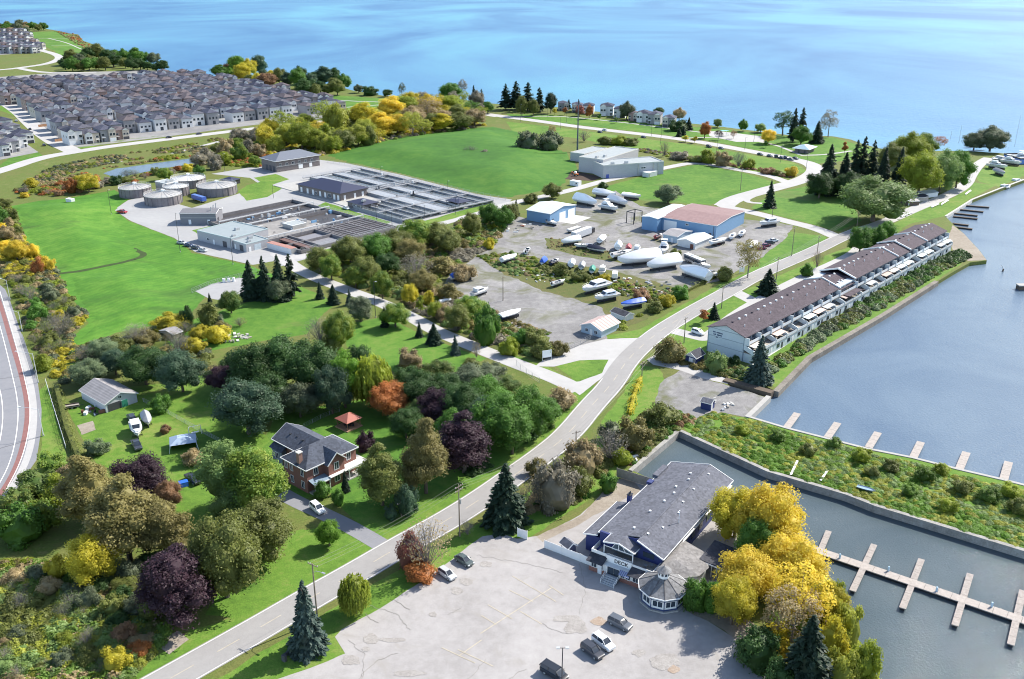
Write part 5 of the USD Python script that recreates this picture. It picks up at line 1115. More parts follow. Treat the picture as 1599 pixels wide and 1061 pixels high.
def vehicle(kind,col):
    t=Thing('vehicle_model',cls=True); m=paint(col.replace(' ','_'),PAINTS[col]); w=.92
    HEAD,TAIL=plain('headlight',(.75,.77,.78),.15),plain('tail_light',(.3,.01,.01),.3)
    if kind in ('sedan','hatch'):
        b=[(-2.25,.7,.78,.7,.35,.7,.86),(-2.1,.84,.89,.8,.25,.78,.98),(-1.3,.88,w,.82,.22,.82,1.0),(.9,.88,w,.82,.22,.8,.95),(1.9,.86,.9,.76,.24,.7,.82),(2.2,.7,.8,.66,.32,.62,.7)]
        c=[(-1.9 if kind == 'sedan' else -2.1,.76,.78,.6,.93,.96,1.0),(-1.15 if kind == 'sedan' else -1.7,.78,.78,.58,.95,1.1,1.4),(-.2,.79,.79,.6,.94,1.1,1.46),(.35,.79,.79,.58,.93,1.08,1.4),(1.15,.76,.76,.6,.9,.93,.96)]
        rf=(-1.25 if kind == 'sedan' else -1.75,.35,.57,1.475); ax=(-1.35,1.35); L=2.25; zl=.66
    elif kind == 'suv':
        b=[(-2.3,.74,.84,.76,.4,.85,1.0),(-2.2,.86,.92,.84,.3,.92,1.12),(-1.2,.9,.95,.86,.27,.95,1.12),(.9,.9,.95,.86,.27,.93,1.08),(2.05,.88,.93,.8,.3,.85,.98),(2.3,.74,.84,.72,.4,.75,.85)]
        c=[(-2.2,.8,.82,.68,1.08,1.15,1.3),(-1.95,.82,.82,.66,1.08,1.25,1.66),(-.2,.83,.83,.67,1.07,1.25,1.72),(.4,.83,.83,.65,1.05,1.22,1.64),(1.15,.8,.8,.66,1.02,1.05,1.09)]
        rf=(-2.0,.4,.66,1.73); ax=(-1.4,1.4); L=2.3; zl=.8
    elif kind == 'van':
        b=[(-2.6,.8,.9,.84,.4,.95,1.1),(-2.5,.9,.96,.9,.3,1.0,1.15),(1.2,.92,.97,.88,.28,1.0,1.12),(2.1,.9,.94,.8,.3,.9,1.0),(2.45,.76,.86,.7,.38,.75,.85)]
        c=[(-2.5,.86,.88,.78,1.12,1.2,1.8),(-2.4,.88,.88,.78,1.12,1.3,1.9),(.6,.88,.88,.76,1.1,1.3,1.88),(1.0,.88,.88,.72,1.1,1.25,1.7),(1.8,.82,.82,.66,1.03,1.06,1.12)]
        rf=(-2.42,.8,.76,1.92); ax=(-1.5,1.5); L=2.5; zl=.8
    else:  # pickup
        b=[(-2.75,.86,.94,.9,.5,.95,1.05),(-2.7,.9,.96,.92,.42,.98,1.12),(-.6,.92,.97,.92,.38,.98,1.12),(.9,.92,.97,.9,.38,.98,1.14),(2.5,.9,.95,.84,.4,.95,1.06),(2.75,.8,.88,.78,.48,.8,.9)]
        c=[(-.7,.84,.84,.7,1.1,1.2,1.5),(-.5,.86,.86,.7,1.1,1.3,1.82),(.5,.86,.86,.7,1.1,1.28,1.8),(1.4,.84,.84,.7,1.1,1.13,1.17)]
        rf=(-.55,.5,.7,1.83); ax=(-1.7,1.75); L=2.75; zl=.85
    lozenge(t,'body',b,m); lozenge(t,'window',c,GLASS)
    x0,x1,wy,z=rf; t.part('roof',MB().box(x0,x1,-wy,wy,z -.05,z +.02),m)
    for s in (-1,1):
        t.part('pillar',MB().bar((x1,s*wy,z -.02),(x1 +.75,s*(wy +.12),z -.52),.09).bar((x0 +(x1 -x0)*.5,s*(wy +.02),z -.02),(x0 +(x1 -x0)*.5,s*(wy +.19),z -.6),.09).bar((x0,s*wy,z -.02),(x0 -.25,s*(wy +.14),z -.55),.12),m)
        t.part('headlight',MB().box(L -.3,L -.02,s*.45,s*.82,zl -.08,zl +.08),HEAD); t.part('tail_light',MB().box(-L +.02,-L +.2,s*.5,s*.86,zl,zl +.22),TAIL)
        t.part('mirror',MB().box(x1 +.25,x1 +.45,s*.9,s*1.1,z -.55,z -.4),m)
    if kind == 'pickup': t.part('bed',MB().box(-2.62,-.75,-.78,.78,1.06,1.16),DARK)
    wheels(t,ax,w,.4 if kind == 'pickup' else .35)
    return t
VM={}
def car(kind,col,p,head,label,group=None,cat=None,z=.045):
    """p: pixel of the car's middle on the ground; head: pixel offset towards its front."""
    if (kind,col) not in VM: VM[kind,col]=vehicle(kind,col)
    g=G(*p); h=G(p[0] +head[0],p[1] +head[1]) -g
    copy(VM[kind,col],{'pickup': 'pickup_truck','van': 'parked_van'}.get(kind,'parked_car'),label,cat or {'pickup': 'pickup truck','van': 'van'}.get(kind,'car'),g,z,math.atan2(h[1],h[0]),group=group)
GP='cars in the restaurant parking lot'
car('hatch','silver',(698,900),(16,11),'silver hatchback in the parking lot, nearer of two by the roadside grass',GP)
car('sedan','green grey',(725,879),(16,10),'dark green grey sedan in the parking lot, nearest the road bushes',GP)
car('suv','grey',(968,978),(16,8),'dark grey car parked alone in front of the pavilion',GP)
car('suv','white',(942,1008),(16,12),'white suv parked beside a black suv in the lot',GP)
car('suv','dark',(925,1021),(16,12),'black suv parked beside the white suv in the lot',GP)
car('van','black',(866,1056),(17,10),'black van at the bottom edge of the lot beside the lamp post',GP)
car('suv','white',(496,798),(14,12),'white suv on the driveway in front of the brick house')
car('pickup','dark',(214,699),(7,13),'dark pickup truck on the left yard grass, hitched before the white boat')
car('pickup','black',(302,752),(12,9),'black pickup truck under the trees near the blue bin')
car('suv','dark',(206,656),(-6,-10),'dark truck half hidden behind the white boat in the left yard')
for i,(x,y,k,c,s) in enumerate(((284,381,'sedan','silver','silver sedan at the left end of the row by the field'),(295,385,'sedan','navy','navy sedan second in the row by the field'),(306,389,'sedan','dark','dark sedan third in the row by the field'),(317,393,'sedan','silver','silver sedan at the right end of the row by the office block'))):
    car(k,c,(x,y),(10,1.5),s,'cars parked at the treatment plant')
car('pickup','red',(191,333),(8,1),'red pickup truck on the pavement beside the round tanks')
car('sedan','white',(541,327),(9,3),'white car beside the small plant kiosk')
car('suv','white',(1090,522),(9,3),'white car parked beside the end wall of the long row building')
for i,(x,y,k,c,s) in enumerate(((1189,390,'sedan','maroon','dark red car nearest in the yard corner row'),(1196,385.5,'sedan','maroon','purple red car second in the yard corner row'),(1202,381.5,'suv','dark','dark suv third in the yard corner row'),(1208,377.5,'sedan','white','white car farthest in the yard corner row by the lawn'))): car(k,c,(x,y),(9,-1),s,'cars at the boat yard corner')
GL='cars on the lakeside road'
for x,y,k,c,h,s in ((937,207.5,'sedan','dark',(9,2),'dark car driving beside the white one on the lakeside road'),(944,204.5,'sedan','white',(-9,-2),'white car driving on the lakeside road near the mast'),(1005,215.5,'sedan','dark',(9,2),'small dark car on the lakeside road left of the hedge'),(1107,230.5,'suv','black',(9,2),'black suv on the lakeside road below the splash pad'),(1187,242.5,'sedan','dark',(9,2),'leftmost parked car on the road below the park'),(1202,245,'sedan','grey',(9,2),'grey car second of those parked below the park'),(1214,246.5,'suv','black',(9,2),'black suv parked just left of the lamp below the park'),(1220.5,248,'sedan','navy',(9,2),'navy car in the middle of those parked below the park'),(1228,248.5,'suv','dark',(9,2),'dark suv right of the navy car below the park'),(1235,250.5,'sedan','grey',(9,2),'grey car second from the right below the park'),(1242,249,'sedan','dark',(9,2),'rightmost parked car below the park washroom'),(1126,233,'sedan','grey',(9,2),'grey car on the lakeside road right of the black suv')):
    car(k,c,(x,y),h,s,GL)
for x,y,c,h,s in ((47,203,'dark',(-6,-5),'dark car at the kerb of the suburb side street, near the second fence'),(30,201,'grey',(-6,-5),'grey car on the left kerb of the suburb side street'),(47,223,'grey',(-6,-5),'grey car on the left kerb near the cluster houses'),(69,228,'dark',(-6,-5),'dark car turning at the mouth of the suburb side street'),(264,216,'black',(9,-1),'black car on a driveway of the suburb front row, left one'),(311,210.5,'dark',(9,-1),'dark car on the curving road before the suburb front row'),(26,190,'silver',(-6,-5),'silver car farthest up the suburb side street')):
    car('sedan',c,(x,y),h,s,'cars in the suburb')
def long_vehicle(name,label,cat,p,head,L,W,H,body,roof=None,front=None,cab=None):
    g=G(*p); h=G(p[0] +head[0],p[1] +head[1]) -g; t=Thing(name,label,cat,g,.03,math.atan2(h[1],h[0]))
    t.part('body',MB().box(-L/2,L/2,-W/2,W/2,.8,H),body); t.part('roof',MB().box(-L/2 +.1,L/2 -.1,-W/2 +.1,W/2 -.1,H,H +.12),roof or WHITE)
    for s in (-1,1):
        if front == 'coach':
            t.part('window_band',MB().box(-L/2 +.6,L/2 -.5,s*(W/2 -.01),s*(W/2 +.03),1.7,2.7),GLASS)
    if front == 'coach': t.part('windscreen',MB().box(L/2 -.02,L/2 +.04,-W/2 +.15,W/2 -.15,1.3,2.9),GLASS); t.part('roof_hatch',MB().box(-2,-1,-.5,.5,H +.1,H +.3).box(2,3,-.5,.5,H +.1,H +.3),GREYM)
    if cab: t.part('cab',MB().box(L/2 +.3,L/2 +2.6,-W/2 +.1,W/2 -.1,.6,2.8),cab); t.part('cab_window',MB().box(L/2 +2.58,L/2 +2.64,-W/2 +.3,W/2 -.3,1.6,2.5),GLASS)
    wheels(t,(-L/2 +1.5,-L/2 +2.7,L/2 -1.6),W/2,.5)
    return t
long_vehicle('coach_bus','old white roofed coach bus parked among the boats near the road','bus',(1084,413),(19,8),11.5,2.5,3.2,plain('bus_body',(.25,.24,.24),.5),front='coach')
long_vehicle('box_trailer','long white roofed box trailer parked in the boat yard','trailer',(908,371),(19,-7),13,2.5,3.6,plain('trailer_side',(.45,.47,.5),.5,.1),cab=DARK)
long_vehicle('tanker_trailer','blue hopper trailer beside the largest round tank','trailer',(311,314.5),(17,5),11,2.4,2.9,paint('hopper',(.03,.09,.36)),roof=paint('hopper',(.03,.09,.36)))
long_vehicle('cargo_trailer','small white box trailer at the edge of the weeds','trailer',(960,435.5),(1,-7),4.2,2.2,2.5,WHITE,cab=None)
long_vehicle('box_trailer','grey flat trailer behind the long white box trailer','trailer',(896,362),(12,-4),8,2.4,1.7,GREYM)
t=Thing('loader','small orange loader parked in the scrub at the yard edge','loader',G(738,356),.03,.5)
OR=paint('orange',(.5,.13,.03)); t.part('body',MB().box(-1.6,1.2,-.8,.8,.7,1.5).box(-1.5,-.3,-.7,.7,1.5,1.9),OR); t.part('cab',MB().box(-.4,.8,-.7,.7,1.5,2.8),GLASS); t.part('cab_roof',MB().box(-.5,.9,-.8,.8,2.8,2.92),OR); t.part('boom',MB().bar((.9,0,1.4),(2.6,0,2.2),.3).bar((2.6,0,2.2),(3.3,0,.8),.25),OR); t.part('bucket',MB().box(2.9,3.7,-.9,.9,.2,.9),DARK); wheels(t,(-1,1),.9,.6)
t=Thing('loader','small pink orange digger working in the mud pit','loader',G(899,275),.04,2.6)
t.part('body',MB().box(-1.4,1.2,-.8,.8,.7,1.6),OR); t.part('cab',MB().box(-.4,.7,-.7,.7,1.5,2.7),WHITE); t.part('boom',MB().bar((.9,0,1.4),(2.8,0,2.4),.3).bar((2.8,0,2.4),(3.3,0,.5),.25),OR); wheels(t,(-1,1),.8,.5)
t=Thing('boat_hoist','tall dark steel boat hoist frame beside the warehouse','hoist',G(990,348),0,.75)
for x in (-3,3):
    for y in (-2.2,2.2): t.part('leg',MB().box(x -.15,x +.15,y -.15,y +.15,0,5.6),DARK)
t.part('beam',MB().bar((-3,-2.2,5.6),(-3,2.2,5.6),.3).bar((3,-2.2,5.6),(3,2.2,5.6),.3).bar((-3,2.2,5.6),(3,2.2,5.6),.3),DARK); t.part('sling',MB().bar((-3,-1,5.5),(-3,-1,1),.1).bar((3,-1,5.5),(3,-1,1),.1),GREYM)

# ---------------------------------------------------------------- boats
def hull(L,B,D,flare=.8,n=13):
    """Stations of a hull: keel at z 0, bow at +x. Returns (V, F, sheer left, sheer right)."""
    xs=np.linspace(-L/2,L/2,n); V,F=[],[]; SL=[]
    for x in xs:
        t=(x +L/2)/L
        b=B/2*(.9 +.1*min(1,t*4))*(1 -max(0,(t -.45)/.55) ** 2.6); b=max(b,.03)
        zs=D*(1 +.28*max(0,t -.35) ** 1.5); zk=D*.75*max(0,(t -.72)/.28) ** 2.2; zc=zk +(zs -zk)*.42
        V+=[(x,0,zk),(x,-b*flare*.86,zc),(x,-b,zs),(x,b,zs),(x,b*flare*.86,zc)]; SL.append((x,b,zs))
    for i in range(n -1):
        a,c=i*5,(i +1)*5
        F+=[(a,a +1,c +1,c),(a +1,a +2,c +2,c +1),(a +3,a +4,c +4,c +3),(a +4,a,c,c +4)]
    mb=MB().add(V,F); mb.add(V[:5],[(0,2,1),(0,3,2),(0,4,3)])
    return mb,SL
def deck(SL,x0=-99,x1=99,dz=-.04,inset=.03):
    mb=MB(); S=[(x,max(b -inset,.01),z +dz) for x,b,z in SL if x0 <= x <= x1]
    V=[(x,-b,z) for x,b,z in S] +[(x,b,z) for x,b,z in S]; n=len(S)
    return mb.add(V,[(i,i +1,n +i +1,n +i) for i in range(n -1)])
def interp(SL,x):
    X,Bq,Z=zip(*SL); return np.interp(x,X,Bq),np.interp(x,X,Z)
HULLS={'white': (.72,.73,.74),'navy': (.02,.03,.09),'red': (.4,.05,.05),'blue': (.05,.12,.4),'grey': (.34,.35,.37),'green': (.03,.2,.13),'cream': (.6,.56,.5)}
WRAP=plain('shrink_wrap',(.78,.79,.8),.4,.04,.5,.25); WRAPG=plain('weathered_wrap',(.58,.6,.63),.5,.08,.5,.25)
COVERS={'wrap': WRAP,'greywrap': WRAPG,'blue': plain('blue_tarp',(.02,.1,.5),.45,.12,1.2,.3),'red': plain('red_cover',(.42,.08,.09),.6,.12),'green': plain('green_cover',(.02,.22,.16),.6,.12),'navy': plain('navy_cover',(.02,.025,.05),.6,.15),'grey': plain('grey_cover',(.3,.31,.33),.6,.12)}
def boat(kind,L,p,head,label,col='white',cover='wrap',B=None,hgt=.9,group='boats stored in the boat yard',water=False,stripe=None):
    g=G(*p); h=G(p[0] +head[0],p[1] +head[1]) -g; a=math.atan2(h[1],h[0])
    L*=1.1; B=B or L*.34; D=L*.125 +.35; hgt*=1.15; lift=0.0 if water else (.55 if L < 9 else .9)
    t=Thing({'sail': 'sailboat'}.get(kind,'boat'),label,'sailboat' if kind == 'sail' else 'boat',g,(WZ -.3) if water else .03,a,group)
    hm=plain('hull_' +col,HULLS[col],.3,.06,.6,coat=.4)
    mb,SL=hull(L,B,D)
    for v in mb.v: v[:,2]+=lift
    SL=[(x,b,z +lift) for x,b,z in SL]
    hp=t.part('hull',mb,hm,smooth=40)
    zt=lambda x: interp(SL,x)[1]
    st=MB()
    for s in (-1,1): st.tube([(x,s*(b +.02),z -.12) for x,b,z in SL],.05,4)
    t.part('rub_rail',st,plain('rub_' +(stripe or 'dark'),{'dark': (.05,.05,.06),'red': (.35,.03,.03),'blue': (.03,.08,.35)}[stripe or 'dark'],.5),under=hp)
    if kind in ('cover','wrap'):
        cm=COVERS[cover]; V,F=[],[]; m=len(SL)
        for i,(x,b,z) in enumerate(SL):
            q=(x +L/2)/L; r=hgt*(1 -.9*max(0,(q -.4)/.6) ** 1.4)*(1 if i else .75)
            wob=.05*math.sin(i*2.4)
            V+=[(x,-(b +.05),z -.35),(x,-(b +.06),z +.02),(x,-b*.55,z +r*.62 +wob),(x,0,z +r),(x,b*.55,z +r*.62 -wob),(x,b +.06,z +.02),(x,b +.05,z -.35)]
        for i in range(m -1):
            for j in range(6): F.append((i*7 +j,i*7 +7 +j,i*7 +8 +j,i*7 +1 +j))
        c=MB().add(V,F); c.add(V[:7],[(0,1,2),(0,2,3),(0,3,4),(0,4,5),(0,5,6)]); c.add(V[-7:],[(0,2,1),(0,3,2),(0,4,3),(0,5,4),(0,6,5)])
        t.part('wrap' if kind == 'wrap' else 'cover',c,cm,smooth=25)
    else:
        t.part('deck',deck(SL,-L*.02 if kind == 'open' else -99),plain('boat_deck',(.68,.67,.64),.5,.06))
        if kind == 'open':
            t.part('cockpit_floor',deck(SL,-99,0,-.45,.12),plain('cockpit_floor',(.32,.3,.28),.7,.15))
            b,z=interp(SL,L*.08); t.part('windscreen',MB().slab([(L*.02,-b*.75,z +.55),(L*.12,-b*.7,z),(L*.12,b*.7,z),(L*.02,b*.75,z +.55)],.05),GLASS)
            for s in (-1,1): t.part('seat',MB().box(-L*.12,-L*.03,s*B*.12,s*B*.34,z -.45,z +.1),plain('boat_seat',(.5,.48,.46),.7))
            t.part('engine',MB().box(-L/2 -.35,-L/2 +.1,-.25,.25,z -.5,z +.35),DARK)
            t.part('cockpit_coaming',MB().bar((-L/2 +.1,-B*.42,z),(0,-B*.45,z +.06),.08).bar((-L/2 +.1,B*.42,z),(0,B*.45,z +.06),.08),hm)
        if kind in ('cruiser','fly'):
            z=zt(0); b=B*.38
            cb=MB(); xs=[(-L*.3,z +1.25),(-L*.28,z +1.3),(L*.08,z +1.2),(L*.2,z +.1)]
            V=[(x,s*b*(1 if i < 3 else .8),zz) for i,(x,zz) in enumerate(xs) for s in (-1,1)] +[(x,s*b*(1.1 if i < 3 else .82),z -.1) for i,(x,zz) in enumerate(xs) for s in (-1,1)]
            t.part('cabin',MB().add(V,[(0,2,3,1),(2,4,5,3),(4,6,7,5),(0,8,10,2),(2,10,12,4),(4,12,14,6),(1,3,11,9),(3,5,13,11),(5,7,15,13),(0,1,9,8),(6,14,15,7)]),hm)
            for s in (-1,1): t.part('cabin_window',MB().bar((-L*.24,s*b*1.05,z +.75),(L*.07,s*b*1.04,z +.72),.08,.42),GLASS)
            t.part('windscreen',MB().slab([(L*.185,-b*.72,z +.27),(L*.185,b*.72,z +.27),(L*.098,b*.85,z +1.06),(L*.098,-b*.85,z +1.06)],-.05),GLASS)
            t.part('fore_cabin',MB().slab([(L*.15,-b*.8,z +.3),(L*.38,-b*.35,z +.32),(L*.38,b*.35,z +.32),(L*.15,b*.8,z +.3)],.35),hm)
            if kind == 'fly': t.part('flybridge',MB().box(-L*.26,0,-b*.8,b*.8,z +1.35,z +2.0).box(-L*.25,-L*.05,-b*.9,b*.9,z +3.2,z +3.3),hm); t.part('bridge_posts',MB().bar((-L*.24,-b*.8,z +2),(-L*.24,-b*.8,z +3.2),.07).bar((-L*.24,b*.8,z +2),(-L*.24,b*.8,z +3.2),.07).bar((-L*.07,b*.8,z +2),(-L*.07,b*.8,z +3.2),.07).bar((-L*.07,-b*.8,z +2),(-L*.07,-b*.8,z +3.2),.07),GREYM)
            t.part('cockpit',MB().box(-L*.47,-L*.31,-B*.36,B*.36,z -.05,z +.02),LOOK['cockpit_floor'] if 'cockpit_floor' in LOOK else plain('cockpit_floor',(.32,.3,.28),.7,.15))
            m=MB()
            for s in (-1,1):
                pts=[(x,s*max(b2 -.08,.02),z2 +.55) for x,b2,z2 in SL if x > L*.1]; m.tube(pts,.03,4)
                for q in pts[::2]: m.bar(q,(q[0],q[1],q[2] -.58),.04)
            t.part('bow_rail',m,GREYM)
        if kind == 'sail':
            z=zt(0); t.part('cabin',MB().slab([(-L*.1,-B*.25,z +.4),(L*.22,-B*.14,z +.38),(L*.22,B*.14,z +.38),(-L*.1,B*.25,z +.4)],.5),hm); t.part('cockpit',MB().box(-L*.4,-L*.13,-B*.22,B*.22,z -.06,z +.01),DARK)
            t.part('keel',MB().box(-L*.12,L*.12,-.12,.12,.1,lift +.4),plain('keel_paint',(.2,.05,.05),.7))
    if not water:
        m=MB()
        for x in (-L*.3,L*.18):
            b,z=interp(SL,x); m.box(x -.12,x +.12,-b*.8,b*.8,lift*.35,lift*.35 +.2)
            for s in (-1,1): m.bar((x,s*(b*.95),0),(x,s*b*.72,lift +D*.4),.12)
        m.box(-L*.4,L*.4,-.12,.12,.05,lift +.1)
        t.part('cradle',m,DARK)
    return t
boat('wrap',13,(914.5,321),(40,8),'big white wrapped boat nearest the pale blue boat shed',hgt=2.6)
boat('wrap',12,(944,309),(38,5),'white wrapped boat at the back of the row behind the yard',hgt=1.6)
boat('wrap',12,(965,321),(36,9),'grey white wrapped boat in the middle of the back row',cover='greywrap',hgt=1.8)
boat('wrap',9.5,(986,311.5),(34,4),'low flat wrapped boat at the right of the back row',hgt=.8)
boat('fly',10.5,(950,330),(35,7),'white cabin cruiser in front of the wrapped back row')
boat('open',6,(862,352),(14,3),'small white open boat against the pale blue boat shed')
boat('wrap',8.5,(891,383),(-26,3),'wrapped boat with pointed bow in the grass island, left end',hgt=1.6)
boat('open',7.5,(911,388.5),(-25,-1),'white runabout behind the navy covered boat')
boat('cover',8,(932,394),(20,4),'navy covered boat in the grass island',cover='navy',hgt=.9)
boat('wrap',8.5,(940,379.5),(11,-11),'round white wrapped boat pointing at the warehouse',hgt=1.3)
boat('wrap',8.5,(965.5,390),(5,-16),'tall white wrapped boat standing bow up beside the red one',hgt=1.8)
boat('cover',6.5,(981.5,391),(3,-12),'small boat under a pink red cover',cover='red',hgt=1.2)
boat('cruiser',7,(995,394),(8,-12),'small white cruiser right of the red covered boat')
boat('open',10,(971,403),(26,-6),'long low open white boat in front of the red covered one')
boat('wrap',17,(997,414),(-34,3),'largest white wrapped boat, left of the three big ones by the road',hgt=2.8)
boat('wrap',14,(1035,421),(-28,4),'middle of the three big white wrapped boats by the road',hgt=2.9)
boat('wrap',14,(1083,436),(-24,-8),'rightmost of the three big white wrapped boats, beside the coach',hgt=2.4)
boat('fly',10.5,(1036,397),(-4,18),'white flybridge cruiser behind the big wrapped boats')
boat('open',8,(1096,419.5),(18,5),'white open boat between the coach and a wrapped boat')
boat('open',6.5,(1112,432),(14,6),'small open boat at the roadside end beside a bush')
boat('sail',9,(1122,383),(26,-6),'white sailboat hull on stands at the warehouse corner')
boat('sail',7,(1144,373),(8,-9),'white hull on stands by the blue warehouse end, left one'); boat('sail',7,(1159,368.5),(8,-9),'white hull on stands by the blue warehouse end, right one')
boat('wrap',8,(1175,388),(18,-8),'white wrapped boat beside the parked red cars',hgt=1.4)
boat('cruiser',10,(1200,354),(-22,3),'white motor boat behind the warehouse near the lawn corner')
boat('open',6,(1028,373),(14,-7),'red trimmed boat on a trailer left of the small sheds',col='red')
boat('cover',5.5,(850,412.5),(8,-6),'blue tarp covered boat at the weedy edge',cover='blue',hgt=1.7)
boat('open',6,(866,413),(12,-6),'dark open boat and engine on a trailer beside the blue tarp boat',col='navy')
boat('wrap',7.5,(893,416),(5,-13),'white wrapped boat standing in the weeds, left of four',hgt=1.3)
boat('cover',7,(909,419.5),(5,-13),'boat with dark cover in the weeds, second of four',cover='grey',hgt=1.1)
boat('cover',6.5,(925,425.5),(4,-13),'boat with green cover in the weeds, third of four',cover='green',hgt=1.1)
boat('cruiser',7.5,(941,427.5),(5,-13),'cream cabin boat in the weeds, right of four',col='cream')
boat('open',6.5,(872,446.5),(16,-5),'small pale boat on a trailer at the gravel edge')
boat('cruiser',12.5,(930,456.5),(-36,10),'long white cabin cruiser on the lower gravel lot',stripe='blue')
boat('cruiser',9.5,(947,470.5),(-26,5),'white sport cruiser below the long cabin cruiser')
boat('cover',9,(987.5,481.5),(-22,4),'boat under a bright blue tarp near the striped roof office',cover='blue',hgt=.9)
boat('open',6.5,(823.5,396),(9,-12),'small white boat alone at the left of the yard grass')
boat('wrap',8.5,(795,410),(22,-7),'white wrapped boat at the scrub edge on the far left of the yard',hgt=.9)
boat('cover',8.5,(722,438.5),(24,-3),'boat under blue tarp on the far left of the lower gravel lot',cover='blue',hgt=1.1)
boat('cruiser',8,(750,461.5),(20,-7),'white motor boat on the left of the lower gravel lot')
boat('cover',9,(797,499),(22,-7),'white topped boat with navy hull at the bottom of the lower lot',col='navy',cover='wrap',hgt=.8)
GH='boats at the harbour corner'
boat('wrap',11,(1523,226),(20,-2),'white wrapped boat under the lone dark tree by the harbour mouth',hgt=1.6,group=GH); boat('wrap',11,(1533,231),(20,-1),'nearer wrapped boat beside the gravel bend',hgt=1.4,group=GH)
for x,y,L,s in ((1556,264,11,'white flybridge boat on the harbour lawn, nearest the grass'),(1578,258,11,'white cruiser on the harbour lawn, right of the flybridge boat'),(1598,252,12,'white cruiser at the right edge by the boathouse'),(1563,254,10,'white cruiser behind the flybridge boat on the harbour lawn')): boat('fly' if L > 10 else 'cruiser',L,(x,y),(22,3),s,group=GH)
boat('cover',9,(1560,274),(18,6),'boat with blue grey cover on the harbour lawn',cover='grey',hgt=1.2,group=GH)
boat('cruiser',9,(1570,291),(16,-3),'white boat moored at the seawall end, left one',water=True,group=GH); boat('cruiser',9,(1588,282),(18,-3),'white boat moored by the seawall, right one',water=True,group=GH)
t=boat('cruiser',8,(214,678),(4,14),'white cabin boat with blue cover on a trailer in the left yard',group='boats in the left yard'); t.part('canvas',MB().box(-3.4,-.8,-1.1,1.1,2.5,2.75),COVERS['navy'])
boat('cover',6.5,(230,662),(5,13),'silver white covered boat beside the cabin boat in the left yard',cover='grey',hgt=1.0,group='boats in the left yard')
t=Thing('gas_tank','white cylinder tank lying in the autumn bushes','tank',G(695,474),0,.5); t.part('cylinder',MB().tube([(-2.4,0,1.0),(-2.2,0,1.0),(2.2,0,1.0),(2.4,0,1.0)],[.5,.75,.75,.5],14),WHITE); t.part('saddle',MB().box(-1.6,-1.3,-.6,.6,0,.6).box(1.3,1.6,-.6,.6,0,.6),CONC)
# canopy tent, bins and clutter of the left yard
t=Thing('canopy_tent','pale blue canopy tent on the left yard grass','tent',G(287,698),0,.35); TB=plain('tent_fabric',(.36,.45,.58),.6,.06,.6,.1); TW=plain('tent_wall',(.2,.28,.46),.6,.1)
m=MB(); e=[(-3.2,-2.6,2.0),(3.2,-2.6,2.0),(3.2,2.6,2.0),(-3.2,2.6,2.0)]; k=[(-1.2,-.9,3.1),(1.2,-.9,3.1),(1.2,.9,3.1),(-1.2,.9,3.1)]
for i in range(4): j=(i +1) % 4; m.ngon([e[i],e[j],k[j],k[i]])
m.ngon(k); t.part('roof',m,TB)
for x in (-3.1,3.1):
    for y in (-2.5,2.5): t.part('leg',MB().bar((x*1.12,y*1.12,0),(x,y,2.0),.08),WHITE)
t.part('side_wall',MB().box(-3.1,3.1,2.45,2.5,.1,1.9).box(-3.1,-3.05,-.5,2.5,.1,1.9).box(3.05,3.1,-2.4,2.5,.1,1.9),TW)
t=Thing('swing_set','white swing frame at the lawn edge behind the tent','swing',G(305,678),0,.5); t.part('frame',MB().bar((-1.5,-.8,0),(-1.5,0,2.3),.1).bar((-1.5,.8,0),(-1.5,0,2.3),.1).bar((1.5,-.8,0),(1.5,0,2.3),.1).bar((1.5,.8,0),(1.5,0,2.3),.1).bar((-1.5,0,2.3),(1.5,0,2.3),.1),WHITE); t.part('seat',MB().box(-.9,.9,-.3,.3,.5,.6),WHITE)
t=Thing('waste_bin','bright blue bin beside the black pickup under the trees','bin',G(287,759),0,.5); t.part('body',MB().box(-1,1,-.7,.7,0,1.1),paint('bin_blue',(.02,.12,.6))); t.part('lid',MB().box(-1.05,1.05,-.75,.75,1.1,1.2),LOOK['paint_bin_blue'])
t=Thing('utility_trailer','small wooden flat trailer by the hedge near the barn garage','trailer',G(113,637),0,.4); t.part('bed',MB().box(-1.8,1.8,-.9,.9,.5,.65),WOODG); t.part('side_board',MB().box(-1.8,1.8,-.92,-.86,.65,1.0).box(-1.8,1.8,.86,.92,.65,1.0),WOODD); wheels(t,(0,),.9,.3); t.part('drawbar',MB().bar((1.8,0,.5),(3,0,.4),.1),DARK)
rg=random.Random(6)
def pile(name,label,cat,p,n,r,cols,hmax=1.2):
    t=Thing(name,label,cat,G(*p),0,0)
    for i in range(n):
        a,d=rg.uniform(0,6.3),r*math.sqrt(rg.random()); l,w,h=rg.uniform(.4,2.2),rg.uniform(.2,.9),rg.uniform(.2,hmax)
        t.part('piece',MB().obox(d*math.cos(a),d*math.sin(a),l,w,0,h,rg.uniform(0,3.1)),rg.choice(cols))
MC=[WOODG,GREYM,DARK,WHITE,plain('rust_metal',(.2,.08,.05),.8),CONC]
pile('scrap_pile','heap of dark scrap along the barn garage wall','scrap',(150,640),16,3.5,MC,1.0)
pile('rock_pile','grey heap of stones on the back lawn edge','rock pile',(370,528),24,4.5,[CONC,CONCL,WOODG],.8)
pile('scrap_pile','jumble of boat parts along the hedge by the road','scrap',(1010,452),26,12,MC,.9)
pile('scrap_pile','old boards and masts beside the boat shed wall','scrap',(826,354),14,6,MC,.5)
pile('scrap_pile','dock floats and timber beside the blue hut','scrap',(1122,632),16,4,[WHITE,WOODG,CONCL,GREYM],.5)
pile('scrap_pile','timber offcuts and a stained slab behind the basin wall','scrap',(985,712),12,3.5,[WHITE,WOODG,CONCL],.4)
pile('scrap_pile','clutter in the weeds of the lower lot','scrap',(985,447),18,10,MC,.8)
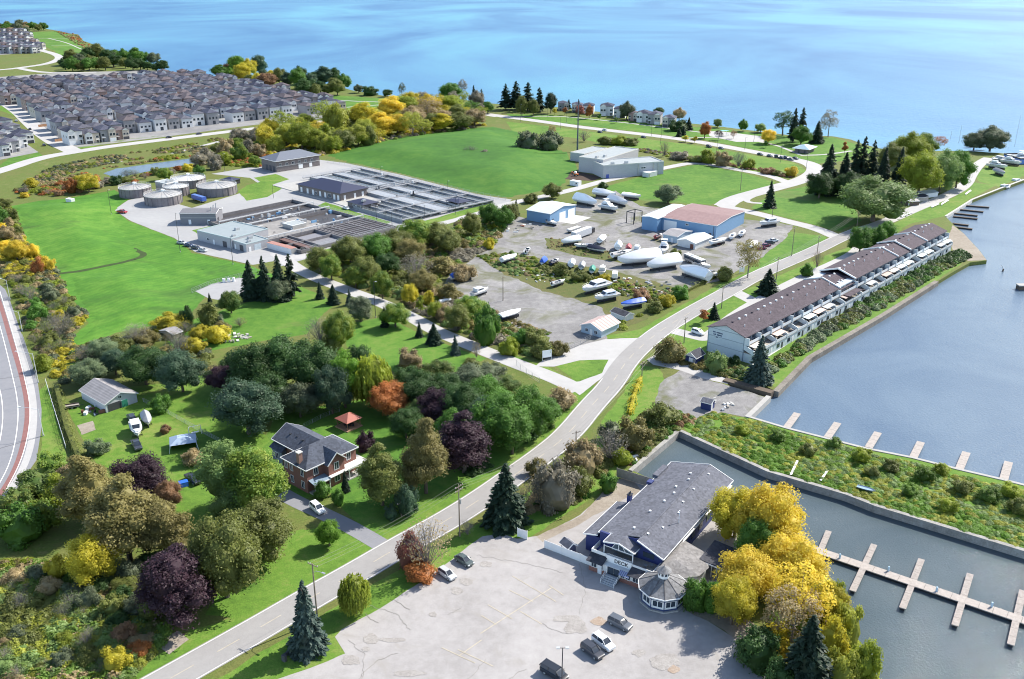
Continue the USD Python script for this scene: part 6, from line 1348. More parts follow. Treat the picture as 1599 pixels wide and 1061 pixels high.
pile('scrap_pile','white scraps scattered in the grass left of the yard','scrap',(835,432),14,9,[WHITE,WHITE,GREYM],.4)
pile('scrap_pile','pile of dark machine parts at the scrub edge near the loader','scrap',(770,362),20,12,MC,.8)
pile('boulder_group','pair of dark boulders under the blue spruce in the lot corner','boulders',(452,1026),3,1.6,[plain('dark_rock',(.06,.06,.065),.9,.3)],1.3)
t=Thing('board_sign','small white board sign under the blue spruce facing the road','sign',G(470,1018),0,2.2); t.part('panel',MB().box(-.9,.9,-.05,.05,.5,2.0),WHITE); t.part('post',MB().box(-.9,-.8,-.06,.06,0,2.0).box(.8,.9,-.06,.06,0,2.0),TRIM)
def board_sign(p,w,z0,z1,label,a=.3):
    t=Thing('board_sign',label,'sign',G(*p),0,a); t.part('panel',MB().box(-w/2,w/2,-.05,.05,z0,z1),WHITE)
    for s in (-1,1): t.part('post',MB().box(s*(w/2 -.1) -.06,s*(w/2 -.1) +.06,-.06,.06,0,z1),TRIM)
board_sign((854,563),3.2,1.0,3.4,'white board sign at the yard gate beside the side road',.4)
board_sign((1158,427),2.4,.6,2.4,'white board sign under the small tree by the main road',.4)
board_sign((1118,951),2.6,.4,2.2,'white board sign with faded print among the yellow trees',-.9)
# gate and link fences
def link_fence(name,label,px,h=1.8,step=3.0,m=GREYM):
    c=LineString([tuple(G(*q)) for q in px]); n=max(2,int(c.length/step)); P=[np.array(c.interpolate(i/n,True).coords[0]) for i in range(n +1)]
    t=Thing(name,label,'fence',P[0],0,0); o=P[0]
    for p in P: q=p -o; t.part('post',MB().box(q[0] -.05,q[0] +.05,q[1] -.05,q[1] +.05,0,h),m)
    w=MB()
    for a,b in zip(P[:-1],P[1:]):
        a,b=a -o,b -o
        for z in (h,h*.66,h*.33,.1): w.bar((a[0],a[1],z),(b[0],b[1],z),.035)
        d=b -a; L=np.linalg.norm(d); k=max(1,int(L/.8))
        for i in range(1,k): c2=a +d*i/k; w.bar((c2[0],c2[1],.1),(c2[0],c2[1],h),.02)
    t.part('wire',w,m)
link_fence('wire_fence','grey wire fence and gate across the side road entrance',[(806,571),(813,578),(830,590),(842,598)])
link_fence('wire_fence','wire fence with hedge behind it at the boat yard gate',[(858,560),(905,540),(938,522)])
link_fence('wire_fence','thin wire fence across the lawn from the barn garage to the tent',[(224,628),(260,645),(300,668),(345,692)],1.2,4)
link_fence('wire_fence','thin fence from the brick house rear to the gazebo lawn',[(475,668),(505,652),(530,643)],1.2,3)
link_fence('wire_fence','white rail fence between the left road and the tall hedge',[(72,598),(82,632),(92,664),(103,700)],1.3,3,TRIM)
link_fence('wire_fence','dark guard fence along the edge of the left road',[(36,528),(46,558),(57,590)],1.2,3)
link_fence('wire_fence','thin fence around the tank yard beside the spruces',[(300,458),(330,445),(372,435),(400,425)],1.8,4)
link_fence('wire_fence','long thin fence along the foot of the grass mound beside the aeration basin',[(512,254),(560,262),(640,280),(745,305),(790,313)],1.8,5)
fence_run('fence','orange board fence at the left of the brick house rear',HX(3,19),HX(-6,26),1.7,plain('cedar_fence',(.4,.22,.12),.8,.15))

# ---------------------------------------------------------------- docks
def plank_deck(t,p,q,w,name,m,step=2.4,z=0.0,gap=.06):
    p,q=np.array(p),np.array(q); d=q -p; L=np.linalg.norm(d); a=math.atan2(d[1],d[0]); n=max(1,round(L/step)); d /= L
    for i in range(n):
        c=p +d*(L*(i +.5)/n); t.part(name,MB().obox(c[0],c[1],L/n -gap,w,z,z +.18,a),m)
    c=(p +q)/2; t.part('float',MB().obox(c[0],c[1],L -.4,w -.5,z -.55,z,a),DARK)
DOCKM=[plain('dock_boards',(.36,.32,.29),.9,.2,1.5,.2),plain('dock_boards_worn',(.31,.275,.25),.9,.25,1.5,.2)]
o=G(1258,853,WZ)
t=Thing('floating_dock','long pale floating dock with cross fingers running out from the yellow trees','dock',o,WZ +.55)
def l(px,py): return G(px,py,WZ +.55) -o
plank_deck(t,l(1252,852),l(1690,1001),2.3,'deck_section',DOCKM[0],2.5)
for k,(a,b) in enumerate((((1294,830),(1281,861)),((1365,851),(1331,924)),((1439,874),(1409,951)),((1515,897),(1491,978)),((1597,923),(1578,1008)),((1685,950),(1672,1040)))):
    f0,f1=l(*a),l(*b); c=(f0 +f1)/2
    plank_deck(t,f0,f1,1.25,'finger_section',DOCKM[1],2.6,-.02 +.001*k)
for k,(x,y) in enumerate(((1311,873),(1387,893),(1462,925),(1548,949))): q=l(x,y); t.part('service_post',MB().box(q[0] -.15,q[0] +.15,q[1] -.15,q[1] +.15,.1,1.2),plain('blue_post',(.35,.5,.62),.5))
def finger(a,b,w,label,z=.5,m=None,group=None):
    o=G(*a,WZ +z); t=Thing('dock_finger',label,'dock',o,WZ +z,0,group); plank_deck(t,(0,0),G(*b,WZ +z) -o,w,'deck_section',m or DOCKM[0],2.4)
for i,(a,b) in enumerate((((1228,669),(1245,646)),((1292,684),(1308,661)),((1356,700),(1371,676)),((1426,715),(1438,691)),((1498,733),(1509,707)),((1567,750),(1575,722)))):
    finger(a,b,1.9,['leftmost pale dock finger along the weedy spit, nearest the ramp','second pale finger from the left along the weedy spit','third pale finger from the left along the weedy spit','third pale finger from the right along the weedy spit','second pale finger from the right along the weedy spit','rightmost pale dock finger along the weedy spit at the frame edge'][i],group='dock fingers along the spit')
for i,(a,b) in enumerate((((1506,321),(1545,324)),((1497,327),(1536,331)),((1489,333),(1527,337)),((1488,338),(1527,342)),((1487,349),(1513,352)),((1488,354),(1519,358)))):
    finger(a,b,1.3,['farthest dark dock finger below the strip lawn','second farthest dark dock finger below the strip lawn','third dark dock finger below the strip lawn','fourth dark dock finger just above the gap','fifth dark dock finger just below the gap','nearest dark dock finger beside the sand spit'][i],m=WOODD,group='dark finger docks')
t=Thing('mooring_pile','lone dark mooring pile block at the right edge of the harbour','pile',G(1594,452,WZ),WZ); t.part('block',MB().box(-1.4,1.4,-1.2,1.2,-1,1.6),WOODD); t.part('cap',MB().box(-1.6,1.6,-1.4,1.4,1.6,1.9),CONC)
t=Thing('mooring_pile','small broken pile with a perch in mid harbour','pile',G(1566,424,WZ),WZ); t.part('stub',MB().cyl(0,0,-1,1.0,.4,.3,8),WOODD); t.part('branch',MB().bar((0,0,.9),(-.8,.3,2.4),.12),WOODD)
for k,(a,b) in enumerate((((1408,340),(1425,333)),((1455,325),(1466,320)),((1470,321),(1481,314)),((1508,305),(1516,299)))):
    g0,g1=G(*a),G(*b); d=g1 -g0; t=Thing('bench',['white bench on the harbour strip lawn, nearest the row building','white bench on the strip lawn near its middle','white frame on the strip lawn right of the middle bench','white bench on the strip lawn nearest the moored boats'][k],'bench',g0,0,math.atan2(d[1],d[0])); L=np.linalg.norm(d); t.part('seat',MB().box(0,L,-.3,.3,.42,.5),WHITE); t.part('backrest',MB().box(0,L,.28,.34,.5,1.0),WHITE)
    for x in (.2,L -.2): t.part('leg',MB().box(x -.06,x +.06,-.28,.28,0,.42),WHITE)
for k,(a,b) in enumerate((((1236,741),(1245,722)),((1283,750),(1292,737)),((1318,640),(1338,650)))[:2]):
    g0=G(*a); d=G(*b) -g0; t=Thing('old_gangway',['white plank lying from the basin wall into the weeds, left one','white plank lying from the basin wall into the weeds, right one'][k],'plank',g0,.36,math.atan2(d[1],d[0])); t.part('board',MB().box(-1,np.linalg.norm(d),-.25,.25,0,.1),WHITE); t.part('cleat',MB().box(.5,.7,-.3,.3,.1,.15),WOODG)
t=Thing('moored_boat','small blue grey boat beside the basin wall in the weeds','boat',G(1352,768),.35,-.6); mb,SL=hull(4.2,1.5,.6); t.part('hull',mb,GREYM,smooth=40); t.part('floor',deck(SL,-99,99,-.2,.1),plain('skiff_blue',(.2,.32,.45),.6))

# ---------------------------------------------------------------- poles and lamps
def utility_pole(base,ytop,label,arms=1,trans=False,lamp=None,ang=.9):
    g=G(*base); h=top_height(g,ytop); t=Thing('utility_pole',label,'utility pole',g,0,ang,'wooden utility poles along the roads')
    t.part('pole',MB().tube([(0,0,-.3),(0,0,h)],[.17,.11],8),POLEW)
    for k in range(arms):
        z=h -.5 -.9*k; t.part('crossarm',MB().box(-1.2,1.2,-.18,-.06,z,z +.13),POLEW)
        t.part('insulators',MB().cyl(-1.1,-.12,z +.13,z +.35,.06,n=6).cyl(1.1,-.12,z +.13,z +.35,.06,n=6).cyl(.5,-.12,z +.13,z +.35,.06,n=6),CONCL)
    if trans: t.part('transformer',MB().cyl(.42,.1,h*.62,h*.62 +1.1,.28,n=12),plain('transformer_grey',(.3,.31,.3),.5))
    if lamp:
        z=h*.84; t.part('lamp_arm',MB().tube([(0,0,z),(-.8,0,z +.7),(-2.3,0,z +.9)],.05,6),GREYM); t.part('lamp_head',MB().box(-2.9,-2.2,-.16,.16,z +.82,z +.98),GREYM)
    return np.array([g[0],g[1],h -.35])
UP=[utility_pole((496,971),880,'wooden pole with curved lamp arm behind the blue spruce',1,lamp=True,ang=2.6),utility_pole((718,838),757,'wooden pole with grey transformer at the lot side of the road',2,True),utility_pole((899,702),673,'wooden pole with wide crossarm in the roadside bushes',1,ang=.5),utility_pole((1002,592),565,'wooden pole behind the yellow hedge at the road',1),utility_pole((1068,536),496,'wooden pole by the row building drive',1),utility_pole((1126.5,482),447,'wooden pole with lamp on the yard side of the road',1,lamp=True),utility_pole((1212,437),402,'wooden pole with lamp nearest the dark tree by the row building',1,lamp=True),utility_pole((1276,395),369,'wooden pole at the lawn corner before the junction',1),utility_pole((1338,354),330,'wooden pole with many arms at the willow',3,ang=.3)]
utility_pole((1236,400),355,'thin wooden pole standing in the yard corner lawn'); utility_pole((1205,345),322,'wooden pole on the lawn left of the willow'); utility_pole((1156,298),263,'wooden pole in the small green field'); utility_pole((785.5,470),432,'pole standing on the lower gravel lot'); utility_pole((721,727),700,'thin wooden pole in front of the big purple tree'); utility_pole((627,806),782,'thin wooden pole at the verge before the brick house lawn')
def wire(a,b,sag=.8,off=0.0):
    d=b[:2] -a[:2]; n=np.array([-d[1],d[0]])/np.linalg.norm(d)*off; P=[]
    for i in range(13): s=i/12; p=a*(1 -s) +b*s; P.append((p[0] +n[0],p[1] +n[1],p[2] -sag*4*s*(1 -s)))
    return P
m=MB()
for a,b in zip(UP[:-1],UP[1:]):
    for off in (-1.0,0,1.0): m.tube(wire(a,b,.9,off),.018,3)
single('power_line',m,DARK,'thin dark overhead wires strung from pole to pole along the main road','power line')
def street_lamp(base,ytop,label,cat='street lamp',arm=None,group=None,head=2,m=None):
    """arm: pixel offset of the lamp head from the pole top, or None for a post-top lamp."""
    g=G(*base); h=top_height(g,ytop); a=0.0; t=None; L=0
    if arm:
        top=PXY(g[0],g[1],h); q=G(top[0] +arm[0],top[1] +arm[1],h) -g; a=math.atan2(q[1],q[0]); L=min(np.linalg.norm(q),6)
    t=Thing('street_lamp',label,cat,g,0,a,group); m=m or GREYM
    t.part('base',MB().cyl(0,0,0,.5,.2,n=8),CONC); t.part('pole',MB().tube([(0,0,.3),(0,0,h)],[.11,.075],8),m)
    if arm: t.part('arm',MB().tube([(0,0,h -.3),(L*.4,0,h +.1),(L,0,h +.2)],.05,6),m); t.part('lamp_head',MB().box(L -.2,L +.6,-.16,.16,h +.12,h +.28),m)
    else:
        for k in range(head):
            s=-1 if k % 2 else 1; t.part('arm',MB().bar((0,0,h -.05),(s*.7,0,h),.07),m); t.part('lamp_head',MB().box(s*.45,s*1.05,-.25,.25,h -.05,h +.1),plain('lamp_housing',(.4,.41,.42),.5))
for b,y,arm,s in (((68,681),639,(-28,-2),'nearest tall lamp leaning over the left road'),((60,598),552,(-24,-2),'second tall lamp from the bottom along the left road'),((35,518),487,(-14,-1),'third tall lamp along the left road'),((16,469),438,(-8,-2),'farthest tall lamp at the left frame edge on the road')): street_lamp(b,y,s,arm=arm,group='lamps along the left road',m=plain('pale_pole',(.55,.56,.56),.5))
street_lamp((877,1078),1012,'tall lot lamp with twin floodlights at the bottom of the parking lot',head=2,m=DARK)
for b,y,s in (((174,335),297,'tall thin lamp at the lawn beside the red pickup'),((281.7,394),333,'very tall lamp at the parked cars of the plant'),((364,413),371,'tall lamp at the plant lawn corner by the office block'),((586.5,496),440,'tall lamp on the side road in the middle of the scrub'),((711.7,335),311,'lamp near the right corner of the aeration basin'),((663,342),321,'lamp at the front edge of the aeration basin'),((612.5,358),332,'lamp beside the front corner of the aeration basin'),((588,346),321,'lamp in front of the small plant kiosk'),((427,310),290,'lamp on the plant road by the far hall'),((311,272),243,'lamp behind the round tanks'),((351,268),240,'lamp at the plant gate behind the largest tank'),((699,299),283,'lamp at the mound side of the aeration basin, right one'),((595,272),261,'lamp at the mound side of the aeration basin, left one')): street_lamp(b,y,s,group='lamps of the treatment plant',head=1,m=DARK)
for b,y,s in (((812.5,191.5),163,'lamp at the left end of the lakeside road under the pines'),((855,183),160,'lamp beside the lakeside lane entrance'),((875.5,202),183,'lamp left of the mast on the lakeside road'),((885,192),172,'lamp behind the lakeside road just left of the mast'),((1017,213),184,'lamp above the hedge houses on the lakeside road'),((1031.5,226),199,'lamp on the near side of the lakeside road by the hedge'),((1119,237.5),219,'lamp below the splash pad'),((1163,233.5),215,'lamp on the park side right of the splash pad'),((1218,255),227,'tall lamp among the parked cars below the park'),((1259,263.5),240,'lamp at the bend below the park washroom'),((1177,222),195,'lamp inside the park behind the splash pad')): street_lamp(b,y,s,group='lamps along the lakeside road',head=1,m=DARK)
for b,y,s in (((1497,224),196,'tall bare mast near the harbour mouth, beside the lone dark tree'),((1421,243),224,'short bare mast behind the willows'),((1584,230),180,'tall pale mast at the boathouse, right edge'),((1484,218),205,'small mast behind the tree row at the shore')):
    g=G(*b); h=top_height(g,y); t=Thing('flag_mast',s,'mast',g); t.part('pole',MB().tube([(0,0,0),(0,0,h)],[.12,.06],6),GREYM); t.part('spreader',MB().bar((-.8,0,h*.6),(.8,0,h*.6),.06),GREYM)
# playground at the splash pad
t=Thing('play_structure','small teal play frame on the pale splash pad','play frame',G(1130,213),0,.4)
for x in (-2,2): t.part('post',MB().cyl(x,0,0,4,.15,n=6),WHITE)
t.part('canopy',MB().slab([(-3,-2,4.2),(3,-2,4.2),(3,2,4.0),(-3,2,4.0)],.15),plain('teal_canopy',(.2,.5,.55),.5)); t.part('slide',MB().bar((2,0,2.2),(5,0,.2),.8,.1),WHITE)
for k,(x,y) in enumerate(((133,353),(137,351),(146,350.5))): t=Thing('manhole_cover',['left pale hatch slab on the striped green field','middle pale hatch slab on the striped green field','right pale hatch slab on the striped green field'][k],'hatch',G(x,y),0,.3); t.part('slab',MB().box(-1.1,1.1,-.8,.8,0,.35),CONCL); t.part('lid',MB().box(-.5,.5,-.4,.4,.35,.45),GREYM)
t=Thing('tank_skid','small white tanks on the fenced slab beside the spruces','tank',G(350,441),0,.3)
for k in range(3): t.part('tank',MB().cyl(k*1.8,0,0,1.5,.6,n=10),WHITE)
t.part('pipe',MB().bar((0,0,1.6),(3.6,0,1.6),.15),GREYM)
# ---------------------------------------------------------------- trees and bushes
def pal(c,dark=.55,lite=1.5,tint=None):
    d=mix3(c,dark); l=mix3(c,lite)
    if tint: l=tint
    return [(.18,d),(.5,c),(.82,l)]
LEAF={
    'dark green': pal((.045,.095,.024)),'green': pal((.085,.185,.027)),'bright green': pal((.13,.25,.028)),'blue green': pal((.065,.115,.065)),
    'silvery green': pal((.15,.2,.1)),'yellow green': pal((.25,.3,.035),.5,1.4),'pale green': pal((.17,.25,.075)),'yellow': pal((.68,.6,.06),.55,1.25),'gold': pal((.85,.67,.075),.65,1.15),
    'orange': pal((.38,.15,.045),.5,1.4),'rust': pal((.27,.16,.085)),'purple': pal((.075,.04,.056),.5,1.9),'olive': pal((.145,.165,.04)),'brown olive': pal((.2,.175,.06)),
    'tan': pal((.32,.25,.13)),'grey brown': pal((.23,.21,.155)),'pink': pal((.46,.19,.15)),'spruce': pal((.045,.085,.05)),'blue spruce': pal((.1,.155,.13)),'grey green': pal((.11,.135,.075)),
    'lush': pal((.24,.4,.05),.72,1.2),'lush yellow': pal((.42,.45,.07),.75,1.15),'lush green': pal((.15,.25,.04),.7,1.3),
    'maple turning': [(.2,(.05,.09,.02)),(.45,(.12,.13,.03)),(.65,(.3,.16,.04)),(.85,(.36,.1,.04))],'green gold': [(.2,(.07,.13,.02)),(.5,(.22,.24,.03)),(.8,(.5,.36,.03))],
}
for _k in LEAF: LEAF[_k]=[(p,mix3(c,1.08 if _k in ('yellow','gold','lush','lush yellow','lush green','pink') else 1.2 if _k in ('spruce','purple','blue spruce') else 1.68)) for p,c in LEAF[_k]]
def leaf_mat(c): return leafy('leaves_' +c.replace(' ','_'),LEAF[c],.5 if c in ('yellow','gold','lush','lush yellow','yellow green','bright green') else .38)
def quads(mb,c,nrm,size,rg,aspect=.72,tang=None):
    n=len(c); nrm=nrm/(np.linalg.norm(nrm,axis=1,keepdims=True) +1e-9)
    t=rg.normal(size=(n,3)) if tang is None else tang
    t=t -nrm*(t*nrm).sum(1,keepdims=True); t /= np.linalg.norm(t,axis=1,keepdims=True) +1e-9
    b=np.cross(nrm,t); s=np.broadcast_to(size,(n,))[:,None]
    v=np.stack([c -t*s,c +b*s*aspect,c +t*s,c -b*s*aspect],1).reshape(-1,3)
    i=np.arange(n)[:,None]*4
    mb.add(v,np.vstack([i +[0,1,2],i +[0,2,3]]) if True else None); return mb
def lump(mb,c,r,rg,squash=1.0,amp=.28,seed=0,sub=2):
    m=trimesh.creation.icosphere(sub,1.0); v=np.array(m.vertices)
    k=1 +amp*2*(meshkit.fbm(v*1.7 +seed*9.1,3,seed) -.5)
    mb.add(v*k[:,None]*np.array([r[0],r[1],r[2]]) +c,m.faces)
def crown_blob(R,z0,z1,nl,nleaf,size,seed,shape='round',core=.62):
    """Lobed crown: small leaf faces over many lobes, with gaps between them."""
    rg=np.random.default_rng(seed); H=(z1 -z0)/2; zc=(z0 +z1)/2
    d=rg.normal(size=(nl*3,3)); d /= np.linalg.norm(d,axis=1,keepdims=True)
    d=d[d[:,2] > -.75][:nl]
    rad=rg.uniform(.42,.9,len(d))
    prof=np.ones(len(d))
    C=d*rad[:,None]*[R,R,H]
    t=(C[:,2]/H +1)/2
    if shape == 'cone': C[:,:2]*=(1.28 -.95*t)[:,None]
    if shape == 'egg': C[:,:2]*=(1.12 -.45*t)[:,None]
    if shape == 'vase': C[:,:2]*=(.55 +.55*t)[:,None]
    C[:,2]+=zc
    lr=rg.uniform(.3,.46,len(d))*R*(1.25 -.55*rad)
    if shape == 'cone': lr*=(1.25 -.75*t)
    mb=MB(); per=nleaf // len(d)
    P,N=[],[]
    for i in range(len(d)):
        q=rg.normal(size=(per,3)); q /= np.linalg.norm(q,axis=1,keepdims=True)
        q[:,2]=np.where(q[:,2] < -.45,-q[:,2],q[:,2])
        k=1 +.9*(meshkit.fbm(q*2.6 +i*5.3,3,seed) -.5)
        p=C[i] +q*(lr[i]*k*rg.uniform(.78,1.2,per))[:,None]
        dist=np.linalg.norm(p[:,None] -C[None],axis=2)/lr[None]; dist[:,i]=9
        keep=dist.min(1) > .72
        P.append(p[keep]); N.append((q*.75 +rg.normal(size=(per,3))*.42 +[0,0,.3])[keep])
    P,N=np.vstack(P),np.vstack(N)
    quads(mb,P,N,size*rg.uniform(.7,1.25,len(P)),rg)
    if core: 
        for i in range(len(d)): lump(mb,C[i],(lr[i]*.68,)*3,rg,seed=seed +i,sub=1)
        lump(mb,(0,0,zc),(R*core*(.8 if shape == 'cone' else 1),R*core*(.8 if shape == 'cone' else 1),H*core),rg,seed=seed,sub=2)
    return mb
def trunk(h,r,seed,limbs=5,spread=2.5,top=None):
    rg=random.Random(seed); mb=MB(); p=[(0,0,-.3)]
    for i in range(1,5): p.append((rg.uniform(-.15,.15)*i*r*3,rg.uniform(-.15,.15)*i*r*3,h*i/4))
    mb.tube(p,np.linspace(r*1.15,r*.4,5),7)
    for k in range(limbs):
        a=2*math.pi*k/limbs +rg.uniform(-.4,.4); s=rg.randrange(2,4); q=np.array(p[s])
        e=q +(math.cos(a)*spread,math.sin(a)*spread,spread*rg.uniform(.5,1.1)); mb.tube([q,(q +e)/2 +(0,0,-.15*spread),e],[r*.45,r*.3,r*.1],5)
    return mb
def conifer(R,H,n,seed,sparse=False,z0=.8):
    rg=np.random.default_rng(seed); mb=MB(); P,N,T,S=[],[],[],[]
    nb=300 if not sparse else 120
    for k in range(nb):
        t=(k +rg.random())/nb; t=t ** 1.25; z=z0 +(H -z0)*t; r=R*(1 -t) ** (.85 if not sparse else .6)*rg.uniform(.72,1.1) +.12
        if sparse: r*=rg.uniform(.6,1.1)
        a=rg.uniform(0,2*math.pi); m=max(4,int(n/nb*(1.7*(1 -t) +.4)))
        s=np.sort(rg.uniform(.15,1,m)); droop=-.32*r*s ** 1.6 +.12*r*s
        side=rg.normal(size=m)*.16*r*(1.15 -s)
        x=r*s*math.cos(a) -side*math.sin(a); y=r*s*math.sin(a) +side*math.cos(a)
        P.append(np.column_stack([x,y,z +droop +rg.normal(size=m)*.1])); o=np.array([math.cos(a),math.sin(a),0])
        N.append(np.tile(o*.45 +[0,0,.8],(m,1)) +rg.normal(size=(m,3))*.35); T.append(np.tile(o +[0,0,-.4],(m,1)) +rg.normal(size=(m,3))*.3); S.append(np.full(m,.16 +.26*(1 -t)))
    P,N,T,S=map(np.vstack,(P,N,T)) if False else (np.vstack(P),np.vstack(N),np.vstack(T),np.concatenate(S))
    quads(mb,P,N,S*(1.25 if not sparse else 1.5)*R/3*.75 +.08,rg,.5,T)
    if not sparse:
        c=trimesh.creation.cone(R*.62,(H -z0)*.93,sections=14); c.apply_translation((0,0,z0)); mb.tm(c)
    return mb
def weeping(R,H,n,seed,z0=.6):
    rg=np.random.default_rng(seed); mb=MB(); P,N,T=[],[],[]
    ns=n // 14
    for k in range(ns):
        q=rg.normal(size=3); q /= np.linalg.norm(q); q[2]=abs(q[2]); rr=rg.uniform(.6,1.0)
        s=np.array([q[0]*R*rr,q[1]*R*rr,H*.55 +q[2]*H*.43*rr]); L=rg.uniform(.25,.8)*(s[2] -z0); m=14
        t=np.linspace(0,1,m); o=np.array([q[0],q[1],0]); 
        P.append(s +np.outer(t,[0,0,-L]) +np.outer(t*(1 -t)*.6,o)*R*.35 +rg.normal(size=(m,3))*.12); N.append(np.tile(o +[0,0,.35],(m,1)) +rg.normal(size=(m,3))*.45); T.append(np.tile([0,0,-1.0],(m,1)) +rg.normal(size=(m,3))*.35)
    P,N,T=np.vstack(P),np.vstack(N),np.vstack(T); quads(mb,P,N,.34*R/4,rg,.45,T)
    lump(mb,(0,0,H*.52),(R*.72,R*.72,H*.4),rg,seed=seed); return mb
def bare_crown(R,H,seed,leaf_n=0,size=.15):
    """Twigs fanning up, with few leaves."""
    rg=np.random.default_rng(seed); tw=MB()
    for k in range(46):
        a=rg.uniform(0,2*math.pi); s=rg.uniform(.15,1.0); e=np.array([R*s*math.cos(a),R*s*math.sin(a),H*rg.uniform(.6,1.0)*(1.05 -.35*s)])
        m=e*[.45,.45,.6]; tw.tube([(0,0,.2),m,e],[.05,.03,.012],3)
        for j in range(3): f=m +(e -m)*rg.uniform(.1,.8); g=f +np.array([rg.normal()*R*.2,rg.normal()*R*.2,H*rg.uniform(.08,.25)]); tw.tube([f,g],[.018,.008],3)
    lv=MB(); q=rg.normal(size=(leaf_n,3)); q /= np.linalg.norm(q,axis=1,keepdims=True); p=q*rg.uniform(.3,1,(leaf_n,1)) ** .5*[R,R,H*.42] +[0,0,H*.55]
    quads(lv,p,q +rg.normal(size=q.shape)*.6 +[0,0,.4],size,rg)
    return tw,lv

SHAPES={}
def tree_shape(kind,var):
    """(crown mesh, trunk mesh, width, height) at the size it was modelled."""
    if (kind,var) in SHAPES: return SHAPES[kind,var]
    s=var*17 +3
    if kind == 'round': r=(crown_blob(5.5,.2,11.5,34,13500,.165,s),trunk(7.5,.32,s),11.8,11.8)
    elif kind == 'oval': r=(crown_blob(4.0,.2,13,36,12000,.15,s,'egg'),trunk(9,.28,s,spread=1.8),8.4,13.3)
    elif kind == 'cone': r=(crown_blob(4.2,-.3,13.5,44,14500,.13,s,'cone',.6),trunk(9,.28,s,spread=1.5),9.6,13.9)
    elif kind == 'vase': r=(crown_blob(5.0,2.2,13,26,6500,.2,s,'vase',0),trunk(9,.3,s,7,3.4),9.5,13.2)
    elif kind == 'airy': r=(crown_blob(4.2,1.4,11,22,4200,.17,s,'round',0),trunk(8.5,.22,s,7,2.6),9.0,11.4)
    elif kind == 'spruce': r=(conifer(3.6,14,6500,s,z0=.3),trunk(13,.25,s,0),7.4,14.0)
    elif kind == 'pine': r=(conifer(3.8,15,3600,s,True,1.8),trunk(14,.26,s,4,1.5),7.4,15.0)
    elif kind == 'willow': r=(weeping(6,11,8000,s),trunk(7,.5,s,5,3),12.4,11.2)
    elif kind == 'bush': r=(crown_blob(2.4,-.9,3.2,16,2900,.125,s,'round',.7),trunk(1.6,.1,s,3,.8),5.0,3.4)
    elif kind == 'twig': tw,lv=bare_crown(3.2,5.5,s,700,.11); r=(lv,tw,6.4,5.8)
    elif kind == 'sapling': r=(crown_blob(1.2,.6,4.2,10,700,.15,s,'egg',.5),trunk(2.8,.06,s,3,.6),2.6,4.3)
    c=np.vstack(r[0].v); q=c -np.median(c,0)*[1,1,0]
    r=(r[0],r[1],2*np.percentile(np.hypot(q[:,0],q[:,1]),96 if kind not in ('spruce','pine','cone') else 98),np.percentile(c[:,2],99.5))
    SHAPES[kind,var]=r; return r
PROTO={}
def tree_proto(kind,colour,var):
    if (kind,colour,var) not in PROTO:
        c,tr,w,h=tree_shape(kind,var); t=Thing({'bush': 'bush_model','twig': 'bush_model'}.get(kind,'tree_model'),cls=True)
        t.part('trunk',tr,plain('grey_bark',(.2,.18,.16),.95,.2,3) if kind in ('twig','airy') else BARK); t.part('crown',c,leaf_mat(colour)); PROTO[kind,colour,var]=(t,w,h)
    return PROTO[kind,colour,var]
NAMES={'bush': 'bush','twig': 'bush','spruce': 'spruce_tree','pine': 'pine_tree','willow': 'willow_tree','cone': 'cedar_tree','sapling': 'young_tree'}
tn=[0]
def tree(kind,colour,x,yb,yt,w,label,group=None):
    """A tree from its outline in the photograph: middle x, lowest and highest pixel rows, width in pixels."""
    tn[0]+=1; rg=random.Random(tn[0]*7 +1); t,W,Hh=tree_proto(kind,colour,tn[0] % 3)
    s=scale_at(x,yb); wm=w/s*(1.1 if kind in ('round','oval','cone') else 1)
    dep=math.atan(EYE/np.linalg.norm(G(x,yb)))
    back={'bush': .2,'twig': .1,'sapling': 0,'spruce': .32,'pine': .1,'vase': .0,'airy': .0}.get(kind,.22)*wm   # the crown's near edge lies before the trunk
    g=G(x,yb); g=g*(1 +back/np.linalg.norm(g)); h=max(top_height(g,yt),wm*.35)
    name=NAMES.get(kind,'tree'); cat={'bush': 'bush','twig': 'bush'}.get(kind,'tree')
    copy(t,name,label,cat,g,0,rg.uniform(0,6.28),(wm/W,wm/W*rg.uniform(.92,1.08),h/Hh),group)
T=tree
# left and around the brick house
T('round','blue green',390,688,598,96,'large round blue green tree alone on the lawn left of the brick house roof')
T('round','grey green',470,658,598,62,'small round grey green tree behind the brick house, left of the gazebo')
GM='dark maples behind the brick house'
T('round','dark green',405,628,540,82,'leftmost dark maple of the big grove behind the brick house',GM); T('round','dark green',448,618,527,92,'tallest dark maple in the middle of the grove behind the brick house',GM); T('round','dark green',497,630,536,78,'right dark maple of the grove, beside the bright green tree',GM); T('round','dark green',430,650,585,70,'dark maple at the front of the grove over the shaded lawn',GM)
T('oval','bright green',540,642,550,52,'bright green tall tree left of the willow'); T('willow','yellow green',582,640,560,66,'yellow green weeping willow left of the orange tree')
T('round','orange',607,655,598,62,'spreading orange tree right of the willow'); T('round','purple',350,618,572,46,'dark purple tree at the left of the maple grove')
T('round','dark green',230,608,540,78,'dark round tree behind the barn garage'); T('round','blue green',287,618,550,66,'blue green round tree right of the barn garage tree'); T('round','silvery green',163,565,530,46,'pale silvery tree above the barn garage'); T('round','silvery green',140,605,562,56,'pale green tree left above the barn garage roof'); T('round','blue green',182,590,548,44,'blue green tree between the pale ones above the barn garage')
T('bush','green',252,645,618,34,'dark green bush right of the barn garage fence'); T('bush','rust',259,678,664,18,'small rusty bush on the lawn near the tent'); T('bush','tan',306,728,702,40,'round golden tan bush below the tent'); T('bush','silvery green',153,712,688,40,'grey green garden bush by the vegetable bed')
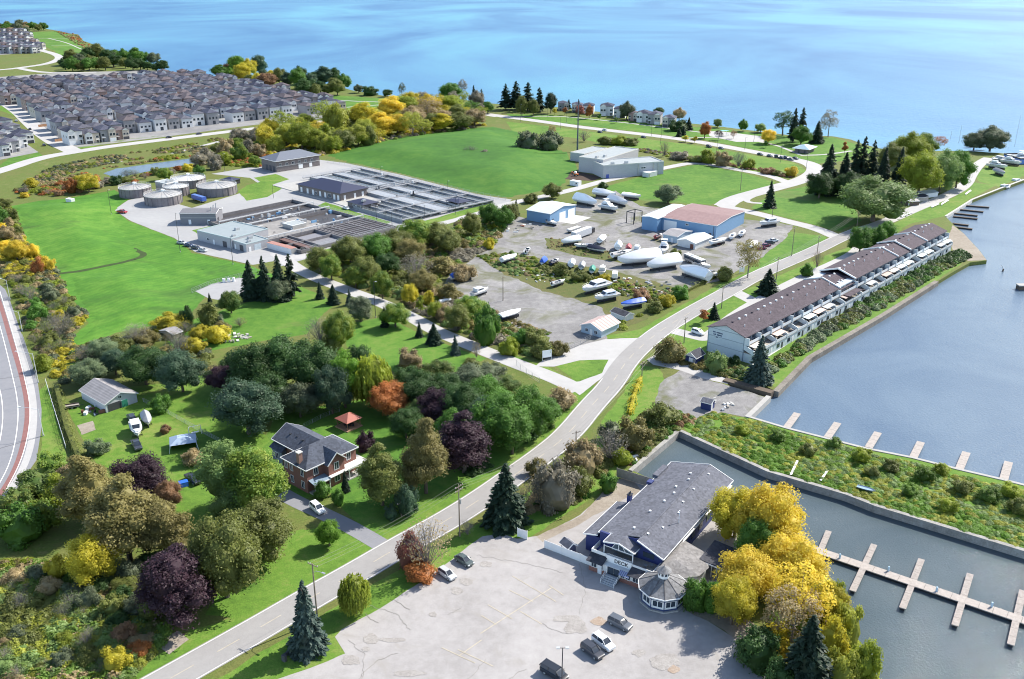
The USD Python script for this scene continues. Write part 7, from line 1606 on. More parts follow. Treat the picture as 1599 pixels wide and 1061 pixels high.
T('round','dark green',655,648,580,72,'dark green tree beside the orange topped maple'); T('round','maple turning',684,610,565,56,'orange topped maple near the side road'); T('round','grey green',740,625,572,76,'broad pale grey green tree near the side road'); T('round','maple turning',790,618,588,44,'small orange brown tree right of the broad pale one')
T('round','purple',690,668,610,66,'purple tree in the middle of the roadside grove'); T('cone','purple',725,748,648,84,'largest purple beech over the road verge')
T('round','green',785,704,612,92,'large green maple at the right of the roadside grove'); T('round','green',825,690,606,66,'outermost green maple beside the road corner'); T('round','blue green',757,690,622,62,'blue green tree between the purple beech and the green maple'); T('oval','green',800,716,640,60,'green maple leaning over the road verge'); T('round','dark green',635,690,640,50,'dark green tree behind the tall olive cedar'); T('round','dark green',700,640,585,60,'dark green tree above the purple tree in the grove'); T('round','pale green',655,665,625,40,'pale green small tree in the middle of the grove')
T('cone','brown olive',666,780,655,78,'tall olive brown cedar by the road left of the purple beech'); T('cone','olive',598,798,698,70,'dark olive cedar on the brick house front lawn'); T('bush','blue green',637,806,755,40,'blue green shrub between the two cedars'); T('spruce','spruce',790,830,727,74,'dark green spruce on the lot side of the road')
T('oval','pale green',356,806,688,72,'tall pale green tree left of the brick house drive'); T('oval','green gold',408,822,705,88,'yellow green tree against the brick house wall'); T('round','pale green',372,830,760,70,'low pale green tree at the foot of the tall pair left of the drive')
T('round','purple',226,790,716,88,'round purple brown tree between the yard and the olive cedars'); T('round','rust',268,800,750,40,'small rusty tree beside the round purple brown one')
T('cone','brown olive',148,830,712,98,'olive brown cedar at the top of the left cedar group'); T('cone','brown olive',205,890,748,110,'broad olive brown cedar in the middle of the left cedar group'); T('cone','brown olive',262,885,785,84,'olive brown cedar at the right of the left cedar group'); T('round','olive',415,885,788,96,'dark olive maple beside the drive mouth'); T('round','olive',358,948,810,112,'largest olive maple over the lower road verge'); T('cone','purple',282,990,866,108,'purple beech at the lower left road verge'); T('round','yellow',155,918,838,72,'golden yellow tree in the lower left thicket'); GI='shrubs turning red and gold beside the left road'
for k,q in enumerate((('green gold',85,745,712,60),('maple turning',60,775,735,66),('yellow green',95,790,745,60),('maple turning',30,805,765,60),('green gold',65,830,782,66),('tan',115,760,725,44))): T('bush',*q,['green gold shrub highest up the left road bank','red tipped shrub second along the left road bank','yellow green shrub beside the tall cedar on the left bank','red tipped shrub at the left frame edge by the road','green gold shrub lowest on the left road bank','tan shrub between the hedge end and the cedars'][k],GI)
T('bush','green',40,850,790,80,'green bush with rusty leaves at the left frame edge'); T('bush','yellow',90,905,870,40,'small yellow bush left of the golden tree')
T('spruce','blue spruce',483,1028,910,64,'blue spruce on the grass island at the lot entrance'); T('willow','yellow green',555,965,903,52,'small weeping yellow green tree beside the lot'); T('bush','pink',640,890,832,44,'pink leaved shrub at the road edge of the lot'); T('twig','tan',668,896,815,78,'bare fan shaped shrub right of the pink one'); T('bush','orange',655,908,880,60,'low orange brown groundcover mound under the bare shrub')
T('round','bright green',515,858,812,36,'young bright green tree on the corner lawn by the drive mouth'); T('twig','grey brown',730,838,812,24,'small bare shrub under the transformer pole')
T('bush','blue green',610,812,790,24,'low grey shrub at the verge near the cedars'); T('spruce','spruce',540,770,735,14,'narrow dark cypress at the brick house front'); T('bush','green',505,778,750,30,'green shrub at the brick house porch'); T('bush','purple',571,705,675,30,'small dark purple tree beside the brick house patio'); T('bush','green',530,790,765,22,'green shrub under the brick house bay window')
GR='autumn bushes right of the road'
for k in (('twig','tan',840,792,745,56,'tan bare bush nearest the spruce on the right roadside'),('bush','grey brown',868,800,722,72,'big grey brown bush in the right roadside thicket'),('bush','tan',908,748,690,66,'tan topped bush under the wide crossarm pole'),('bush','olive',905,775,728,50,'olive bush at the foot of the right roadside thicket'),('twig','grey brown',952,722,672,60,'grey bare bush near the basin wall'),('bush','brown olive',840,745,718,40,'tan olive bush at the road edge of the thicket'),('bush','yellow green',972,728,700,34,'yellow green bush at the end of the basin wall'),('bush','brown olive',990,705,655,56,'brown bush above the basin corner'),('bush','grey green',955,690,660,40,'grey green bush at the road side of the basin'),('bush','olive',1035,665,630,60,'olive shrub above the basin corner by the gravel'),('bush','green',950,770,740,30,'green bush by the tall grey board fence'),('twig','tan',815,800,765,40,'low tan bush beside the dark spruce'),('bush','tan',878,640,605,50,'tan bush on the side road corner'),('bush','maple turning',850,670,640,34,'red green bush below the side road corner')): T(*k,GR)
for k in (('round','dark green',722,672,598,62,'dark tree behind the purple beech in the roadside grove'),('round','green',762,655,590,58,'green tree at the back of the roadside grove'),('round','dark green',638,632,574,54,'dark tree right of the spreading orange one'),('oval','green',852,672,622,46,'green tree at the right tip of the roadside grove'),('round','blue green',520,652,572,58,'blue green tree between dark maples and bright green tree'),('round','dark green',562,612,540,52,'dark tree behind the willow'),('round','dark green',375,605,548,56,'dark maple at the far left of the grove above the lawn'),('oval','green',705,720,640,48,'green tree between olive cedar and purple beech')): T(*k,'trees filling the groves around the brick house')
# yellow trees and shrubs at the restaurant
GY='yellow locust trees beside the restaurant'
for k in (('round','gold',1195,875,762,104,'bright golden tree rising behind the restaurant patio'),('round','yellow',1145,850,762,84,'yellow green topped golden tree over the restaurant roof edge'),('round','gold',1170,950,868,96,'golden tree in the middle beside the pavilion shrubs'),('round','gold',1225,930,838,100,'golden tree at the dock entrance'),('airy','gold',1245,985,890,100,'thinning golden tree below the dock entrance'),('round','yellow',1140,985,905,62,'low golden tree over the dirt strip'),('airy','tan',1235,1010,925,84,'half bare tan tree in the middle of the golden mass'),('round','yellow',1285,985,910,60,'yellow tree at the water edge below the dock')): T(*k,GY)
T('round','green',1175,893,815,58,'dark green tree in front of the golden ones over the patio'); T('bush','green',1083,955,905,44,'green cedar shrub against the pavilion, left one'); T('bush','green',1108,958,908,38,'green cedar shrub against the pavilion, right one')
T('spruce','spruce',1252,1100,965,96,'dark spruce at the bottom edge under the golden trees'); T('bush','dark green',1180,1045,985,80,'dark green shrub mass on the bank beside the dirt strip'); T('bush','dark green',1215,1085,1030,60,'dark green shrub beside the bottom spruce')
for k,q in enumerate((('bush','yellow green',1298,965,905,50),('bush','lush yellow',1316,1015,945,56),('bush','yellow',1288,1045,965,60),('bush','yellow green',1340,1070,1000,60),('bush','lush yellow',1305,1085,1020,60))): T(*q,['yellow green bush on the basin bank nearest the dock','gold green bush second along the basin bank','yellow bush behind the basin bank by the bottom spruce','yellow green bush at the water edge of the bottom bank','gold green bush at the bottom edge of the bank'][k],'bushes along the basin bank')
# row building grounds
T('spruce','blue spruce',1183,602,526,44,'tall blue green spruce at the corner of the long row building'); T('bush','brown olive',1047,568,526,54,'brown bush mound left of the small navy shed'); T('bush','pale green',1118,584,550,36,'pale green shrub right of the small navy shed'); T('bush','dark green',1148,572,556,20,'small dark round bush against the end wall'); T('spruce','spruce',1198,462,421,36,'dark conifer by the road beside the row building'); T('airy','brown olive',1167,434,374,42,'brownish tree with the white board sign in the yard corner'); T('bush','olive',1132,436,416,24,'olive bush at the yard entrance by the road'); T('sapling','orange',1098,505,484,18,'small orange tree by the row building drive'); T('spruce','spruce',1114,500,473,18,'small dark conifer by the row building drive')
T('twig','rust',1275,420,393,20,'bare reddish small tree by the row building road'); T('bush','green',1258,432,412,22,'green bush beside the bare reddish small tree')
for k,q in enumerate(((1341,398,354,38),(1366,394,352,28),(1382,382,346,28))): T('round','green',*q,['left of three round trees at the row building middle','middle of three round trees at the row building middle','right of three round trees at the row building middle'][k],'round trees by the row building')
T('spruce','spruce',1201,326,283,20,'lone dark conifer on the lawn at the cross road'); T('round','pale green',1362,352,276,106,'huge pale willow over the junction')
GW='trees between the park and the gravel road'
for k in (('spruce','spruce',1290,306,228,40,'tallest conifer at the left of the tree belt by the park'),('spruce','spruce',1315,303,240,36,'conifer second from the left of the tree belt'),('pine','spruce',1332,285,220,26,'tall pine of the belt, left of three'),('pine','spruce',1343,285,215,24,'tall pine of the belt, middle of three'),('pine','spruce',1358,288,221,26,'tall pine of the belt, right of three'),('spruce','spruce',1375,300,232,30,'dark conifer over the top of the willow'),('spruce','spruce',1400,300,232,30,'dark conifer right of the willow top'),('oval','olive',1388,272,224,40,'olive tree behind the conifers of the belt'),('round','yellow green',1418,262,206,56,'yellow green round tree at the shore behind the belt'),('round','green gold',1440,255,208,36,'gold green tree at the shore beside the yellow green one'),('round','yellow green',1432,310,238,62,'yellow green round tree by the gravel road'),('round','pale green',1466,304,234,52,'pale green tree second from the right at the gravel road'),('round','green',1492,296,236,46,'green tree at the right end of the belt at the gravel bend'),('round','dark green',1278,312,270,46,'dark bush like tree at the left foot of the belt'),('round','dark green',1325,312,268,50,'dark tree at the middle foot of the belt'),('sapling','orange',1318,243,222,10,'small orange tree on the park lawn behind the belt'),('airy','orange',1465,232,213,24,'thin orange tree at the shore mast')): T(*k,GW)
T('round','grey green',1545,238,197,50,'lone dark grey green tree at the harbour mouth, larger one'); T('round','grey green',1520,236,208,34,'smaller grey green tree left of the lone dark one')
GK='trees of the lakeside park'
for k in (('vase','dark green',1222,212,174,36,'dark spreading tree at the shore left of the pines'),('pine','spruce',1238,222,170,20,'left tall pine of the park'),('pine','spruce',1251,212,169,18,'right tall pine of the park'),('round','green',1250,228,197,30,'round green tree under the two park pines'),('spruce','spruce',1275,225,190,24,'conifer right of the round park tree'),('airy','grey brown',1293,214,172,30,'greyish half bare tree at the right of the park'),('oval','orange',1100,217,190,18,'red orange tree left of the splash pad'),('airy','purple',1122,219,203,16,'dull purple tree on the splash pad'),('round','gold',1199,226,203,24,'golden tree right of the splash pad'),('airy','rust',1145,217,204,10,'thin rusty tree in the middle of the splash pad'),('round','green',1160,206,186,14,'small round green tree at the shore'),('round','pale green',1120,200,186,14,'small pale tree at the shore left of the round one'),('round','pale green',1187,208,193,18,'small pale tree at the shore right of the round one'),('sapling','green',1196,231,220,9,'young green tree below the golden park tree'),('sapling','yellow',1070,222,212,12,'small yellow tree at the road left of the splash pad, first'),('sapling','yellow',1084,224,213,12,'small yellow tree at the road left of the splash pad, second'),('round','tan',1060,190,168,20,'tan round tree behind the lakeside hedge'),('round','dark green',1028,180,168,16,'dark round tree behind the last lakeside house'),('bush','dark green',1058,205,188,36,'dark clipped hedge mass at the end of the lakeside lane'),('spruce','spruce',1075,204,184,14,'dark conifer at the right of the clipped hedge'),('spruce','spruce',1060,214,200,10,'left small conifer below the hedge'),('spruce','spruce',1067,212,197,10,'right small conifer below the hedge'),('round','grey green',978,188,158,24,'big grey green tree beside the red cottage'),('round','pink',905,182,165,14,'pinkish tree before the dark lakeside house'),('oval','orange',920,186,164,12,'red orange tree on the strip before the lakeside houses'),('sapling','orange',882,180,168,9,'small orange tree right of the lane entrance'),('sapling','yellow',866,180,170,9,'small yellow tree at the lane entrance'),('sapling','green',936,188,178,8,'small green tree on the strip before the grey roofed house'),('sapling','pale green',962,193,183,8,'small pale tree on the strip before the white house'),('pine','spruce',888,172,156,10,'thin conifer behind the lane left of the mast')): T(*k,GK)
GN='dark pines at the left of the lakeside road'
for k in (('pine','spruce',790,172,132,24,'leftmost of the dark pines at the lakeside road'),('pine','spruce',806,172,128,28,'tallest of the dark pines at the lakeside road'),('pine','spruce',824,174,130,28,'dark pine right of the tallest one'),('pine','spruce',842,175,138,24,'second dark pine from the right at the lakeside road'),('oval','spruce',860,178,145,18,'rightmost dark tree at the lakeside road'),('round','olive',815,182,150,18,'yellow olive tree before the dark pines, left'),('round','olive',833,182,155,18,'yellow olive tree before the dark pines, right')): T(*k,GN)
# mound and fields
GB='grey bushes at the pond on the mound'
for k in (('twig','grey green',735,245,228,24,'leftmost grey bush in the fenced hollow of the mound'),('bush','grey brown',760,248,234,30,'low grey brown bush in the fenced hollow of the mound'),('bush','grey green',825,238,205,40,'large grey bush at the right end of the mound, left one'),('bush','grey green',858,236,205,44,'large grey bush at the right end of the mound, right one'),('airy','rust',862,212,196,14,'small rusty tree above the grey bushes of the mound'),('bush','grey brown',788,246,236,26,'low grey brown bush at the right of the fenced hollow')): T(*k,GB)
T('round','olive',862,312,286,30,'yellow olive tree at the corner of the pale blue boat shed'); T('bush','olive',828,318,302,24,'olive bush behind the pale blue boat shed'); T('round','silvery green',1043,320,289,42,'pale grey green bush tree behind the warehouse'); T('spruce','spruce',806,338,312,12,'dark narrow conifer left of the pale blue boat shed'); T('bush','dark green',942,296,284,18,'dark round bush beside the site trailer')
GD='bushes between lakeside road and plant road'
for k,q in enumerate((('twig','tan',912,222,203,22),('bush','olive',945,226,213,26),('bush','yellow green',965,227,212,30),('bush','olive',985,228,216,26),('twig','brown olive',1037,245,222,16),('bush','yellow green',1105,256,234,28),('bush','tan',1128,260,237,28),('twig','grey green',1153,262,238,26),('bush','yellow green',1168,264,248,22),('bush','rust',1200,272,262,24),('bush','gold',1235,276,260,24),('bush','olive',1215,274,266,20),('bush','grey brown',1062,250,240,34),('bush','olive',1085,254,243,28))): T(*q,['tan bush beside the mast top bend','olive bush behind the block station, left','yellow green bush behind the block station','olive bush behind the block station, right','tall thin brown bush on the strip right of the block station','yellow green bush on the strip below the black suv','tan bush in the middle of the strip hedge','grey bush in the middle of the strip hedge','small yellow green bush at the right of the strip hedge','rusty low bush on the right part of the strip','golden bush at the right end of the strip','olive low bush beside the golden one on the strip','grey brown low hedge at the generator box drive','olive low hedge left of the yellow green bush'][k],GD)
# plant side
GS='dark spruces by the plant entrance'
for k,q in enumerate(((393,470,408,36),(415,470,402,34),(438,472,400,34),(456,466,398,28))): T('spruce' if k < 3 else 'pine','spruce',*q,['leftmost dark spruce at the plant entrance','second dark spruce at the plant entrance','third dark spruce at the plant entrance','thin rightmost spruce at the plant entrance'][k],GS)
T('round','grey green',436,474,436,38,'grey green round tree at the foot of the plant spruces')
GQ='small conifers along the side road'
for k,q in enumerate(((500,468,441,14),(521,477,445,22),(546,478,452,13),(655,528,503,13),(678,540,506,27),(711,556,524,16),(601,512,480,14))): T('spruce','blue spruce' if k in (2,5) else 'spruce',*q,['farthest small conifer along the side road, by the plant entrance','rounder small conifer second along the side road','thin small conifer third along the side road','narrow conifer at the lawn in the middle of the side road','broad dark conifer at the lawn in the middle of the side road','bluish conifer nearest the main road','dark conifer half hidden by the yellow green tree'][k],GQ)
T('round','grey green',564,506,464,42,'grey green round tree on the side road lawn'); T('round','green gold',618,515,474,46,'yellow green tree at the side road lamp'); T('round','green gold',532,550,485,48,'gold olive tree at the lawn behind the maple grove'); T('twig','grey brown',502,545,497,56,'grey bare bush left of the gold olive tree'); T('bush','tan',640,578,547,44,'tan orange round bush on the back lawn'); T('bush','olive',522,552,520,40,'olive bush at the foot of the gold olive tree'); T('twig','tan',744,560,535,16,'small bare bush beside the side road verge')
T('bush','grey green',770,590,568,40,'grey green shrub on the side road corner bank'); T('bush','olive',735,575,560,30,'olive shrub beside the broad pale tree')
# middle thicket: each tree, coloured by hand
GT='autumn thicket behind the side road'
THK=[('round','olive',500,428,388,44),('round','green gold',518,440,398,36),('round','olive',548,418,368,50),('round','green',588,412,364,50),('round','olive',620,402,358,50),('round','green gold',652,390,344,54),('round','olive',682,388,346,52),('round','brown olive',640,415,375,48),('round','dark green',606,432,396,42),('round','olive',572,448,400,42),('round','green gold',556,452,416,40),('twig','grey brown',650,438,398,56),('bush','brown olive',690,428,400,60),('round','green gold',598,470,424,34),('round','olive',700,400,360,40),('round','yellow',640,478,444,26),('bush','yellow',668,478,454,22),('sapling','yellow green',657,490,462,16),('round','yellow green',680,500,472,24),('round','green gold',735,500,464,48),('bush','green',760,540,478,46),('round','olive',715,520,476,42),('bush','brown olive',700,470,442,40),('round','brown olive',660,460,420,40),('bush','yellow green',793,556,528,34),('bush','green',812,540,515,34),('round','olive',736,372,332,30),('round','green',765,355,318,36),('round','green',785,360,322,34),('round','olive',798,350,318,26),('bush','yellow',762,390,372,20),('bush','tan',720,440,412,44),('bush','olive',845,560,530,40),('bush','tan',690,500,476,34)]
THK.sort(key=lambda q: q[2])
for k,q in enumerate(THK): T(*q,f'{q[1]} {"bush" if q[0] in ("bush", "twig") else "tree"} in the thicket behind the side road, {ORD[k]} from the left',GT)
# yard edge
GE='bushes at the boat yard edges'
for q in (('bush','green',1062,468,446,30,'green bush at the yard fence beside the road'),('bush','yellow',1040,480,460,26,'yellow bush at the yard fence beside the road'),('bush','olive',1022,488,470,30,'olive bush right of the blue tarp boat'),('bush','yellow',942,445,428,22,'yellow bush before the cream cabin boat'),('bush','olive',905,440,424,30,'olive bush in the weeds before the dark covered boat'),('bush','olive',875,430,412,30,'olive bush in the weeds right of the blue tarp boat'),('bush','rust',1000,470,452,30,'rusty bush in the clutter of the lower lot'),('bush','olive',1055,405,388,20,'olive bush behind the big wrapped boats'),('bush','olive',1130,440,418,26,'dull olive bush at the yard exit'),('bush','olive',835,545,515,40,'olive bush at the left of the yard gate'),('bush','brown olive',870,556,532,34,'tan olive bush behind the yard board sign')): T(*q,GE)
# yellow belt between the suburb and the mound
rg=random.Random(21); BELT=[]
def belt(poly,n,cols,kinds,wpx,hk,seed,minsep=.55):
    rg=random.Random(seed); P=Polygon(poly); b=P.bounds; out=[]; tries=0
    while len(out) < n and tries < 6000:
        tries+=1; x,y=rg.uniform(b[0],b[2]),rg.uniform(b[1],b[3])
        if not P.contains(Point(x,y)): continue
        w=rg.uniform(*wpx)
        if any(abs(x -o[2]) < (w +o[5])*.5*minsep and abs(y -o[3]) < (w +o[5])*.28*minsep for o in out): continue
        kd=rg.choice(kinds); out.append((kd,rg.choice(cols),x,y,y -w*rg.uniform(*hk),w))
    return out
def plant(lst,where,group,cat=None):
    lst=sorted(lst,key=lambda q: q[2])
    for k,q in enumerate(lst): T(*q,f'{q[1]} {"bush" if q[0] in ("bush", "twig") else "tree"} {where}, {ORD[k]} from left',group)
plant(belt([(395,236),(420,215),(470,203),(540,199),(620,184),(650,171),(700,178),(757,199),(730,205),(640,215),(560,231),(505,244),(440,238)],62,['yellow','lush yellow','gold','yellow green','tan','yellow','olive','yellow','lush yellow'],['round','round','oval','bush','airy'],(26,50),(.7,1.05),31,.42),'in the yellow belt above the mound','yellow tree belt')
plant(belt([(300,262),(370,222),(410,228),(430,250),(395,262),(330,268)],15,['olive','yellow green','tan','green gold','grey brown'],['round','bush'],(18,32),(.7,1.0),33),'between pond and yellow belt','scrub trees by the pond')
plant(belt([(640,168),(700,165),(760,172),(765,192),(700,182),(640,176)],16,['green','olive','grey brown','yellow green','tan'],['round','oval','airy'],(14,26),(.9,1.4),35),'behind the yellow belt near the shore','shore trees behind the yellow belt')
plant(belt([(440,140),(480,130),(520,132),(548,144),(530,152),(470,152)],22,['dark green','dark green','blue green','green','olive'],['round','oval'],(18,32),(.9,1.3),36),'in the dark shore wood','dark shore wood')
plant(belt([(335,122),(360,116),(410,118),(440,132),(430,142),(370,132)],14,['green','bright green','olive','rust','yellow','blue green'],['round','oval'],(16,30),(.8,1.3),37),'behind the right end of the suburb','trees behind the suburb')
plant(belt([(88,106),(120,96),(180,92),(240,100),(256,112),(180,112),(110,112)],34,['dark green','olive','green','grey green','dark green','olive'],['round','round','oval'],(14,26),(.8,1.2),38),'in the dark wood behind the suburb','dark wood behind the suburb')
plant(belt([(-30,50),(0,44),(45,42),(70,48),(40,52),(-10,56)],22,['olive','grey green','green','tan'],['round'],(10,18),(.7,1.0),39),'on the far top left bluff','far bluff wood')
for q in (('airy','grey green',628,154,129,13,'lone tall tree on the shore in the middle of the coast'),('round','dark green',605,152,140,16,'small dark tree on the shore left of the lone tall one'),('bush','dark green',578,150,135,26,'dark low shore tree clump left of the middle'),('round','grey green',560,146,132,16,'small grey tree at the right end of the dark shore wood'),('pine','spruce',740,162,134,10,'narrow pine at the shore right of the bare tree'),('pine','spruce',752,165,140,10,'second narrow pine at the shore'),('airy','grey brown',722,155,124,18,'bare greyish tree at the shore'),('round','green',705,158,130,34,'broad green tree at the shore left of the bare one'),('spruce','dark green',289,122,109,8,'small conifer behind the suburb on the water line'),('bush','green',263,122,110,12,'small pale tree behind the suburb left of the conifer')): T(*q,'trees along the lake shore')
# left scrub belts
plant(belt([(0,330),(16,325),(35,375),(60,405),(90,430),(70,440),(30,410),(0,400)],18,['yellow','olive','orange','green','tan','gold'],['bush','round','bush'],(14,30),(.7,1.1),41),'along the striped field left edge','scrub along the left field edge')
plant(belt([(20,440),(70,440),(110,470),(132,495),(110,530),(70,590),(62,560),(40,500)],24,['olive','grey green','yellow','yellow green','tan','green'],['bush','bush','twig'],(18,36),(.6,.9),42),'between left road and striped field','scrub by the left road')
plant(belt([(40,292),(100,285),(180,280),(230,272),(290,262),(300,270),(200,290),(100,306),(30,312)],26,['yellow','orange','olive','rust','grey brown','dark green','gold'],['bush','round','bush','twig'],(12,24),(.4,.7),43),'in autumn scrub above the striped field','scrub above the field')
plant(belt([(110,560),(200,530),(290,520),(330,510),(400,500),(340,545),(300,560),(200,560),(130,575)],18,['olive','grey green','yellow','brown olive','grey brown'],['bush','twig','bush'],(24,46),(.5,.8),44),'in scrub above the barn garage','scrub above the barn garage')
for q in (('bush','dark green',293,510,478,24,'dark pointed bush at the bottom of the striped field'),('bush','olive',328,510,472,40,'olive tree like bush below the tank yard'),('round','maple turning',362,492,455,34,'red topped small tree below the tank yard'),('spruce','spruce',328,474,458,8,'tiny conifer at the tank yard corner'),('spruce','spruce',348,478,460,10,'small conifer right of the tank yard corner'),('bush','yellow',268,515,500,60,'long low yellow shrub at the bottom of the striped field'),('twig','grey brown',215,540,506,44,'bare grey purple bush at the bottom of the striped field'),('twig','grey brown',98,525,490,44,'bare grey purple bush in the hollow by the left road'),('round','yellow',140,302,272,34,'bright yellow tree above the striped field'),('bush','orange',112,302,278,24,'orange bush left of the bright yellow tree'),('round','gold',28,410,376,30,'golden tree at the left edge of the striped field'),('round','green gold',258,283,262,22,'yellow green tree behind the round tanks'),('round','green',312,278,258,18,'green tree behind the largest round tank')): T(*q)
# lower left thicket
plant(belt([(0,900),(60,900),(120,930),(200,960),(260,1000),(210,1040),(120,1061),(0,1061)],34,['olive','pale green','yellow green','tan','grey green','pale green'],['bush','bush','twig'],(24,48),(.4,.65),45,.5),'in the lower left thicket','lower left thicket')
plant(belt([(90,930),(250,890),(270,960),(200,985),(120,960)],14,['dark green','dark green','olive','grey green'],['bush','round'],(36,60),(.5,.8),46),'in the shade of the left cedar group','shaded shrubs below the cedars')
for q in (('bush','rust',195,1005,975,44,'red leaved bush beside the gravel patch at the lower road'),('bush','yellow',185,1050,1015,50,'yellow bush at the lower left road edge'),('bush','orange',220,1030,1005,40,'orange bush at the lower left road edge by the gravel')): T(*q)

# hedges and ground cover
def hedge(name,label,px,w,h,colour,dens=26,size=.17):
    c=LineString([tuple(G(*q)) for q in px]); rg=np.random.default_rng(int(px[0][0])); mb=MB(); n=int(c.length*dens)
    s=rg.uniform(0,c.length,n); P=np.array([c.interpolate(a).coords[0] for a in s]); Q=np.array([c.interpolate(min(a +.5,c.length)).coords[0] for a in s])
    d=Q -P; d /= np.linalg.norm(d,axis=1,keepdims=True) +1e-9; nn=np.column_stack([-d[:,1],d[:,0]])
    a=rg.uniform(-.3,math.pi +.3,n); k=1 +(.9 if h < 2.2 else .4)*(meshkit.fbm(np.column_stack([s*.6,s*0,s*0]),2,3) -.5)*2
    off=np.cos(a)*w/2*k; z=h*k*(.3 +.7*np.clip(np.sin(a),0,1))*np.where(np.abs(np.cos(a)) > .8,rg.uniform(.1,1.1,n),1)
    o=np.array(c.coords[0]); P3=np.column_stack([P +nn*off[:,None] -o,np.maximum(z,.1)]); N=np.column_stack([nn*np.cos(a)[:,None],np.sin(a)]) +rg.normal(size=(n,3))*.35
    quads(mb,P3,N,size*rg.uniform(.7,1.3,n),rg)
    t=Thing(name,label,'hedge',o); t.part('leaves',mb,leaf_mat(colour)); st=MB()
    cc=LineString(np.array(c.coords) -o); st.poly(cc.buffer(w*.22),0,h*.5); t.part('inner_branches',st,leaf_mat(colour))
hedge('cedar_hedge','tall clipped cedar hedge along the left road',[(88,605),(97,640),(106,675),(118,705),(130,735)],2.6,2.8,'olive')
hedge('cedar_hedge','olive hedge along the boat yard at the road',[(1040,470),(1075,455),(1120,432),(1132,425)],2.2,1.9,'olive')
hedge('flower_hedge','narrow bright yellow hedge on the grass right of the road',[(1001,592),(990,620),(984,648)],1.9,1.7,'yellow',50,.19)

def clump(seed):
    rg=np.random.default_rng(seed); mb=MB(); q=rg.normal(size=(170,3)); q /= np.linalg.norm(q,axis=1,keepdims=True); q[:,2]=np.abs(q[:,2])
    p=q*[1.15,1.15,1.0]*(.75 +.5*meshkit.fbm(q*2 +seed,2,seed))[:,None]
    quads(mb,p,q +rg.normal(size=q.shape)*.45 +[0,0,.3],.2*rg.uniform(.7,1.3,len(q)),rg); lump(mb,(0,0,.2),(.85,.85,.6),rg,seed=seed,sub=1)
    return mb
def cover(name,label,cat,poly,n,cols,smin,smax,seed,cut=None,z=0.0,hs=1.0,gap=.36):
    """Countless low plants over an area: one object, placed copies of a few clumps."""
    rg=np.random.default_rng(seed); P=PP(poly).intersection(land.buffer(-.3))
    if cut is not None: P=P.difference(cut)
    b=P.bounds; pts=[]
    while len(pts) < n:
        q=rg.uniform((b[0],b[1]),(b[2],b[3]),(n*2,2)); q=q[shapely.contains_xy(P,q[:,0],q[:,1])]
        f=meshkit.fbm(np.column_stack([q*.09,q[:,:1]*0 +seed]),3,seed); q=q[f > gap +.12*rg.random(len(q))]
        pts.extend(q.tolist())
        if len(q) == 0: break
    pts=np.array(pts[:n]); n=len(pts)
    pi=UsdGeom.PointInstancer.Define(stage,numbered(name)); tag(pi,label,cat,kind='stuff')
    paths=[]
    kinds=list(dict.fromkeys(cols)); m=CLUMPS.setdefault(seed % 2,clump(50 +seed % 2))
    for c in kinds:
        pp=str(pi.GetPath()) +'/clump_' +c.replace(' ','_'); m.build(pp,leaf_mat(c)); paths.append(pp)
    pi.CreatePrototypesRel().SetTargets([Sdf.Path(p) for p in paths])
    f=meshkit.fbm(np.column_stack([pts*.05,pts[:,:1]*0 +seed*3]),3,seed +5)
    idx=np.clip(((f -.3)/.4*len(cols) +rg.normal(size=n)*.8).astype(int),0,len(cols) -1)
    idx=np.array([kinds.index(c) for c in cols])[idx]
    s=rg.uniform(smin,smax,n); a=rg.uniform(0,2*math.pi,n)
    pi.CreateProtoIndicesAttr(Vt.IntArray.FromNumpy(idx.astype(np.int32)))
    pi.CreatePositionsAttr(Vt.Vec3fArray.FromNumpy(np.column_stack([pts,np.full(n,z)]).astype(np.float32)))
    pi.CreateOrientationsAttr(Vt.QuathArray([Gf.Quath(float(math.cos(x/2)),0,0,float(math.sin(x/2))) for x in a]))
    pi.CreateScalesAttr(Vt.Vec3fArray.FromNumpy(np.column_stack([s,s,s*hs*rg.uniform(.6,1.2,n)]).astype(np.float32)))
CLUMPS={}
roads_all=shapely.union_all([road,side_road,lake_road,plant_road,town_road,gravel_road,apron]).buffer(1.2)
cover('spit_growth','dense green and yellow weeds covering the spit between basin and harbour','weeds',[(1070,662),(1115,645),(1168,656),(1240,677),(1353,709),(1424,724),(1495,743),(1650,780),(1650,870),(1599,861),(1368,791),(1322,773),(1199,737),(1090,690)],2300,['lush','pale green','lush yellow','bright green'],.45,1.05,1,gap=.12,hs=.6)
SP=[(1262,712,30),(1300,700,26),(1345,722,34),(1390,738,30),(1440,752,36),(1470,742,30),(1500,772,34),(1540,785,38),(1575,778,34),(1592,805,40),(1420,775,28),(1480,800,32),(1360,745,26),(1215,690,28),(1160,680,26)]
plant([('bush',['olive','lush green','yellow green'][k % 3],x,y,y -w*.62,w) for k,(x,y,w) in enumerate(SP)],'standing above the spit weeds','shrubs on the spit')
cover('shrub_bank','band of green shrubs between the row building lawn and the timber wall','shrubs',[(1195,590),(1250,552),(1300,520),(1378,480),(1462,428),(1512,403),(1500,392),(1450,412),(1370,458),(1290,508),(1225,556),(1190,582)],700,['dark green','green','olive','grey green','silvery green'],.9,1.7,2,gap=.12)
cover('yard_weeds','weeds and low brush around the stored boats','weeds',[(745,400),(800,395),(850,407),(900,418),(960,438),(1060,452),(1015,480),(985,470),(930,445),(860,440),(790,430)],560,['olive','lush green','yellow green','tan','pale green'],.35,1.0,3,gap=.25)
cover('yard_weeds','weeds on the grass island among the stored boats','weeds',[(852,372),(880,374),(960,395),(1000,402),(980,412),(900,400),(855,388)],120,['olive','lush green','tan'],.25,.6,19)
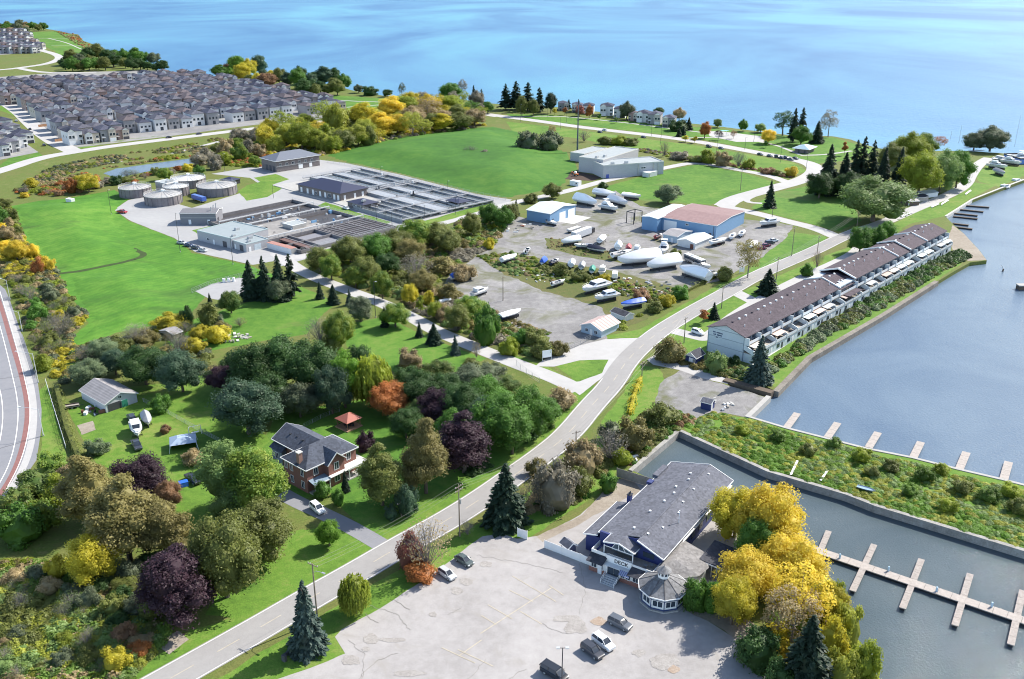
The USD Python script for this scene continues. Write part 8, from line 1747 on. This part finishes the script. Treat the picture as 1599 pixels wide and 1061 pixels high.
cover('yard_weeds','ragged weeds around the rim of the lower gravel lot','weeds',[(690,452),(745,488),(800,508),(860,528),(858,520),(800,498),(750,478),(700,448)],160,['olive','lush green','tan','brown olive'],.4,1.0,20)
cover('yard_weeds','brush and weeds along the gate side of the lower gravel lot','weeds',[(1000,480),(1040,470),(1010,492),(975,515),(960,515)],120,['olive','brown olive','yellow green'],.5,1.0,4)
cover('thicket_floor','tangled brush on the floor of the thicket behind the side road','brush',[(490,408),(560,385),(640,365),(730,345),(790,335),(780,380),(740,400),(690,430),(690,455),(745,490),(850,535),(850,560),(780,548),(700,510),(620,470),(540,440)],1500,['olive','yellow green','pale green','brown olive','tan','green gold','grey brown'],.8,1.9,5,roads_all,gap=.2)
cover('field_scrub','autumn scrub and dry weeds beside the left road','scrub',[(0,330),(16,325),(40,380),(65,405),(92,430),(100,452),(135,492),(135,505),(110,528),(120,560),(100,600),(80,590),(62,560),(40,500),(20,445),(0,425)],1000,['olive','yellow green','tan','grey green','brown olive','yellow'],.7,1.7,6,gap=.25)
cover('pond_reeds','dry reeds and brush around the long pond','reeds',[(20,300),(60,285),(150,268),(165,262),(250,246),(330,236),(375,232),(430,236),(500,250),(400,262),(320,258),(230,275),(150,290),(60,312)],1100,['tan','brown olive','olive','orange','yellow green'],.6,1.4,7,roads_all.union(PP([(163,271),(180,264),(260,253),(330,243),(356,238),(364,243),(305,255),(225,269),(182,278)]).buffer(5)))
cover('pond_reeds','olive and tan brush between the curving road and the pond path','brush',[(30,292),(80,262),(150,246),(260,232),(330,218),(420,210),(370,228),(300,238),(200,252),(130,265),(60,290)],1000,['olive','grey green','tan','yellow green','brown olive'],.6,1.3,8,roads_all)
cover('belt_floor','golden underbrush filling the yellow tree belt','brush',[(390,240),(470,210),(540,202),(620,190),(650,176),(760,196),(740,202),(640,214),(560,230),(505,244),(440,246)],700,['yellow','tan','olive','green gold','grey brown'],1.0,2.2,9,roads_all)
cover('bluff_grass','dry brown grass along the lake bluff at the top left','grass',[(85,49),(105,52),(122,55),(130,65),(150,73),(170,85),(200,95),(170,92),(140,80),(120,70),(105,60)],300,['tan','brown olive','orange'],.8,1.8,10)
cover('thicket_floor','mixed weeds and shrubs covering the lower left corner','weeds',[(0,880),(100,880),(200,940),(265,990),(240,1020),(190,1068),(0,1090)],1500,['olive','lush yellow','pale green','lush green','tan','yellow green','brown olive'],.6,1.4,11,gap=.2)
cover('barn_scrub','dull scrub and vines between the barn garage trees and the field','scrub',[(110,548),(180,525),(255,515),(330,545),(330,590),(250,570),(150,580),(100,600)],450,['olive','grey green','brown olive','dark green','green'],.7,1.6,12)
cover('road_weeds','weeds and low brush right of the road above the basin','weeds',[(955,735),(965,690),(1000,650),(1040,640),(1090,655),(1062,668),(990,728)],320,['olive','green','brown olive','rust'],.6,1.2,13)
cover('bank_weeds','gold and green weeds on the basin bank at the bottom','weeds',[(1200,1000),(1240,900),(1285,905),(1310,965),(1345,1030),(1400,1110),(1250,1110)],420,['gold','lush yellow','yellow','lush','yellow green'],.7,1.7,14,gap=.1)
cover('roadside_brush','brush under the bushes at the right roadside','brush',[(820,800),(850,745),(900,700),(950,672),(960,720),(930,760),(890,795),(850,815)],240,['olive','brown olive','green','tan'],.6,1.2,15,roads_all)
cover('strip_brush','low hedge brush along the plant road strip','brush',[(990,236),(1060,248),(1150,264),(1240,280),(1235,274),(1150,258),(1060,242),(1000,232)],260,['olive','grey brown','yellow green','rust'],.6,1.3,16,roads_all)
cover('slip_brush','brush around the small navy shed and end wall','brush',[(1025,560),(1060,552),(1068,562),(1100,565),(1165,575),(1180,600),(1130,590),(1095,578),(1060,572)],130,['dark green','olive','pale green','brown olive'],.6,1.2,17)
cover('grove_floor','shaded undergrowth beneath the roadside grove','brush',[(620,660),(700,640),(800,650),(840,680),(790,715),(740,745),(690,720),(640,690)],240,['dark green','olive','green'],.6,1.3,18,roads_all)
